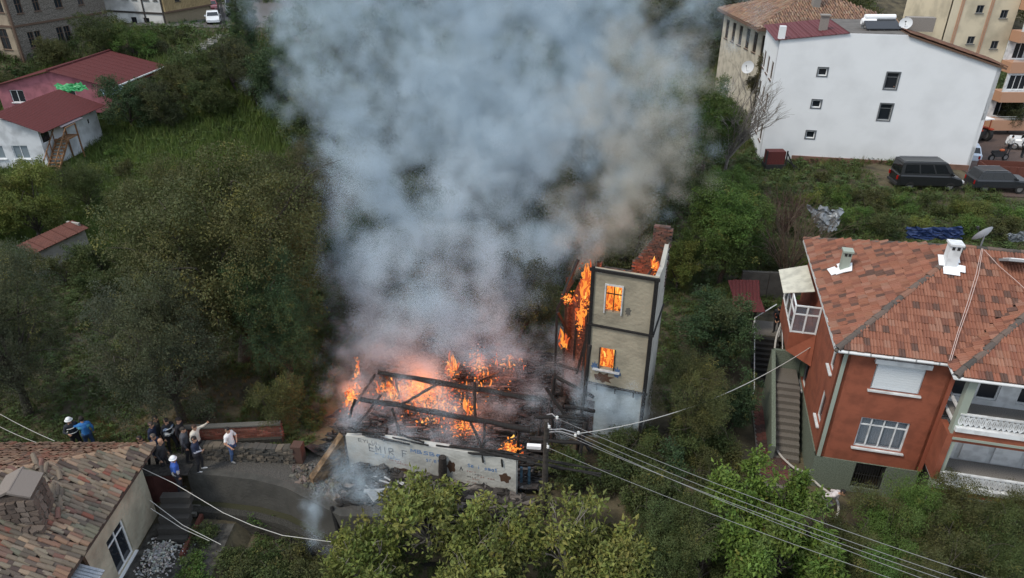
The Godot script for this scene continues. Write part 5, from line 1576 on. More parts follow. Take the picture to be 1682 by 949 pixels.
	for k in 1500:         # rubble thrown out in front of the graffiti wall
		var a := rng.randf_range(0.4, 7.6); var b := -absf(rng.randfn()) * 1.1 - 0.1
		var p: Vector3 = at.call(a, b, 0)
		p.y = terrain(p.x, p.z) + rng.randf() * 0.55 * exp(b * 0.6)
		chips.append(Transform3D(turn_any().scaled(Vector3(rng.randf_range(0.15, 0.9), rng.randf_range(0.1, 0.35), rng.randf_range(0.15, 0.5))), p))
		var g := rng.randf_range(0.012, 0.04) if rng.randf() < 0.8 else rng.randf_range(0.06, 0.16)
		tints.append(Color(g * 1.15, g, g * 0.9))
	describe(copies("rubble", chip_mesh(tinted("debris_tint", 0.92)), chips, tints, self), "scorched rubble heaped at the foot of the graffiti wall", "rubble")
	for k in 9:
		var p := on(rng.randf_range(612, 662), rng.randf_range(768, 815), 0.3)
		s = Shape.new()
		s.box(Vector3.ZERO, Vector3(rng.randf_range(0.3, 0.75), 0.06, rng.randf_range(0.25, 0.5)), turn_any())
		var o := thing("plaster_slab", "broken white plaster slab lying on the smoking rubble", "slab", p, 0.0, "white plaster slabs")
		part("slab_body", s, mat("white_plaster", Color(0.60, 0.61, 0.62), 0.9, "fine", 0.8), o)
	var tt := deg_to_rad(19.5)
	tower(Vector3(cos(tt), 0, sin(tt)), Vector3(sin(tt), 0, -cos(tt)))
	# fires
	var c := func(x, y, h): return on(x, y, h)
	fire("fire", "main blaze between the two tie beams of the burnt house", [[c.call(690, 645, 0.6), Vector3(1.6, 0.35, 1.0), 1000, 60, 0.42], [c.call(650, 640, 0.6), Vector3(0.7, 0.3, 0.7), 320, 26, 0.45], [c.call(720, 668, 0.5), Vector3(0.9, 0.25, 0.6), 380, 14, 0.3], [c.call(742, 606, 0.9), Vector3(0.35, 0.4, 0.4), 120, 22, 0.6], [c.call(700, 690, 0.4), Vector3(1.2, 0.15, 0.4), 110, 6, 0.3]])
	fire("fire", "low fire behind the middle of the graffiti wall", [[c.call(762, 703, 0.45), Vector3(0.65, 0.25, 0.5), 240, 10, 0.3], [c.call(772, 672, 0.8), Vector3(0.3, 0.4, 0.3), 40, 9, 0.7]])
	fire("fire", "scattered embers at the burnt house's back", [[c.call(785, 600, 0.6), Vector3(0.5, 0.5, 1.0), 200, 10, 0.35], [c.call(835, 598, 0.5), Vector3(0.7, 0.3, 0.8), 70, 7, 0.4], [c.call(800, 640, 0.5), Vector3(1.2, 0.3, 1.2), 60, 3, 0.4]])
	fire("fire", "column of sparks and embers at the burnt house's ochre end", [[c.call(578, 655, 0.8), Vector3(0.3, 0.6, 0.7), 220, 8, 0.3], [c.call(588, 615, 1.0), Vector3(0.1, 0.9, 0.2), 24, 5, 0.5]])
	fire("fire", "small fire at the end of the graffiti wall's charred top", [[c.call(838, 738, 0.8), Vector3(0.4, 0.2, 0.4), 150, 6, 0.25]])
	fire("fire", "tall flames against the tower's open side", [[far_off(962, 480, 23.8), Vector3(0.2, 1.0, 0.4), 140, 80, 0.6, 0.05], [far_off(953, 525, 23.9), Vector3(0.16, 0.8, 0.4), 90, 34, 0.45, 0.05], [far_off(932, 490, 24.4), Vector3(0.25, 0.2, 0.3), 70, 5, 0.3], [far_off(925, 565, 24.2), Vector3(0.2, 0.3, 0.3), 30, 12, 0.6], [far_off(965, 455, 24.2), Vector3(0.2, 0.5, 0.3), 20, 12, 0.7]])
	fire("fire", "flames on the tower's roof by the brick stack", [[far_off(1076, 440, 23.9), Vector3(0.15, 0.2, 0.3), 50, 8, 0.4]])
	fire("fire", "fire filling the tower's upper window", [[far_off(1008, 489, 23.55), Vector3(0.5, 0.75, 0.2), 600, 420, 0.6, 0.3]])
	fire("fire", "fire filling the tower's lower window", [[far_off(997, 588, 23.55), Vector3(0.5, 0.7, 0.2), 600, 420, 0.6, 0.3]])
	fire_light(c.call(690, 640, 1.2), 7.0, 0.7)
	fire_light(c.call(765, 690, 0.9), 3.0, 0.4)
	fire_light(c.call(800, 600, 1.2), 2.5, 0.4)
	fire_light(c.call(578, 645, 1.2), 2.5, 0.4)
	fire_light(far_off(956, 490, 24.2), 2.5, 0.5)
	fire_light(far_off(1008, 489, 24.2), 3.0, 0.3)
	fire_light(far_off(997, 588, 24.2), 3.0, 0.3)

func tower(u: Vector3, back: Vector3) -> void:
	var t0 := Vector3(2.99, 0, -23.37)
	var h := thing("burning_tower", "three-storey burning tower with beige plaster and fire in its windows", "building", t0)
	var b := Basis(u, Vector3.UP, back)
	var beige := mat("beige_plaster", Color(0.33, 0.295, 0.22), 0.93, "stain", 0.3, 0.5)
	var paleblue := mat("pale_blue_wall", Color(0.36, 0.43, 0.46), 0.93, "stain", 0.5, 0.4)
	var charcoal := mat("charcoal")
	var wide := 2.5; var deep := 2.5
	var s := Shape.new()
	s.wall(Vector3.UP * 2.9, u, -back, wide, 5.2, [Rect2(0.6, 3.46, 0.62, 1.15), Rect2(0.54, 0.8, 0.58, 0.98)], 0.16)
	part("front_wall", s, beige, h)
	s = Shape.new()
	s.wall(back * 0.12 - Vector3.UP * 0.6, u, -back, wide, 3.5, [Rect2(-0.02, 0.7, 0.46, 1.8)], 0.2)
	part("ground_floor_wall", s, paleblue, h)
	s = Shape.new()
	s.wall(u * wide + back * 0.02 + Vector3.UP * 0.0, back, u, deep, 8.1, [], 0.16, [Vector2(0, 8.1), Vector2(1.2, 8.0), Vector2(2.5, 8.7)])
	part("side_wall", s, mat("grey_plaster", Color(0.42, 0.41, 0.37), 0.93, "stain", 0.4, 0.4), h)
	s = Shape.new()
	s.wall(u * wide + back * deep, -u, back, wide, 7.0, [], 0.16)
	part("rear_wall", s, mat("sooty_wall", Color(0.07, 0.055, 0.045), 0.95, "char", 0.5), h)
	# black timber frame on the face
	for q in [[0.06, 0.0, 0.06, 8.2, 0.13], [2.44, -0.3, 2.44, 8.1, 0.14]]:
		s = Shape.new()
		s.slab(u * q[0] - back * 0.03 + Vector3.UP * q[1], u * q[2] - back * 0.03 + Vector3.UP * q[3], q[4], 0.1)
		part("corner_post", s, charcoal, h)
	for y in [2.92, 5.68, 8.08]:
		s = Shape.new()
		s.slab(u * -0.06 - back * 0.05 + Vector3.UP * y, u * 2.56 - back * 0.05 + Vector3.UP * (y - 0.03), 0.08, 0.07 if y < 8 else 0.12)
		part("timber_band", s, charcoal, h)
	s = Shape.new()
	s.slab(u * 2.53 + back * 0.05 + Vector3.UP * 5.66, u * 2.53 + back * deep + Vector3.UP * 5.66, 0.06, 0.08)
	part("timber_band", s, charcoal, h)
	for k in 3:
		s = Shape.new()
		s.slab(u * (0.4 + k * 0.8) + back * 0.1 + Vector3.UP * 7.9, u * (0.5 + k * 0.75) + back * deep * (0.4 + 0.2 * k) + Vector3.UP * (7.5 - rng.randf() * 0.5), 0.07, 0.09)
		part("roof_joist", s, charcoal, h)
	for k in 3:
		s = Shape.new()
		s.slab(u * (0.5 + k * 0.75) - back * 0.02 + Vector3.UP * 2.95, u * (0.52 + k * 0.75) - back * 0.02 + Vector3.UP * 2.6, 0.06, 0.05)
		part("joist_end", s, charcoal, h)
	# windows: white frame above, bare below
	var f := Shape.new()
	for e in [[0.58, 0.05], [1.24, 0.05]]: f.box(u * e[0] - back * 0.03 + Vector3.UP * 6.93, Vector3(e[1], 1.25, 0.07), b)
	f.box(u * 0.91 - back * 0.03 + Vector3.UP * 7.53, Vector3(0.61, 0.05, 0.07), b)
	part("window_frame", f, mat("singed_white", Color(0.55, 0.56, 0.56), 0.8, "stain", 1.0), h)
	f = Shape.new()
	f.box(u * 0.91 + back * 0.06 + Vector3.UP * 6.93, Vector3(0.035, 1.13, 0.04), b)
	f.box(u * 0.91 + back * 0.06 + Vector3.UP * 7.12, Vector3(0.6, 0.035, 0.036), b)
	part("glazing_bar", f, charcoal, h)
	f = Shape.new()
	for e in [0.53, 1.13]: f.box(u * e - back * 0.03 + Vector3.UP * 4.19, Vector3(0.035, 1.0, 0.05), b)
	part("window_frame", f, charcoal, h)
	f = Shape.new()
	f.box(u * 0.84 - back * 0.06 + Vector3.UP * 3.64, Vector3(1.1, 0.05, 0.12), b)
	part("sill", f, mat("singed_white"), h)
	# bare mud patch below the lower window, blue paint either side, grey stain
	for q in [[0.74, 3.25, 0.48, 0.28, "mud_core"], [0.36, 3.72, 0.17, 0.26, "blue_paint"], [1.28, 3.62, 0.17, 0.3, "blue_paint"], [1.5, 6.5, 0.14, 0.22, "grey_stain"], [0.3, 8.0, 0.25, 0.05, "pale_patch"]]:
		var p := Shape.new()
		var mid: Vector3 = u * q[0] - back * (0.004 + 0.002 * q[1] / 8) + Vector3.UP * q[1]
		for k in 16:
			var r0: float = 0.8 + 0.25 * sin(k * 2.9 + q[0] * 7); var r1: float = 0.8 + 0.25 * sin((k + 1) % 16 * 2.9 + q[0] * 7)
			p.tri(mid, mid + u * cos(TAU * k / 16) * q[2] * r0 + Vector3.UP * sin(TAU * k / 16) * q[3] * r0, mid + u * cos(TAU * (k + 1) / 16) * q[2] * r1 + Vector3.UP * sin(TAU * (k + 1) / 16) * q[3] * r1, -back)
		var tone := Color(0.09, 0.16, 0.30) if q[4] == "blue_paint" else Color(0.15, 0.14, 0.12)
		part("wall_patch", p, mat(q[4], tone, 0.95, "fine", 1.2), h)
	s = Shape.new()
	s.box(u * 0.2 + back * 0.1 + Vector3.UP * 1.0, Vector3(0.44, 1.75, 0.05), b)
	part("door", s, mat("burnt_door", Color(0.07, 0.04, 0.035), 0.9, "char", 1.0), h)
	# floors inside, holding the fire
	for y in [2.9, 5.7]:
		s = Shape.new()
		s.box(u * wide / 2 + back * deep / 2 + Vector3.UP * (y - 0.1), Vector3(wide - 0.34, 0.12, deep - 0.36), b)
		part("floor", s, charcoal, h)
	# jagged brick stack at the back, brick by brick
	var bricks := []; var tints := []
	var course := 0
	var y := 6.6
	while y < 9.2:
		var left := 1.25 if y < 7.6 else lerpf(1.35, 1.95, clampf((y - 7.6) / 1.0, 0, 1))
		var x := left + 0.1 * (course % 2)
		while x < 2.5:
			for e in 2: bricks.append(Transform3D(b, u * x + back * (deep - 0.28 + e * 0.13) + Vector3.UP * y + Vector3(rng.randfn(), 0, rng.randfn()) * 0.008))
			for e in 2: tints.append(jit(Color(0.09, 0.05, 0.038) if rng.randf() < 0.6 else Color(0.05, 0.037, 0.032), 0.3))
			x += 0.215
		y += 0.075
		course += 1
	var br := Shape.new()
	br.box(Vector3.ZERO, Vector3(0.2, 0.066, 0.115))
	copies("brick_stack", br.mesh(tinted("debris_tint", 0.92)), bricks, tints, h)
	# open side at the left: posts, braces and a leaning wall remnant
	for q in [[-1.45, 0.6, 0.3, -1.5, 0.8, 5.6], [-1.5, 0.8, 5.6, -0.9, 0.9, 7.0], [-1.45, 0.7, 5.5, -1.0, 1.3, 4.0], [-0.25, 0.3, 0.2, -0.05, 0.25, 6.4], [-0.1, 1.6, 0.2, -0.1, 1.6, 7.6], [-1.4, 1.8, 0.2, -1.4, 1.8, 6.6], [-1.5, 0.8, 2.9, -0.1, 0.6, 2.9], [-0.75, 1.0, 3.1, -0.7, 1.0, 5.0], [-0.45, 0.4, 2.9, -0.15, 0.4, 4.6], [-1.3, 0.7, 6.2, -1.0, 1.9, 7.4]]:
		s = Shape.new()
		s.slab(u * q[0] + back * q[1] + Vector3.UP * q[2], u * q[3] + back * q[4] + Vector3.UP * q[5], 0.1, 0.11)
		part("burnt_post", s, charcoal, h)
	s = Shape.new()
	s.wall(u * -1.45 + back * 2.0 + Vector3.UP * 0.2, u, -back, 1.4, 5.5, [], 0.14, [Vector2(0, 4.6), Vector2(0.5, 6.1), Vector2(1.4, 7.2)])
	part("burnt_wall", s, mat("scorched_red", Color(0.13, 0.075, 0.06), 0.95, "char", 0.6), h)

# ---------------------------------------------------------------- street furniture, walls, vehicles
func line_between(called: String, label: String, category: String, pts: Array, r: float, m: Material, group := "", sides := 5) -> void:
	var o := thing(called, label, category, pts[0], 0.0, group)
	var s := Shape.new()
	var rel := []; var radii := []
	for p in pts:
		rel.append(p - pts[0]); radii.append(r)
	s.tube(rel, radii, sides)
	part("strand", s, m, o)

func sagging(a: Vector3, b: Vector3, sag: float, n := 22) -> Array:
	var out := []
	for k in n + 1:
		var t := float(k) / n
		out.append(a.lerp(b, t) - Vector3.UP * sag * 4 * t * (1 - t))
	return out

func smooth_line(pts: Array, n := 6) -> Array:
	var c := Curve3D.new()
	for k in pts.size():
		var d: Vector3 = (pts[mini(k + 1, pts.size() - 1)] - pts[maxi(k - 1, 0)]) / 6.0
		c.add_point(pts[k], -d, d)
	return Array(c.tessellate(4, 4))

func wheel(parent: Node, at: Vector3, axis: Vector3, r: float, w: float) -> void:
	var s := Shape.new()
	s.lathe(at, axis, [Vector2(r * 0.6, -w / 2), Vector2(r * 0.93, -w / 2), Vector2(r, -w / 3), Vector2(r, w / 3), Vector2(r * 0.93, w / 2), Vector2(r * 0.6, w / 2)], 16)
	var t := part("wheel", s, mat("tyre", Color(0.012, 0.012, 0.012), 0.85), parent)
	s = Shape.new()
	s.lathe(at, axis, [Vector2(0.001, w * 0.38), Vector2(r * 0.2, w * 0.4), Vector2(r * 0.58, w * 0.44), Vector2(r * 0.62, w * 0.42), Vector2(r * 0.62, -w * 0.42), Vector2(0.001, -w * 0.42)], 14)
	part("rim", s, mat("rim", Color(0.38, 0.39, 0.40), 0.35, "", 1, 0, 0.8), t)

# kind: van, suv or car; nose points along +x of the thing
func vehicle(called: String, label: String, category: String, at: Vector3, yaw: float, kind: String, paint: Color) -> Node3D:
	var t := thing(called, label, category, at, yaw)
	var spec: Dictionary = {
		"van": {"l": 5.2, "w": 1.95, "hull": [[-2.5, 0.35, 1.15], [-2.42, 0.3, 1.25], [1.55, 0.3, 1.2], [2.25, 0.3, 1.0], [2.5, 0.38, 0.75]], "cab": [[-2.46, -2.38], [1.75, 1.0]], "top": 2.2, "r": 0.34, "axle": 1.55, "posts": [-1.0, 0.35]},
		"suv": {"l": 4.35, "w": 1.82, "hull": [[-2.17, 0.42, 1.0], [-2.1, 0.36, 1.08], [0.95, 0.36, 1.08], [2.0, 0.38, 0.98], [2.17, 0.45, 0.75]], "cab": [[-2.05, -1.75], [1.1, 0.35]], "top": 1.68, "r": 0.36, "axle": 1.33, "posts": [-1.05, -0.1]},
		"car": {"l": 4.1, "w": 1.7, "hull": [[-2.05, 0.4, 0.85], [-1.95, 0.32, 0.95], [0.85, 0.32, 0.95], [1.85, 0.34, 0.82], [2.05, 0.42, 0.62]], "cab": [[-1.8, -1.2], [1.05, 0.2]], "top": 1.42, "r": 0.31, "axle": 1.25, "posts": [-0.85, -0.05]}}[kind]
	var body := mat("paint_" + called + str(paint.to_html()), paint, 0.28, "", 1, 0, 0.0)
	body.clearcoat_enabled = true
	body.clearcoat = 0.25
	var w: float = spec.w / 2
	var s := Shape.new()
	var rings := []
	for k in spec.hull.size():
		var q: Array = spec.hull[k]
		var ww := w * (0.86 if k == 0 or k == spec.hull.size() - 1 else 1.0)
		var lo: float = q[1]; var hi: float = q[2]
		rings.append([Vector3(q[0], lo, -ww * 0.9), Vector3(q[0], lo + 0.12, -ww), Vector3(q[0], hi - 0.1, -ww), Vector3(q[0], hi, -ww * 0.93), Vector3(q[0], hi, ww * 0.93), Vector3(q[0], hi - 0.1, ww), Vector3(q[0], lo + 0.12, ww), Vector3(q[0], lo, ww * 0.9)])
	for k in rings.size() - 1:
		for j in 8:
			var l := (j + 1) % 8
			s.quad(rings[k][j], rings[k][l], rings[k + 1][l], rings[k + 1][j], (rings[k][j] + rings[k + 1][l]) / 2 - Vector3((rings[k][j].x + rings[k + 1][l].x) / 2, 0.7, 0))
	for e in [0, rings.size() - 1]:
		for j in range(1, 7): s.tri(rings[e][0], rings[e][j], rings[e][j + 1], Vector3(-1 if e == 0 else 1, 0, 0))
	# cabin
	var y0: float = spec.hull[1][2] - 0.01; var y1: float = spec.top
	var a0: float = spec.cab[0][0]; var a1: float = spec.cab[0][1]; var b0: float = spec.cab[1][0]; var b1: float = spec.cab[1][1]
	var wt := w * 0.8; var wb := w * 0.93
	s.hexa([Vector3(a0, y0, -wb), Vector3(b0, y0, -wb), Vector3(b0, y0, wb), Vector3(a0, y0, wb), Vector3(a1, y1, -wt), Vector3(b1, y1, -wt), Vector3(b1, y1, wt), Vector3(a1, y1, wt)])
	s.hexa([Vector3(a1 + 0.02, y1 - 0.002, -wt + 0.02), Vector3(b1 - 0.02, y1 - 0.002, -wt + 0.02), Vector3(b1 - 0.02, y1 - 0.002, wt - 0.02), Vector3(a1 + 0.02, y1 - 0.002, wt - 0.02), Vector3(a1 + 0.15, y1 + 0.05, -wt + 0.15), Vector3(b1 - 0.15, y1 + 0.05, -wt + 0.15), Vector3(b1 - 0.15, y1 + 0.05, wt - 0.15), Vector3(a1 + 0.15, y1 + 0.05, wt - 0.15)])
	part("body", s, body, t)
	var glass := mat("car_glass", Color(0.01, 0.012, 0.015), 0.04)
	var spot := func(f, g, side): # point on the cabin side at fractions along and up
		return Vector3(lerpf(lerpf(a0, a1, g), lerpf(b0, b1, g), f), lerpf(y0, y1, g), side * (lerpf(wb, wt, g) + 0.006))
	for side in [-1, 1]:
		var cuts := [0.05, 0.36, 0.66, 0.93]
		for k in 3:
			var p := Shape.new()
			p.quad(spot.call(cuts[k] + 0.015, 0.14, side), spot.call(cuts[k + 1] - 0.015, 0.14, side), spot.call(cuts[k + 1] - 0.015, 0.86, side), spot.call(cuts[k] + 0.015, 0.86, side), Vector3(0, 0, side))
			part("side_window", p, glass, t)
	for e in [[b0, b1, 1.0, "windscreen"], [a0, a1, -1.0, "rear_window"]]:
		var p := Shape.new()
		var off := Vector3(e[2] * 0.012, 0.006, 0)
		var q := []
		for c in [[0.1, -0.88], [0.1, 0.88], [0.88, 0.88], [0.88, -0.88]]: q.append(Vector3(lerpf(e[0], e[1], c[0]), lerpf(y0, y1, c[0]), lerpf(wb, wt, c[0]) * c[1]) + off)
		p.quad(q[0], q[1], q[2], q[3], Vector3(e[2], 0.3, 0))
		part(e[3], p, glass, t)
	for sx in [-1, 1]:
		for sz in [-1, 1]: wheel(t, Vector3(sx * spec.axle, spec.r, sz * (w - 0.1)), Vector3(0, 0, sz), spec.r, 0.22)
	var front: float = spec.l / 2
	for sz in [-1, 1]:
		var p := Shape.new()
		p.box(Vector3(front - 0.06, spec.hull[4][2] - 0.05, sz * w * 0.66), Vector3(0.14, 0.16, 0.34))
		part("headlight", p, mat("headlight", Color(0.55, 0.57, 0.6), 0.1), t)
		p = Shape.new()
		p.box(Vector3(-front + 0.02, spec.hull[0][2] - 0.16, sz * w * 0.74), Vector3(0.08, 0.3, 0.16))
		part("tail_light", p, mat("tail_light", Color(0.3, 0.01, 0.01), 0.2), t)
		p = Shape.new()
		p.box(Vector3(b0 - 0.25, y0 + 0.1, sz * (wb + 0.12)), Vector3(0.1, 0.16, 0.18))
		part("mirror", p, body, t)
	for e in [-1, 1]:
		var p := Shape.new()
		p.box(Vector3(e * (front - 0.08), 0.46, 0), Vector3(0.2, 0.2, w * 1.7))
		part("bumper", p, mat("bumper", Color(0.03, 0.03, 0.032), 0.6) if kind != "car" else body, t)
	if kind != "car":
		for sz in [-1, 1]:
			var p := Shape.new()
			p.slab(Vector3(a1 + 0.2, y1 + 0.09, sz * wt * 0.8), Vector3(b1 - 0.2, y1 + 0.09, sz * wt * 0.8), 0.05, 0.05)
			part("roof_rail", p, mat("rim"), t)
	return t

func stone_row(parent: Node, a: Vector3, b: Vector3, high: float, deep: float, m: Array, size: float, called := "stone") -> void:
	var d := (b - a).normalized()
	var n := Vector3(-d.z, 0, d.x)
	if n.z < 0: n = -n
	var y := 0.0
	while y < high:
		var hh := size * rng.randf_range(0.5, 0.75)
		var x := rng.randf() * size * 0.3
		while x < (b - a).length():
			var l := size * rng.randf_range(0.7, 1.5)
			var s := Shape.new()
			var p := []
			for c in [[-1, -1, -1], [1, -1, -1], [1, -1, 1], [-1, -1, 1], [-1, 1, -1], [1, 1, -1], [1, 1, 1], [-1, 1, 1]]:
				p.append(Vector3(c[0] * l * 0.5 * rng.randf_range(0.72, 1.02), c[1] * hh * 0.5 * rng.randf_range(0.7, 1.05), c[2] * deep * 0.5 * rng.randf_range(0.7, 1.0)))
			s.hexa(p)
			piece(called, s.mesh(m[rng.randi() % m.size()]), parent, Transform3D(Basis(d, Vector3.UP, -n) * Basis(Vector3.BACK, rng.randfn() * 0.06), a + d * (x + l / 2) + Vector3.UP * (y + hh / 2) + n * rng.randfn() * 0.02 - parent.position))
			x += l * 0.96
		y += hh * 0.95

func brick_run(parent: Node, a: Vector3, b: Vector3, high: float, tones: Array, key: String) -> void:
	var d := (b - a).normalized()
	var basis := Basis(d, Vector3.UP, d.cross(Vector3.UP))
	var l := (b - a).length()
	var back := Shape.new()
	back.box((a + b) / 2 + Vector3.UP * high / 2 - parent.position, Vector3(l, high - 0.02, 0.16), basis)
	part("mortar_core", back, mat("mortar", Color(0.20, 0.18, 0.155), 0.97, "fine", 1.0), parent)
	var places := []; var tints := []
	var rows := int(high / 0.085)
	for r in rows:
		var x := 0.12 - 0.12 * (r % 2)
		while x < l:
			places.append(Transform3D(basis, a + d * x + Vector3.UP * (0.045 + r * 0.085) + Vector3(rng.randfn(), 0, rng.randfn()) * 0.006 - parent.position))
			tints.append(jit(tones[rng.randi() % tones.size()], 0.25))
			x += 0.24
	var s := Shape.new()
	s.box(Vector3.ZERO, Vector3(0.226, 0.072, 0.19))
	copies("bricks", s.mesh(tinted("brick_tint_" + key, 0.93, "fine", 1.6)), places, tints, parent)

func make_objects() -> void:
	var concrete := mat("path_concrete", Color(0.085, 0.08, 0.07), 0.95, "soil", 0.35, 0.7)
	var dark_con := mat("mossy_concrete", Color(0.055, 0.052, 0.043), 0.95, "speck", 0.3, 0.8)
	# --- the path and its retaining walls
	var s := Shape.new()
	for k in 60:
		var x0 := -17.0 + 0.21 * k; var x1 := x0 + 0.21
		s.quad(Vector3(x0, 0.012, path_edge(x0)), Vector3(x1, 0.012, path_edge(x1)), Vector3(x1, 0.012, -22.4), Vector3(x0, 0.012, -22.4), Vector3.UP)
	structure("path", s, mat("gravel_path", Color(0.105, 0.098, 0.088), 0.96, "speck", 0.35, 1.0))
	var ret := thing("retaining_wall", "curved mossy concrete retaining wall along the path's lower edge", "wall", Vector3(-10, -2.6, -20))
	for tier in [[0.0, 0.02, -1.35, 0.32], [0.75, -1.25, -2.7, 0.3]]:
		var w := Shape.new()
		for k in 44:
			var x0 := -13.0 + 0.2 * k; var x1 := x0 + 0.2
			var z0: float = path_edge(x0) + tier[0]; var z1: float = path_edge(x1) + tier[0]
			w.hexa([Vector3(x0, tier[2], z0 + 0.1), Vector3(x1, tier[2], z1 + 0.1), Vector3(x1, tier[2], z1 + 0.1 - tier[3]), Vector3(x0, tier[2], z0 + 0.1 - tier[3]), Vector3(x0, tier[1] + 0.05, z0), Vector3(x1, tier[1] + 0.05, z1), Vector3(x1, tier[1] + 0.05, z1 - tier[3]), Vector3(x0, tier[1] + 0.05, z0 - tier[3])])
		for k in w.v.size(): w.v[k] -= ret.position
		part("wall_tier", w, dark_con if tier[0] > 0 else mat("grey_retaining", Color(0.062, 0.06, 0.053), 0.95, "stain", 0.4, 0.6), ret)
	var sh := Shape.new()
	for k in 44:
		var x0 := -13.0 + 0.2 * k; var x1 := x0 + 0.2
		sh.quad(Vector3(x0, -1.3, path_edge(x0)), Vector3(x1, -1.3, path_edge(x1)), Vector3(x1, -1.3, path_edge(x1) + 0.6), Vector3(x0, -1.3, path_edge(x0) + 0.6), Vector3.UP)
	for k in sh.v.size(): sh.v[k] -= ret.position
	part("ledge", sh, mat("moss", Color(0.055, 0.055, 0.025), 0.97, "speck", 0.6), ret)
	# brick wall over a stone footing, behind the people
	var bw := thing("brick_wall", "red brick wall with cement coping above the rubble-stone wall", "wall", on(380, 742, 0.0) + Vector3(0, 0, -0.9))
	var b0 := on(296, 736, 0.0) + Vector3(0, 0.35, -0.1); var b1 := on(460, 741, 0.0) + Vector3(0, 0.35, -0.6)
	brick_run(bw, b0, b1, 0.62, [Color(0.27, 0.09, 0.06), Color(0.22, 0.075, 0.05), Color(0.32, 0.13, 0.09)], "red")
	s = Shape.new()
	s.slab(b0 + Vector3.UP * 0.67 - bw.position, b1 + Vector3.UP * 0.67 - bw.position, 0.26, 0.06)
	part("coping", s, mat("coping", Color(0.21, 0.2, 0.175), 0.95, "speck", 0.8, 0.6), bw)
	s = Shape.new()
	s.slab(b0 + Vector3.DOWN * 0.3 - bw.position, b1 + Vector3.DOWN * 0.3 - bw.position, 0.5, 0.64)
	part("footing", s, dark_con, bw)
	var stones := [mat("stone_a", Color(0.14, 0.12, 0.095), 0.96, "fine", 2.0, 0.6), mat("stone_b", Color(0.10, 0.088, 0.072), 0.96, "fine", 2.0, 0.6), mat("stone_c", Color(0.18, 0.15, 0.115), 0.96, "fine", 2.0, 0.6), mat("stone_d", Color(0.09, 0.085, 0.075), 0.96, "fine", 2.0, 0.6)]
	var sw := thing("stone_wall", "low rubble-stone wall along the path's upper edge", "wall", on(410, 756, 0.0))
	var w0 := on(332, 757, 0.0); var w1 := on(482, 763, 0.0)
	stone_row(sw, w0 + Vector3(0, 0, -0.2), w1 + Vector3(0, 0, -0.2), 0.72, 0.4, stones, 0.21)
	s = Shape.new()
	s.slab(w0 + Vector3(0, 0.32, -0.28) - sw.position, w1 + Vector3(0, 0.32, -0.28) - sw.position, 0.22, 0.66)
	part("earth_core", s, mat("mud_core"), sw)
	s = Shape.new()
	s.box(w1 + Vector3(0.2, 0.42, -0.25) - sw.position, Vector3(0.42, 0.9, 0.42), turned(-0.1))
	part("brick_pier", s, mat("dull_brick", Color(0.11, 0.06, 0.045), 0.95, "fine", 1.2, 0.6), sw)
	# --- yard by the old house
	s = Shape.new()
	for k in 14:
		var z0 := -19.9 + 0.6 * k
		s.quad(Vector3(-14.2, -1.5, z0), Vector3(-11.0, -1.5, z0), Vector3(-11.0, -1.5, z0 + 0.6), Vector3(-14.2, -1.5, z0 + 0.6), Vector3.UP)
	structure("yard_paving", s, concrete)
	var st := thing("yard_steps", "worn concrete steps down from the path to the sunken yard", "steps", Vector3(-13.0, -2.7, -19.2))
	for k in 5:
		s = Shape.new()
		s.box(Vector3(0, 2.7 - 0.17 - 0.3 * k, -0.75 + 0.24 * k), Vector3(1.15, 0.33, 0.3), turned(rng.randfn() * 0.02))
		part("step", s, mat("dark_yard_step", Color(0.07, 0.065, 0.058), 0.95, "speck", 0.8), st)
	var slab := thing("step_slab", "loose concrete slab lying at the foot of the yard steps", "slab", on(303, 838, -1.3))
	s = Shape.new()
	s.box(Vector3.ZERO, Vector3(1.15, 0.16, 0.5), turned(-0.03))
	part("slab_body", s, mats["coping"], slab)
	var gate := thing("metal_gate", "rusty maroon sheet-metal gate beside the old house", "gate", on(262, 818, -1.3))
	var gb := turned(0.25)
	for k in 4:
		s = Shape.new()
		s.box(gb * Vector3(-0.6 + 0.4 * k, 0.75, 0), Vector3(0.392, 1.9, 0.03), gb)
		part("sheet_panel", s, mat("maroon_gate", Color(0.10, 0.035, 0.03), 0.75, "stain", 0.6), gate)
	s = Shape.new()
	for e in [-0.82, 1.02]: s.box(gb * Vector3(e, 0.75, 0.02), Vector3(0.08, 2.1, 0.08), gb)
	s.box(gb * Vector3(0.1, 1.68, 0.035), Vector3(1.76, 0.06, 0.05), gb)
	part("frame", s, mat("old_wood"), gate)
	var lintel := thing("gate_roof", "dark plank roof over the maroon gate", "roof", on(265, 772, 0.45))
	for k in 3:
		s = Shape.new()
		s.box(Vector3(0, 0.02 * k, -0.2 + 0.22 * k), Vector3(2.3, 0.05, 0.21), turned(0.03))
		part("plank", s, mat("dark_boards"), lintel)
	var kerb := thing("rusty_pipe", "rust-red steel channel edging the sunken yard", "pipe", on(330, 838, -1.9))
	s = Shape.new()
	var k0 := on(336, 838, -1.4) - kerb.position; var k1 := on(298, 914, -1.4) - kerb.position
	s.slab(k0, k1, 0.14, 0.2)
	part("channel", s, mat("rust", Color(0.19, 0.06, 0.04), 0.85, "speck", 1.0), kerb)
	var chips := []; var tints := []
	for k in 900:
		var p := on(266, 918, -1.5) + Vector3(rng.randfn() * 0.3, 0, rng.randfn() * 0.5)
		p.y = -1.48 + 0.4 * exp(-pow(p.distance_to(on(266, 918, -1.5)), 2)) * rng.randf()
		chips.append(Transform3D(turn_any().scaled(Vector3.ONE * rng.randf_range(0.03, 0.13)), p))
		tints.append(jit(Color(0.36, 0.35, 0.33), 0.35))
	describe(copies("plaster_heap", chip_mesh(tinted("debris_tint", 0.92)), chips, tints, self), "heap of pale plaster rubble in the sunken yard", "rubble")
	chips = []; tints = []
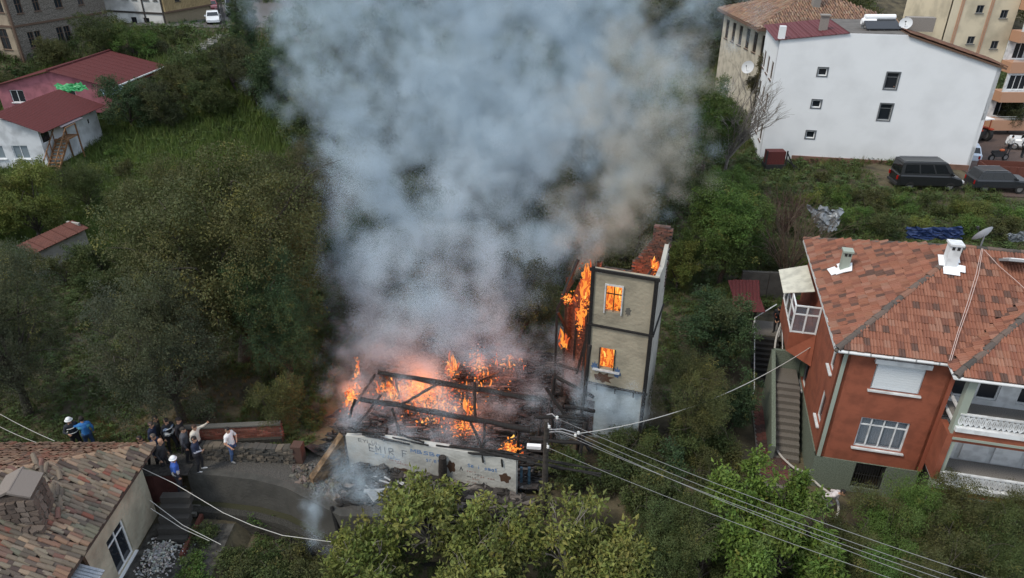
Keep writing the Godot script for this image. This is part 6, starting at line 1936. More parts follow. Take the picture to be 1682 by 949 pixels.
	for k in 900:         # loose stones on the path's verge near the burnt house
		var p := on(rng.randf_range(480, 560), rng.randf_range(765, 880), 0.0)
		p.y = terrain(p.x, p.z) + 0.02
		chips.append(Transform3D(turn_any().scaled(Vector3.ONE * rng.randf_range(0.05, 0.3)), p))
		tints.append(jit(Color(0.10, 0.09, 0.075), 0.45))
	describe(copies("loose_stones", chip_mesh(tinted("debris_tint", 0.92)), chips, tints, self), "loose stones and clods at the scorched end of the path", "stones")
	var post := thing("burnt_gatepost", "leaning charred post at the scorched end of the path", "post", on(566, 905, -1.4))
	s = Shape.new()
	s.tube([Vector3(0, -0.8, 0), Vector3(-0.15, 0.6, -0.2), Vector3(-0.45, 1.6, -0.7)], [0.11, 0.1, 0.07], 6)
	part("charred_timber", s, mat("charcoal"), post)
	# low wall along the verge, and the blue post
	var lw := thing("low_wall", "low soot-dark wall below the smoking rubble", "wall", on(590, 842, -0.6))
	s = Shape.new()
	s.slab(on(545, 822, -0.5) - lw.position, on(632, 852, -0.8) - lw.position, 0.3, 0.8)
	part("wall_body", s, mat("sooty_brick"), lw)
	var bp := thing("blue_door_frame", "blue painted door frame at the end of the graffiti wall", "door frame", on(856, 815, -0.2))
	for e in [0.0, 0.3]:
		s = Shape.new()
		s.box(Vector3(e, 0.55, -0.1), Vector3(0.1, 1.7, 0.1))
		part("jamb", s, mat("blue_wood", Color(0.07, 0.16, 0.24), 0.8, "grain", 1.0), bp)
	var tank := thing("green_drum", "turquoise plastic drum lying below the graffiti wall", "drum", on(862, 850, -1.0))
	s = Shape.new()
	s.tube([Vector3(-0.3, 0, 0), Vector3(-0.26, 0, 0), Vector3(0.26, 0.05, 0.0), Vector3(0.3, 0.05, 0)], [0.13, 0.17, 0.17, 0.13], 12)
	part("drum_body", s, mat("turquoise", Color(0.08, 0.30, 0.28), 0.5), tank)
	var tr := thing("white_trough", "white metal trough hanging by the wooden pole", "trough", on(877, 733, 1.4))
	s = Shape.new()
	s.box(Vector3.ZERO, Vector3(0.55, 0.08, 0.25), turned(-0.1))
	s.box(Vector3(0, 0.06, 0.12), Vector3(0.55, 0.1, 0.02), turned(-0.1))
	part("trough_body", s, mat("white_flashing"), tr)
	poles_and_wires()
	stairs_and_hose()
	parked_things()
	roof_gear()
	upper_left_grounds()

func poles_and_wires() -> void:
	var wood := mat("pole_wood", Color(0.06, 0.05, 0.042), 0.9, "grain", 1.0)
	var steel := mat("bracket_steel", Color(0.30, 0.31, 0.32), 0.5, "", 1, 0, 0.6)
	var top := far_off(898, 690, 19.0)
	var base := Vector3(top.x, terrain(top.x, top.z) - 0.3, top.z)
	var pole := thing("utility_pole", "dark wooden utility pole with steel brackets beside the burnt house", "pole", base)
	var s := Shape.new()
	s.tube([Vector3.ZERO, top - base], [0.14, 0.09], 8)
	part("post", s, wood, pole)
	var ends := []
	for q in [[915, 687, 0.0], [902, 702, 0.0], [950, 712, 0.0], [945, 716, 0.0], [900, 735, 0.0]]:
		var e := far_off(q[0], q[1], 18.8)
		ends.append(e)
		var br := Shape.new()
		var from := Vector3(top.x, e.y, top.z) - base
		br.tube([from, (from + e - base) / 2 + Vector3.UP * 0.12, e - base], [0.022, 0.022, 0.022], 5)
		var arm := part("bracket", br, steel, pole)
		var ins := Shape.new()
		ins.lathe(e - base, Vector3.UP, [Vector2(0.001, -0.02), Vector2(0.05, 0.0), Vector2(0.035, 0.05), Vector2(0.05, 0.08), Vector2(0.001, 0.12)], 8)
		part("insulator", ins, mat("porcelain", Color(0.62, 0.62, 0.6), 0.3), arm)
	var cable := mat("bare_cable", Color(0.20, 0.205, 0.21), 0.5)
	var far_ends := [[1700, 975], [1700, 1002], [1700, 992], [1700, 1016], [1700, 1028]]
	for k in 5:
		line_between("power_line", "thin grey power line running from the wooden pole over the foreground trees", "cable", sagging(ends[k], far_off(far_ends[k][0], far_ends[k][1], 10.5), 0.25), 0.008, cable, "power lines over the foreground trees")
	line_between("service_cable", "pale cable slung from the burnt house to the orange house's glazed bay", "cable", sagging(far_off(948, 712, 19.2), on(1352, 556, 2.6), 0.95), 0.018, mat("pale_cable", Color(0.45, 0.44, 0.41), 0.6))
	var c2 := on(232, 768, 1.2)
	line_between("house_cable", "long sagging cable from the old tiled house to the charred post", "cable", smooth_line([c2, on(285, 793, 0.75), on(367, 842, 0.1), on(464, 879, -0.3), on(562, 892, -0.3)]), 0.014, mat("pale_cable"))
	line_between("house_cable", "upper of two cables from the old tiled house down into the sunken garden", "cable", smooth_line([on(246, 821, 0.3), on(300, 862, -0.3), on(363, 894, -0.8)]), 0.013, mat("pale_cable"))
	line_between("house_cable", "lower of two cables from the old tiled house down into the sunken garden", "cable", smooth_line([on(248, 835, 0.1), on(300, 868, -0.4), on(344, 888, -0.8)]), 0.013, mat("pale_cable"))
	for q in [[-20, 668, 90, 724], [-20, 690, 70, 730]]:
		line_between("street_cable", "thin cable passing behind the old tiled roof", "cable", sagging(far_off(q[0], q[1], 23.0), far_off(q[2], q[3], 21.5), 0.1), 0.012, mat("pale_cable"), "cables behind the old roof")
	# lattice pole by the street at the upper left
	var lp := on_ground(368, 48)
	var lat := thing("lattice_pole", "dark lattice steel pole by the street with parked cars", "pole", lp)
	s = Shape.new()
	for e in [[-0.22, -0.22], [0.22, -0.22], [0.22, 0.22], [-0.22, 0.22]]: s.slab(Vector3(e[0], 0, e[1]), Vector3(e[0] * 0.6, 9, e[1] * 0.6), 0.07, 0.07)
	for k in 14: s.slab(Vector3(-0.2, k * 0.62, 0.2), Vector3(0.2, k * 0.62 + 0.6, 0.2), 0.04, 0.04)
	part("lattice", s, mat("iron"), lat)

func stairs_and_hose() -> void:
	# dark outside stairs beside the orange house
	var st := thing("outside_stairs", "dark concrete outside stairs with white handrails climbing past the orange house", "stairs", Vector3(12.4, -1.9, -28.2))
	var top := Vector3(13.25, 0.25, -31.0); var low := Vector3(12.65, -1.9, -27.9)
	var run := top - low; run.y = 0
	var basis := Basis(Vector3.UP, atan2(-run.x, -run.z))
	for k in 13:
		var s := Shape.new()
		var p := low.lerp(top, (k + 0.5) / 13.0)
		s.box(p - st.position + Vector3.DOWN * 0.2, Vector3(1.35, 0.42, 0.26), basis)
		part("step", s, mat("dark_step", Color(0.05, 0.048, 0.045), 0.95, "speck", 0.8), st)
	var s := Shape.new()
	s.box(top + Vector3(0.25, -0.15, -0.75) - st.position, Vector3(2.2, 0.3, 1.5), basis)
	part("landing", s, mat("grey_step"), st)
	var rail := mat("white_rail", Color(0.66, 0.67, 0.67), 0.5)
	for e in [-0.68, 0.68]:
		var off := basis * Vector3(e, 0, 0) - st.position
		var r := Shape.new()
		r.tube([low + off + Vector3.UP * 0.95, top + off + Vector3.UP * 1.0], [0.03, 0.03], 6)
		r.tube([low + off, low + off + Vector3.UP * 0.95], [0.03, 0.03], 6)
		r.tube([top + off, top + off + Vector3.UP * 1.0], [0.03, 0.03], 6)
		if e < 0: r.tube([top + off + Vector3.UP * 1.0, top + off + Vector3(1.6, 1.0, -1.4)], [0.03, 0.03], 6)
		part("handrail", r, rail, st)
	# red hexagonal pavers and kerb below them
	var pv := thing("paver_path", "path of red hexagonal pavers between the stairs", "path", Vector3(11.6, -1.75, -25))
	var a := on(1258, 668, -1.45); var b := on(1276, 800, -1.45)
	s = Shape.new()
	s.slab(a - pv.position + Vector3.DOWN * 0.12, b - pv.position + Vector3.DOWN * 0.12, 1.35, 0.2)
	part("bed", s, mat("mortar"), pv)
	var hexm := Shape.new()
	for k in 6:
		var p := Vector3(cos(TAU * k / 6) * 0.155, 0, sin(TAU * k / 6) * 0.155); var q := Vector3(cos(TAU * (k + 1) / 6) * 0.155, 0, sin(TAU * (k + 1) / 6) * 0.155)
		hexm.tri(Vector3(0, 0.03, 0), p * 0.95 + Vector3.UP * 0.03, q * 0.95 + Vector3.UP * 0.03, Vector3.UP)
		hexm.quad(p * 0.95 + Vector3.UP * 0.03, q * 0.95 + Vector3.UP * 0.03, q, p, p + q)
	var made := [hexm.mesh(mat("paver_a", Color(0.14, 0.05, 0.042), 0.95, "fine", 2.0)), hexm.mesh(mat("paver_b", Color(0.18, 0.065, 0.05), 0.95, "fine", 2.0)), hexm.mesh(mat("paver_c", Color(0.10, 0.055, 0.048), 0.95, "fine", 2.0))]
	var d := (b - a).normalized(); var side := Vector3(-d.z, 0, d.x)
	var rows := int((b - a).length() / 0.28)
	for i in rows:
		for j in 5: piece("paver", made[rng.randi() % 3], pv, Transform3D(Basis(side, Vector3.UP, d).orthonormalized(), a + d * (i * 0.28 + 0.14 * (j % 2)) + side * (j - 2) * 0.245 - pv.position + Vector3.DOWN * 0.02))
	# hose
	var hose := smooth_line([on(1284, 528, 1.1), on(1274, 560, 1.0), on(1270, 620, -0.1), on(1268, 690, -1.2), on(1274, 735, -1.3), on(1300, 765, -1.25), on(1322, 776, -1.25), on(1345, 797, -1.2), on(1372, 818, -1.2), on(1377, 838, -1.2), on(1370, 856, -1.2)])
	line_between("fire_hose", "pale fire hose running down the dark stairs and round the orange house", "hose", hose, 0.05, mat("hose_canvas", Color(0.42, 0.40, 0.37), 0.9), "", 8)
	line_between("drain_pipe", "grey drain pipe at the foot of the orange house's corner", "pipe", smooth_line([on(1338, 758, -0.6), on(1330, 775, -1.0), on(1318, 782, -1.3)]), 0.05, mat("grey_clip"))

func parked_things() -> void:
	vehicle("black_van", "black panel van parked along the white building", "van", Vector3(33.2, terrain(33.2, -53.6) , -53.6), -0.06, "van", Color(0.012, 0.013, 0.015))
	vehicle("dark_suv", "dark grey off-road car parked in front of the black van", "car", Vector3(38.7, terrain(38.7, -53.1), -53.1), -0.05, "suv", Color(0.02, 0.023, 0.028))
	vehicle("white_suv", "white off-road car on the brick-paved lane", "car", Vector3(50.6, terrain(50.6, -66.5), -66.5), 2.5, "suv", Color(0.70, 0.72, 0.74))
	vehicle("white_car", "white hatchback half hidden behind the white building's corner", "car", Vector3(42.3, terrain(42.3, -63.2), -63.2), 1.2, "car", Color(0.62, 0.68, 0.76))
	vehicle("silver_van", "silver minivan parked in the street behind the mansions", "van", on_ground(384, 24), -1.2, "van", Color(0.36, 0.36, 0.36))
	vehicle("white_hatchback", "white hatchback at the corner of the yellow wing", "car", on_ground(352, 38), -1.2, "car", Color(0.66, 0.68, 0.70))
	vehicle("red_car", "red car behind the yellow wing", "car", on_ground(349, 18), -1.2, "car", Color(0.22, 0.035, 0.045))
	# red tractor
	var t := thing("tractor", "red tractor parked behind the white building", "tractor", Vector3(48.2, terrain(48.2, -71.5), -71.5), 1.9)
	var red := mat("tractor_red", Color(0.42, 0.05, 0.02), 0.5)
	var s := Shape.new()
	s.hexa([Vector3(0.2, 0.7, -0.35), Vector3(1.9, 0.75, -0.3), Vector3(1.9, 0.75, 0.3), Vector3(0.2, 0.7, 0.35), Vector3(0.2, 1.5, -0.33), Vector3(1.9, 1.35, -0.25), Vector3(1.9, 1.35, 0.25), Vector3(0.2, 1.5, 0.33)])
	part("bonnet", s, red, t)
	s = Shape.new()
	for e in [-1, 1]:
		s.box(Vector3(-0.5, 1.35, e * 0.75), Vector3(1.1, 0.12, 0.4))
		s.slab(Vector3(-0.8, 1.3, e * 0.5), Vector3(-0.8, 2.4, e * 0.45), 0.07, 0.07)
		s.slab(Vector3(0.2, 1.4, e * 0.5), Vector3(0.1, 2.4, e * 0.45), 0.07, 0.07)
	part("mudguard", s, red, t)
	s = Shape.new()
	s.box(Vector3(-0.35, 2.44, 0), Vector3(1.3, 0.1, 1.2))
	part("canopy", s, mat("white_flashing"), t)
	s = Shape.new()
	s.box(Vector3(-0.3, 1.0, 0), Vector3(0.9, 0.5, 0.7))
	part("seat_frame", s, mat("iron"), t)
	for e in [-1, 1]:
		wheel(t, Vector3(-0.5, 0.7, e * 0.75), Vector3(0, 0, e), 0.7, 0.4)
		wheel(t, Vector3(1.5, 0.4, e * 0.6), Vector3(0, 0, e), 0.4, 0.26)
	# motorcycle
	var m := thing("motorcycle", "black and orange motorcycle by the white building's corner", "motorcycle", Vector3(44.0, terrain(44.0, -61.3), -61.3), 0.15)
	for x in [-0.7, 0.7]: wheel(m, Vector3(x, 0.32, 0), Vector3(0, 0, 1), 0.32, 0.14)
	s = Shape.new()
	s.hexa([Vector3(-0.4, 0.4, -0.14), Vector3(0.35, 0.4, -0.14), Vector3(0.35, 0.4, 0.14), Vector3(-0.4, 0.4, 0.14), Vector3(-0.9, 0.85, -0.12), Vector3(0.4, 0.95, -0.16), Vector3(0.4, 0.95, 0.16), Vector3(-0.9, 0.85, 0.12)])
	s.slab(Vector3(0.7, 0.32, 0), Vector3(0.4, 1.1, 0), 0.08, 0.08)
	s.slab(Vector3(0.38, 1.1, -0.36), Vector3(0.38, 1.1, 0.36), 0.04, 0.04)
	part("frame", s, mat("bumper", Color(0.03, 0.03, 0.032), 0.6), m)
	s = Shape.new()
	s.ball(Vector3(0.15, 0.98, 0), Vector3(0.28, 0.14, 0.16))
	part("fuel_tank", s, mat("orange_tank", Color(0.50, 0.10, 0.02), 0.4), m)
	s = Shape.new()
	s.box(Vector3(-0.45, 0.92, 0), Vector3(0.7, 0.1, 0.26))
	part("saddle", s, mat("tyre"), m)
	# skip and low brown wall
	var k := thing("brown_container", "rusty brown open container beside the dark off-road car", "container", Vector3(42.2, terrain(42.2, -57.2), -57.2), -0.15)
	s = Shape.new()
	for e in [-1, 1]:
		s.box(Vector3(0, 0.45, e * 0.8), Vector3(4.2, 0.9, 0.06))
		s.box(Vector3(e * 2.1, 0.45, 0), Vector3(0.06, 0.9, 1.55))
	s.box(Vector3(0, 0.08, 0), Vector3(4.1, 0.06, 1.5))
	part("box_body", s, mat("rust"), k)
	s = Shape.new()
	for e in 6: s.box(Vector3(-1.8 + e * 0.72, 0.45, 0.85), Vector3(0.08, 0.9, 0.05))
	part("rib", s, mat("rust"), k)
	# red metal trailer with scrolls at the white building's left foot
	var c := thing("scrap_trailer", "red painted scrap trailer with dark frame at the white building's foot", "trailer", on_ground(1268, 280) + Vector3(0, 0.1, 0))
	s = Shape.new()
	s.box(Vector3(0, 1.15, 0), Vector3(1.5, 1.1, 0.9))
	part("box_body", s, mat("scrap_red", Color(0.18, 0.035, 0.03), 0.8, "speck", 1.0), c)
	s = Shape.new()
	s.box(Vector3(0, 0.35, 0.1), Vector3(1.7, 0.5, 1.1))
	for e in [-0.85, 0.85]: s.box(Vector3(e, 0.95, 0.5), Vector3(0.1, 1.7, 0.1))
	s.slab(Vector3(0.9, 1.6, 0.3), Vector3(1.8, 0.1, 0.3), 0.1, 0.1)
	s.slab(Vector3(1.0, 0.9, 0.2), Vector3(2.3, 0.05, 0.4), 0.1, 0.1)
	part("frame", s, mat("iron"), c)
	# tarpaulins: crumpled sheets
	tarp("silver_tarpaulin", "crumpled silver tarpaulin hanging over the shrubs", [on(1324, 338, 2.3), on(1384, 344, 2.2), on(1372, 382, 0.9), on(1345, 376, 0.9)], mat("silver_tarp", Color(0.33, 0.36, 0.39), 0.45, "fine", 0.6, 0.0, 0.2), 0.18)
	tarp("blue_tarpaulin", "dark blue tarpaulin behind the orange house's ridge", [on(1490, 374, 2.0), on(1582, 374, 2.0), on(1582, 392, 1.2), on(1490, 392, 1.2)], mat("blue_tarp", Color(0.015, 0.035, 0.12), 0.5), 0.12)
	tarp("green_awning", "bright green awning in front of the pink house", [on(90, 140, 5.2), on(134, 135, 5.5), on(146, 147, 4.9), on(98, 153, 4.7)], mat("green_tarp", Color(0.03, 0.27, 0.09), 0.5), 0.1)
	tarp("blue_white_tarpaulin", "pale blue and white tarpaulin under the pink house's eave", [on(162, 148, 4.3), on(200, 140, 4.5), on(205, 152, 3.9), on(170, 158, 3.8)], mat("sky_tarp", Color(0.32, 0.45, 0.62), 0.5, "stain", 0.8), 0.1)
	tarp("grey_tarpaulin", "grey plastic sheet on the shrubs at the edge of the overgrown garden", [on(1655, 384, 1.8), on(1700, 380, 1.9), on(1700, 396, 1.2), on(1660, 396, 1.2)], mat("silver_tarp"), 0.1)

func tarp(called: String, label: String, q: Array, m: Material, rough: float) -> void:
	var o := thing(called, label, "tarpaulin", q[0])
	var s := Shape.new()
	var n := 14
	var grid := []
	for i in n + 1:
		var row := []
		for j in n + 1:
			var a: Vector3 = q[0].lerp(q[1], float(i) / n); var b: Vector3 = q[3].lerp(q[2], float(i) / n)
			row.append(a.lerp(b, float(j) / n) - o.position + Vector3(rng.randfn(), rng.randfn() + sin(i * 1.1 + j * 0.5), rng.randfn()) * rough * 0.5)
		grid.append(row)
	for i in n:
		for j in n:
			s.quad(grid[i][j], grid[i + 1][j], grid[i + 1][j + 1], grid[i][j + 1], Vector3.UP)
			var dn := Vector3.DOWN * 0.012
			s.quad(grid[i][j] + dn, grid[i + 1][j] + dn, grid[i + 1][j + 1] + dn, grid[i][j + 1] + dn, Vector3.DOWN)
	part("sheet", s, m, o)

func dish(called: String, label: String, at: Vector3, r: float, facing: Vector3, tall: float) -> void:
	var o := thing(called, label, "satellite dish", at)
	var s := Shape.new()
	s.tube([Vector3(0, -0.3, 0), Vector3(0, tall, 0)], [0.035, 0.035], 6)
	part("mast", s, mat("bracket_steel"), o)
	s = Shape.new()
	var prof := []
	for k in 7: prof.append(Vector2(r * k / 6.0 + 0.001, 0.32 * r * pow(k / 6.0, 2)))
	s.lathe(Vector3(0, tall, 0), facing.normalized(), prof, 20)
	var rim := []
	for k in 7: rim.append(Vector2(r * (6 - k) / 6.0 + 0.001, 0.32 * r * pow((6 - k) / 6.0, 2) - 0.012))
	s.lathe(Vector3(0, tall, 0), facing.normalized(), rim, 20)
	part("dish", s, mat("dish_grey", Color(0.52, 0.54, 0.56), 0.55), o)
	s = Shape.new()
	s.tube([Vector3(0, tall - r * 0.8, 0) + facing.normalized() * 0.2 * r, Vector3(0, tall, 0) + facing.normalized() * r * 1.0], [0.015, 0.015], 5)
	s.box(Vector3(0, tall, 0) + facing.normalized() * r * 1.0, Vector3.ONE * 0.09)
	part("feed_arm", s, mat("iron"), o)

func roof_gear() -> void:
	var ref := on(1612, 400, 8.0)
	dish("satellite_dish", "grey satellite dish on the orange house's ridge", ref, 0.42, Vector3(-0.35, 0.55, -0.85), 0.35)
	for q in [[[1612, 408, 7.95], [1603, 450, 7.45], [1588, 500, 6.75], [1572, 548, 6.1], [1559, 592, 5.6]], [[1614, 408, 7.95], [1607, 450, 7.45], [1592, 500, 6.75], [1575, 548, 6.1], [1562, 592, 5.6]], [[1616, 410, 7.95], [1640, 436, 7.6], [1670, 462, 7.3], [1700, 490, 7.0]]]:
		var pts := []
		for p in q: pts.append(on(p[0], p[1], p[2] + 0.08))
		line_between("aerial_cable", "thin pale aerial cable lying down the terracotta roof", "cable", smooth_line(pts), 0.012, mat("pink_cable", Color(0.50, 0.38, 0.34), 0.7), "aerial cables on the terracotta roof")
	dish("satellite_dish", "pale satellite dish on the white building's roof", on(1485, 50, 10.9), 0.5, Vector3(-0.5, 0.5, 0.7), 0.5)
	dish("satellite_dish", "grey satellite dish on the old wall left of the white building", on(1228, 118, 6.0), 0.6, Vector3(-0.6, 0.4, 0.7), 0.4)
	# solar water heater
	var at := on(1440, 50, 10.75) + Vector3(0, 0.25, 0)
	var o := thing("solar_heater", "solar water heater with white tank on the white building's roof", "water heater", at)
	var s := Shape.new()
	s.tube([Vector3(-1.3, 0.8, 0.0), Vector3(-1.25, 0.8, 0), Vector3(1.25, 0.8, 0), Vector3(1.3, 0.8, 0)], [0.15, 0.24, 0.24, 0.15], 14)
	part("tank", s, mat("white_flashing"), o)
	s = Shape.new()
	s.hexa([Vector3(-1.5, 0.0, 1.3), Vector3(1.4, 0.0, 1.3), Vector3(1.3, 0.62, 0.1), Vector3(-1.4, 0.62, 0.1), Vector3(-1.5, 0.08, 1.3), Vector3(1.4, 0.08, 1.3), Vector3(1.3, 0.7, 0.1), Vector3(-1.4, 0.7, 0.1)])
	part("collector", s, mat("collector_dark", Color(0.02, 0.022, 0.026), 0.15), o)
	s = Shape.new()
	for e in [-1.2, 0, 1.2]:
		s.slab(Vector3(e, -0.3, -0.2), Vector3(e, 0.7, -0.1), 0.05, 0.05)
		s.slab(Vector3(e, -0.3, 1.2), Vector3(e, 0.05, 1.25), 0.05, 0.05)
	part("stand", s, mat("bracket_steel"), o)
	var cold := thing("water_tank", "small white cold-water tank behind the solar heater", "tank", on(1425, 42, 11.15))
	s = Shape.new()
	s.tube([Vector3(-0.6, 0.3, 0), Vector3(-0.55, 0.3, 0), Vector3(0.55, 0.3, 0), Vector3(0.6, 0.3, 0)], [0.2, 0.3, 0.3, 0.2], 12)
	part("tank_body", s, mat("white_flashing"), cold)
	s = Shape.new()
	for e in [-0.4, 0.4]: s.box(Vector3(e, -0.35, 0), Vector3(0.08, 0.9, 0.4))
	part("stand", s, mat("bracket_steel"), cold)

func upper_left_grounds() -> void:
	var s := Shape.new()
	for i in 12:
		for j in 10:
			var q := []
			for w in [[i, j], [i + 1, j], [i + 1, j + 1], [i, j + 1]]:
				var x: float = -48.0 + 2.0 * w[0] + 0.5 * w[1]; var z: float = -92.0 - 2.4 * w[1]
				q.append(Vector3(x, terrain(x, z) + 0.08, z))
			s.quad(q[0], q[1], q[2], q[3], Vector3.UP)
	structure("street", s, mat("street_asphalt", Color(0.14, 0.13, 0.125), 0.93, "speck", 0.2))
	s = Shape.new()
	for i in 12:
		for j in 10:
			var q := []
			for w in [[i, j], [i + 1, j], [i + 1, j + 1], [i, j + 1]]:
				var x: float = 38.5 + 2.0 * w[0]; var z: float = -51.5 - 2.6 * w[1]
				q.append(Vector3(x, terrain(x, z) + 0.05, z))
			s.quad(q[0], q[1], q[2], q[3], Vector3.UP)
	structure("lane", s, mat("paved_lane", Color(0.13, 0.085, 0.07), 0.93, "speck", 0.25))
	var path := thing("garden_path", "stepped pale paving crossing the terraced lawn", "path", on_ground(340, 75))
	for k in 9:
		var p := on_ground(314 + 6.5 * k, 88 - 3.6 * k)
		s = Shape.new()
		s.box(p - path.position + Vector3.UP * 0.1, Vector3(1.5, 0.2, 1.2), turned(0.5))
		part("paving_slab", s, mat("pale_concrete"), path)
	scatter("lawn", "short green lawn terraces beside the yellow wing", "grass", "grass", 5200, 84, 97, Color(0.06, 0.12, 0.03), 0.5, func(x, z): return x > -46 and x < -33)

# ---------------------------------------------------------------- people
# One continuous skin: distances to tapered bones, joined smoothly, meshed as surface nets on a grid of cells.
func body_mesh(bones: Array, cell: float, s: Shape) -> void:
	var lo := Vector3.INF; var hi := -Vector3.INF
	for b in bones:
		var r: float = maxf(b[2], b[3]) + cell * 2
		lo = lo.min(b[0] - Vector3.ONE * r).min(b[1] - Vector3.ONE * r)
		hi = hi.max(b[0] + Vector3.ONE * r).max(b[1] + Vector3.ONE * r)
	var nx := int((hi.x - lo.x) / cell) + 2; var ny := int((hi.y - lo.y) / cell) + 2; var nz := int((hi.z - lo.z) / cell) + 2
	var f := PackedFloat32Array(); f.resize(nx * ny * nz); f.fill(1.0)
	var near := PackedFloat32Array(); near.resize(nx * ny * nz); near.fill(9.0)
	var who := PackedInt32Array(); who.resize(nx * ny * nz)
	for bi in bones.size():
		var b: Array = bones[bi]
		var p0: Vector3 = b[0]; var p1: Vector3 = b[1]; var r0: float = b[2]; var r1: float = b[3]
		var blend: float = b[5] if b.size() > 5 else 0.035
		var ext := Vector3.ONE * (maxf(r0, r1) + cell * 2.2)
		var i0 := ((p0.min(p1) - ext - lo) / cell).floor(); var i1 := ((p0.max(p1) + ext - lo) / cell).ceil()
		var d := p1 - p0
		var dd := maxf(d.length_squared(), 1e-8)
		for i in range(maxi(0, int(i0.x)), mini(nx, int(i1.x) + 1)):
			for j in range(maxi(0, int(i0.y)), mini(ny, int(i1.y) + 1)):
				for k in range(maxi(0, int(i0.z)), mini(nz, int(i1.z) + 1)):
					var p := lo + Vector3(i, j, k) * cell
					var t := clampf((p - p0).dot(d) / dd, 0, 1)
					var v := (p - p0 - d * t).length() - lerpf(r0, r1, t)
					var at := (i * ny + j) * nz + k
					if v < near[at]:
						near[at] = v; who[at] = bi
					var o := f[at]
					var h := maxf(blend - absf(o - v), 0.0) / blend
					f[at] = minf(o, v) - h * h * blend * 0.25
	var vert := {}
	var offs := [0, 1, nz, nz + 1, ny * nz, ny * nz + 1, ny * nz + nz, ny * nz + nz + 1]
	for i in nx - 1:
		for j in ny - 1:
			for k in nz - 1:
				var at := (i * ny + j) * nz + k
				var m := 0
				for c in 8:
					if f[at + offs[c]] < 0: m += 1
				if m == 0 or m == 8: continue
				var sum := Vector3.ZERO; var n := 0
				for e in [[0, 1], [2, 3], [4, 5], [6, 7], [0, 2], [1, 3], [4, 6], [5, 7], [0, 4], [1, 5], [2, 6], [3, 7]]:
					var a := f[at + offs[e[0]]]; var b := f[at + offs[e[1]]]
					if (a < 0) == (b < 0): continue
					var t := a / (a - b)
					var q0 := Vector3(e[0] >> 2, (e[0] >> 1) & 1, e[0] & 1); var q1 := Vector3(e[1] >> 2, (e[1] >> 1) & 1, e[1] & 1)
					sum += q0.lerp(q1, t); n += 1
				var g := Vector3(f[at + ny * nz] - f[at], f[at + nz] - f[at], f[at + 1] - f[at]) + Vector3(f[at + offs[7]] - f[at + offs[3]], f[at + offs[7]] - f[at + offs[5]], f[at + offs[7]] - f[at + offs[6]])
				var best := at
				for c in 8:
					if absf(near[at + offs[c]]) < absf(near[best]): best = at + offs[c]
				vert[at] = [lo + (Vector3(i, j, k) + sum / n) * cell, g.normalized(), bones[who[best]][4]]
	for at in vert:
		for ax in [[nz, 1, ny * nz], [1, ny * nz, nz], [ny * nz, nz, 1]]:      # edge along ax[2] with the four cells round it
			var a := f[at]; var b := f[at + ax[2]]
			if (a < 0) == (b < 0): continue
			var q := [at, at - ax[0], at - ax[0] - ax[1], at - ax[1]]
			if not (vert.has(q[1]) and vert.has(q[2]) and vert.has(q[3])): continue
			for t in [[0, 1, 2], [0, 2, 3]]:
				var va: Array = vert[q[t[0]]]; var vb: Array = vert[q[t[1]]]; var vc: Array = vert[q[t[2]]]
				var order := [va, vb, vc] if (vb[0] - va[0]).cross(vc[0] - va[0]).dot(va[1] + vb[1] + vc[1]) < 0 else [va, vc, vb]
				for w in order:
					s.col = w[2]
					s.put(w[0], w[1])

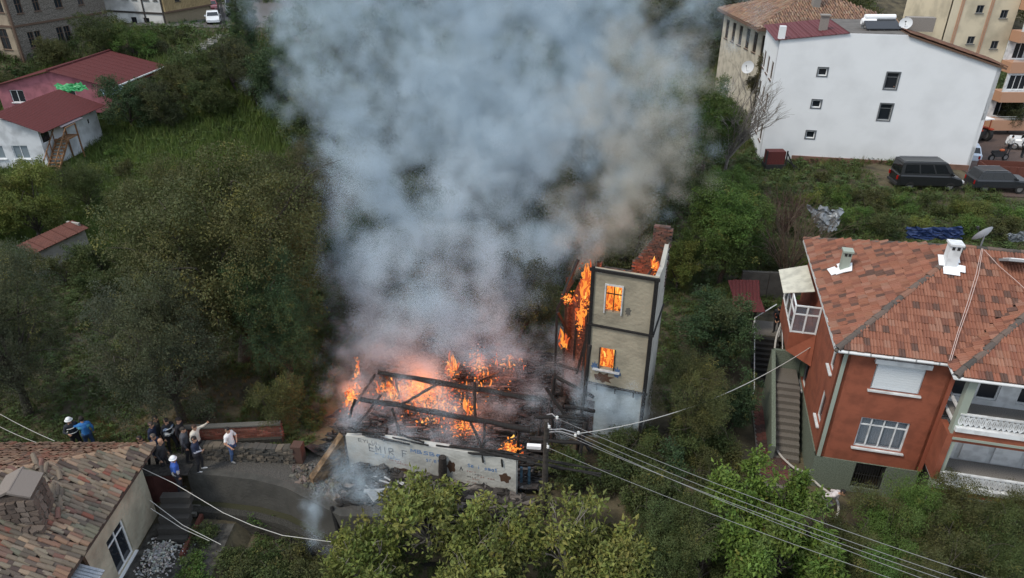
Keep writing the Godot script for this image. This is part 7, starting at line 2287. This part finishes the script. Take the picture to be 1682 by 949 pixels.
# pose: arms as [elbow, wrist] for left and right, in metres in the figure's own axes (+z ahead, +x its left); feet spread; lean ahead; turn of the head
func person(label: String, at: Vector3, yaw: float, look: Dictionary) -> void:
	var skin: Color = look.get("skin", Color(0.42, 0.24, 0.16)); var shirt: Color = look.shirt; var trousers: Color = look.trousers
	var shoes: Color = look.get("shoes", Color(0.02, 0.02, 0.02)); var hair: Color = look.get("hair", Color(0.018, 0.014, 0.012))
	var t := thing("person", label, "person", at, yaw, look.get("group", ""))
	var k: float = look.get("tall", 1.75) / 1.75
	var lean: float = look.get("lean", 0.03)
	var wide: float = look.get("bulk", 1.0)
	var crouch: float = look.get("crouch", 0.0)
	var hip := Vector3(0, 0.93 - crouch, 0); var chest := Vector3(0, 1.28 - crouch, lean * 0.7); var neck := Vector3(0, 1.48 - crouch, lean); var head := Vector3(0, 1.63 - crouch, lean * 1.25 + 0.02)
	var step: float = look.get("step", 0.05)
	var sleeve: Color = look.get("sleeve", shirt)
	var bones := [
		[hip + Vector3(-0.07, 0, 0), hip + Vector3(0.07, 0, 0), 0.135 * wide, 0.135 * wide, trousers], [hip + Vector3(0, 0.06, 0), chest + Vector3(0, 0.0, -0.01), 0.145 * wide, 0.155 * wide, shirt],
		[chest + Vector3(-0.11, 0.1, 0), chest + Vector3(0.11, 0.1, 0), 0.115 * wide, 0.115 * wide, shirt], [chest + Vector3(0, 0.14, 0), neck, 0.1, 0.06, shirt], [neck, head, 0.055, 0.06, skin],
		[head + Vector3(0, -0.03, 0.012), head + Vector3(0, 0.05, 0), 0.082, 0.095, skin], [head + Vector3(0, -0.08, 0.055), head + Vector3(0, -0.05, 0.055), 0.035, 0.045, skin], [head + Vector3(0, -0.012, 0.1), head + Vector3(0, -0.03, 0.112), 0.01, 0.016, skin, 0.01]]
	if look.get("bald", false): pass
	else: bones.append([head + Vector3(0, 0.045, -0.03), head + Vector3(0, 0.06, 0.015), 0.096, 0.09, hair, 0.02])
	for e in [-1, 1]: bones.append([head + Vector3(e * 0.09, -0.02, -0.01), head + Vector3(e * 0.092, 0.01, -0.015), 0.014, 0.018, skin, 0.01])
	var hands := []
	for e in [-1, 1]:
		var sh := neck + Vector3(e * 0.19 * wide, -0.08, -lean * 0.2)
		var arm: Array = look.get("left" if e > 0 else "right", [Vector3(e * 0.27, 1.15, -0.02), Vector3(e * 0.26, 0.9, 0.08)])
		var el: Vector3 = arm[0] - Vector3.UP * crouch; var wr: Vector3 = arm[1] - Vector3.UP * crouch
		var short: bool = look.get("short_sleeves", false)
		bones.append([sh, sh.lerp(el, 0.75), 0.066 * wide, 0.05, shirt])
		bones.append([sh.lerp(el, 0.7), el, 0.051, 0.045, skin if short else sleeve])
		bones.append([el, wr, 0.045, 0.033, skin if short else sleeve])
		var d := (wr - el).normalized()
		bones.append([wr + d * 0.03, wr + d * 0.085, 0.03, 0.032, skin, 0.02])
		hands.append([wr + d * 0.1, d, e])
		var foot := Vector3(e * 0.11, 0.07, step * e)
		var knee := Vector3(e * 0.12, (0.5 - crouch * 0.35), 0.05 + crouch * 0.55 + step * e * 0.7)
		bones.append([hip + Vector3(e * 0.08, -0.03, 0), knee, 0.105 * wide, 0.068, trousers])
		bones.append([knee, foot + Vector3(0, 0.05, -0.02), 0.066, 0.048, trousers])
		bones.append([foot + Vector3(0, -0.02, -0.04), foot + Vector3(e * 0.02, -0.035, 0.14), 0.046, 0.036, shoes])
	if look.has("belt"): bones.append([hip + Vector3(-0.08, 0.1, 0), hip + Vector3(0.08, 0.1, 0), 0.143 * wide, 0.143 * wide, look.belt, 0.01])
	if look.has("stripe"): bones.append([chest + Vector3(-0.11, 0.03, 0), chest + Vector3(0.11, 0.03, 0), 0.128 * wide, 0.128 * wide, look.stripe, 0.01])
	for b in bones:
		b[0] *= k; b[1] *= k
	var s := Shape.new()
	body_mesh(bones, 0.028, s)
	for h in hands:         # four fingers of unequal length and a thumb at the palm's side
		var d: Vector3 = h[1]
		var across := d.cross(Vector3(h[2], 0.2, 0.4)).normalized()
		var curl := d.cross(across).normalized()
		s.col = skin
		for q in 4:
			var base: Vector3 = h[0] + across * (q - 1.5) * 0.019 - d * 0.005
			var l: float = [0.062, 0.075, 0.07, 0.055][q]
			s.tube([base * k, (base + d * l * 0.5) * k, (base + d * l * 0.85 + curl * l * 0.4) * k], [0.0095, 0.009, 0.007], 5)
		var tb: Vector3 = h[0] - d * 0.06 + across * 0.03
		s.tube([tb * k, (tb + across * 0.025 + d * 0.03) * k, (tb + across * 0.03 + d * 0.06) * k], [0.011, 0.01, 0.008], 5)
	s.col = Color(0.01, 0.01, 0.01)
	for e in [-1, 1]: s.ball((head + Vector3(e * 0.033, 0.012, 0.093)) * k, Vector3.ONE * 0.011, 5, 3)
	part("body", s, tinted("cloth_and_skin", 0.85), t)
	if look.has("helmet"):
		var hs := Shape.new()
		var prof := []
		for q in 7: prof.append(Vector2(0.125 * cos(q * PI / 12.0), 0.13 * sin(q * PI / 12.0)))
		hs.lathe((head + Vector3(0, 0.04, -0.01)) * k, Vector3.UP, [Vector2(0.15, -0.012), Vector2(0.152, 0.0), Vector2(0.125, 0.004)] + prof, 14)
		part("helmet", hs, mat("helmet_white", look.helmet, 0.35), t)
	if look.has("bands"):   # reflective strips round the jacket
		var bs := Shape.new()
		for y in [1.06, 1.3]:
			var ring := []; var rad := []
			for q in 17: 
				ring.append(Vector3(cos(TAU * q / 16) * 0.21 * wide, y, sin(TAU * q / 16) * 0.17 * wide + lean * 0.6) * k); rad.append(0.018)
			bs.tube(ring, rad, 4, false)
		part("reflective_band", bs, mat("reflective", Color(0.65, 0.66, 0.64), 0.4), t)

func make_people() -> void:
	var black := Color(0.014, 0.014, 0.016); var navy := Color(0.015, 0.022, 0.05); var jean := Color(0.05, 0.09, 0.19); var white := Color(0.68, 0.68, 0.68); var grey := Color(0.06, 0.065, 0.075)
	var g := func(x, y): return on(x, y, 0.012)
	var E := PI / 2        # facing the fire, along +x
	person("man in white shirt and blue jeans standing apart by the stone wall", g.call(387, 757), E - 0.3, {"shirt": white, "trousers": jean, "shoes": Color(0.2, 0.2, 0.2), "short_sleeves": true, "left": [Vector3(0.3, 1.16, 0.05), Vector3(0.12, 1.1, 0.2)], "right": [Vector3(-0.3, 1.16, 0.0), Vector3(-0.28, 1.0, 0.2)], "lean": -0.03})
	person("person in cream jacket pointing with a raised arm at the fire", g.call(331, 752), E - 0.2, {"shirt": Color(0.58, 0.54, 0.47), "trousers": black, "hair": Color(0.05, 0.03, 0.02), "left": [Vector3(0.3, 1.52, 0.28), Vector3(0.26, 1.72, 0.5)], "bulk": 1.06})
	person("person in grey hooded top standing behind the pointing one", g.call(313, 757), E + 0.2, {"shirt": grey, "trousers": black, "bulk": 1.1, "hair": Color(0.03, 0.025, 0.02)})
	person("person in navy jacket with white stripes and pale shoes", g.call(331, 773), E + 0.1, {"shirt": navy, "trousers": black, "sleeve": Color(0.45, 0.47, 0.52), "shoes": Color(0.5, 0.5, 0.5), "right": [Vector3(-0.26, 1.18, 0.08), Vector3(-0.1, 1.12, 0.24)]})
	person("officer in black jacket with white reflective bands", g.call(287, 741), E - 0.6, {"shirt": black, "trousers": black, "bands": true, "belt": Color(0.5, 0.5, 0.5), "stripe": Color(0.25, 0.32, 0.45), "step": 0.12})
	person("person in plain black standing beside the banded officer", g.call(306, 742), E, {"shirt": black, "trousers": Color(0.02, 0.02, 0.025), "tall": 1.8})
	person("person in dark clothes at the back of the group by the trees", g.call(268, 738), E + 0.3, {"shirt": Color(0.03, 0.028, 0.028), "trousers": black})
	person("person in navy jacket in the shade behind the gate roof", g.call(262, 748), E, {"shirt": navy, "trousers": black, "hair": Color(0.06, 0.05, 0.045)})
	person("man in dark blue jacket above the yard steps", g.call(266, 768), E - 0.2, {"shirt": Color(0.022, 0.03, 0.06), "trousers": black, "hair": Color(0.08, 0.07, 0.06)})
	person("balding man in dark clothes nearest the yard steps", g.call(275, 776), E - 0.1, {"shirt": Color(0.03, 0.03, 0.035), "trousers": black, "bald": true, "lean": 0.08})
	person("person in black half hidden by the old tiled roof's corner", g.call(244, 772), E, {"shirt": black, "trousers": black})
	person("firefighter in blue vest and white helmet standing on the yard steps", on(298, 806, -0.35), E + 0.5, {"shirt": Color(0.03, 0.09, 0.36), "trousers": Color(0.02, 0.022, 0.03), "helmet": Color(0.75, 0.77, 0.78), "belt": Color(0.4, 0.4, 0.4), "sleeve": Color(0.02, 0.025, 0.04)})
	person("firefighter in dark gear and white helmet behind the old tiled roof", on(132, 740, 0.0), E - 0.8, {"shirt": Color(0.02, 0.024, 0.035), "trousers": black, "helmet": Color(0.75, 0.77, 0.78), "bands": true, "right": [Vector3(-0.3, 1.2, 0.1), Vector3(-0.2, 1.2, 0.35)]})
	person("man in bright blue jacket reaching out behind the old tiled roof", on(153, 740, 0.0), E + 2.2, {"shirt": Color(0.03, 0.16, 0.42), "trousers": Color(0.03, 0.06, 0.14), "left": [Vector3(0.32, 1.32, 0.2), Vector3(0.3, 1.3, 0.46)], "stripe": Color(0.10, 0.38, 0.55)})
	person("firefighter in dark gear holding the hose on top of the dark stairs", Vector3(13.9, 0.25, -31.3), PI + 2.6, {"shirt": Color(0.012, 0.013, 0.018), "trousers": black, "lean": 0.25, "belt": Color(0.6, 0.2, 0.12), "left": [Vector3(0.25, 1.12, 0.25), Vector3(0.1, 0.95, 0.42)], "right": [Vector3(-0.25, 1.12, 0.22), Vector3(-0.08, 0.92, 0.4)]})
	person("person in blue standing on the stair landing by the glazed bay", Vector3(14.5, 0.25, -31.6), 2.0, {"shirt": Color(0.05, 0.10, 0.24), "trousers": black})
	person("person in white top bending by the hose at the orange house's corner", on(1352, 838, -1.5), 0.6, {"shirt": Color(0.6, 0.56, 0.56), "trousers": Color(0.2, 0.2, 0.22), "lean": 0.42, "crouch": 0.22})
	person("person in pale coat walking near the white off-road car", Vector3(46.8, terrain(46.8, -64.2) + 0.06, -64.2), 2.4, {"shirt": Color(0.42, 0.42, 0.42), "trousers": Color(0.03, 0.03, 0.035), "step": 0.18})
	person("person in dark clothes on the brick lane beside the container", Vector3(46.8, terrain(46.8, -62.3) + 0.06, -62.3), 2.0, {"shirt": Color(0.03, 0.035, 0.04), "trousers": black, "step": 0.12})
	person("person in dark top leaning out of the white building's upper window", Vector3(31.45, 5.75, -59.4), 0.2, {"shirt": Color(0.04, 0.025, 0.04), "trousers": black, "lean": 0.12, "left": [Vector3(0.3, 1.15, 0.2), Vector3(0.15, 1.1, 0.42)]})

# ---------------------------------------------------------------- smoke: countless fine soot flakes, thick in the plume's heart and thinning outwards
func wisp_mesh(n: int, flake: float, m: Material) -> Mesh:
	var s := Shape.new()
	for k in n:
		var p := Vector3(rng.randfn(), rng.randfn(), rng.randfn()) * 0.45
		var a := Vector3(rng.randfn(), rng.randfn(), rng.randfn()).normalized()
		var b := a.cross(Vector3(rng.randfn(), rng.randfn(), rng.randfn())).normalized()
		s.tri(p + a * flake, p + (b * 0.87 - a * 0.5) * flake, p - (b * 0.87 + a * 0.5) * flake, a.cross(b))
	return s.mesh(m)

# clouds: [centre, half sizes, how many wisps, wisp size]
func smoke(label: String, clouds: Array, m: Material, curl := 0.28) -> void:
	var o := thing("smoke", label, "smoke", clouds[0][0])
	o.set_meta("kind", "stuff")
	m.specular_mode = BaseMaterial3D.SPECULAR_DISABLED
	var fil := FastNoiseLite.new()
	fil.seed = 77; fil.frequency = curl; fil.fractal_octaves = 4
	fil.domain_warp_enabled = true; fil.domain_warp_amplitude = 2.5; fil.domain_warp_frequency = 0.2
	var sets := [[], []]
	for c in clouds:
		var turn := turned(rng.randf() * TAU) * Basis(Vector3.BACK, rng.randfn() * 0.5)
		var k := 0
		for tries in c[2] * 6:
			if k >= c[2]: break
			var d := Vector3(rng.randfn(), rng.randfn(), rng.randfn()) * 0.5
			if d.length() > 1.25: continue
			var p: Vector3 = c[0] + turn * (d * c[1])
			if rng.randf() > ss(-0.12, 0.28, fil.get_noise_3d(p.x, p.y * 0.7, p.z)): continue
			sets[rng.randi() % 2].append(Transform3D(turn_any().scaled(Vector3.ONE * c[3] * rng.randf_range(0.7, 1.35)), p - o.position))
			k += 1
	for v in 2:
		if sets[v]: copies("wisps", wisp_mesh(2100, 0.0102, m), sets[v], [], o)

func make_smoke() -> void:
	var blue := mat("blue_smoke", Color(0.50, 0.605, 0.68), 1.0)
	var brown := mat("tan_smoke", Color(0.46, 0.455, 0.40), 1.0)
	# the plume's spine in the picture: [x, y, half width in pixels, distance]
	var spine := [[690, 620, 110, 26.0], [690, 540, 150, 28.0], [710, 450, 190, 30.5], [750, 360, 230, 33.0], [790, 270, 275, 36.0], [790, 180, 320, 39.0], [800, 90, 350, 42.0], [805, 0, 370, 45.0], [810, -90, 380, 48.0]]
	var clouds := []
	var n := 90
	for k in n:
		var t := (k + rng.randf()) / n * (spine.size() - 1.001)
		var i := int(t)
		var e := t - i
		var half := lerpf(spine[i][2], spine[i + 1][2], e)
		var off := clampf((fmod(k * 0.618, 1.0) * 2 - 1) + rng.randfn() * 0.12, -1.05, 1.05)
		var c := far_off(lerpf(spine[i][0], spine[i + 1][0], e) + off * half * 0.84, lerpf(spine[i][1], spine[i + 1][1], e) + rng.randfn() * 16, lerpf(spine[i][3], spine[i + 1][3], e) + rng.randfn() * 1.6)
		var size := metres(half, c) * rng.randf_range(0.3, 0.62) * (1.15 - 0.5 * absf(off))
		clouds.append([c, Vector3(size * rng.randf_range(0.6, 0.95), size * rng.randf_range(0.9, 1.5), size * rng.randf_range(0.6, 1.0)), int(lerpf(6.5, 9.0, clampf(t / 4.0, 0, 1)) * size * size * rng.randf_range(0.45, 1.5)) + 10, 0.55])
	smoke("blue-grey smoke plume billowing up from the burning house", clouds, blue)
	clouds = []
	for k in 20:
		var t := (k + rng.randf()) / 20.0
		var c := far_off(lerpf(985, 1060, t) + rng.randfn() * lerpf(20, 50, t), lerpf(450, 130, t), lerpf(25.0, 33, t) + rng.randfn() * 0.5)
		var size := lerpf(0.8, 3.0, t) * rng.randf_range(0.7, 1.3)
		clouds.append([c, Vector3(size * 0.8, size * 1.4, size * 0.8), int(7 * size * size) + 4, 0.5])
	smoke("brownish smoke column drifting up from the tower's roof", clouds, brown)
	clouds = []
	for k in 16: clouds.append([on(rng.randf_range(530, 640), rng.randf_range(735, 815), rng.randf_range(0.2, 1.0)), Vector3(0.7, 0.8, 0.6), 9, 0.32])
	for k in 8: clouds.append([on(506 + rng.randfn() * 4 + k * 2.4, 826 + k * 10, 0.2), Vector3(0.25, 0.5, 0.25), 4, 0.24])
	smoke("low smoke drifting over the rubble before the ochre wall", clouds, blue, 0.8)
	clouds = []
	for k in 16: clouds.append([on(rng.randf_range(560, 880), rng.randf_range(640, 735), rng.randf_range(0.8, 2.4)), Vector3(1.0, 1.2, 0.9), 11, 0.42])
	for k in 12: clouds.append([on(rng.randf_range(760, 945), rng.randf_range(560, 700), rng.randf_range(0.8, 2.6)), Vector3(1.2, 1.4, 1.0), 12, 0.42])
	for k in 8: clouds.append([on(rng.randf_range(535, 620), rng.randf_range(560, 700), rng.randf_range(0.8, 2.2)), Vector3(1.1, 1.3, 0.9), 9, 0.42])
	smoke("thin smoke hanging inside the burnt house", clouds, blue, 0.6)
	clouds = []
	for k in 9: clouds.append([far_off(rng.randf_range(955, 1040), rng.randf_range(640, 705), rng.randf_range(21.8, 22.6)), Vector3(0.6, 0.8, 0.4), 8, 0.32])
	smoke("smoke hanging about the tower's ground floor", clouds, blue, 0.8)
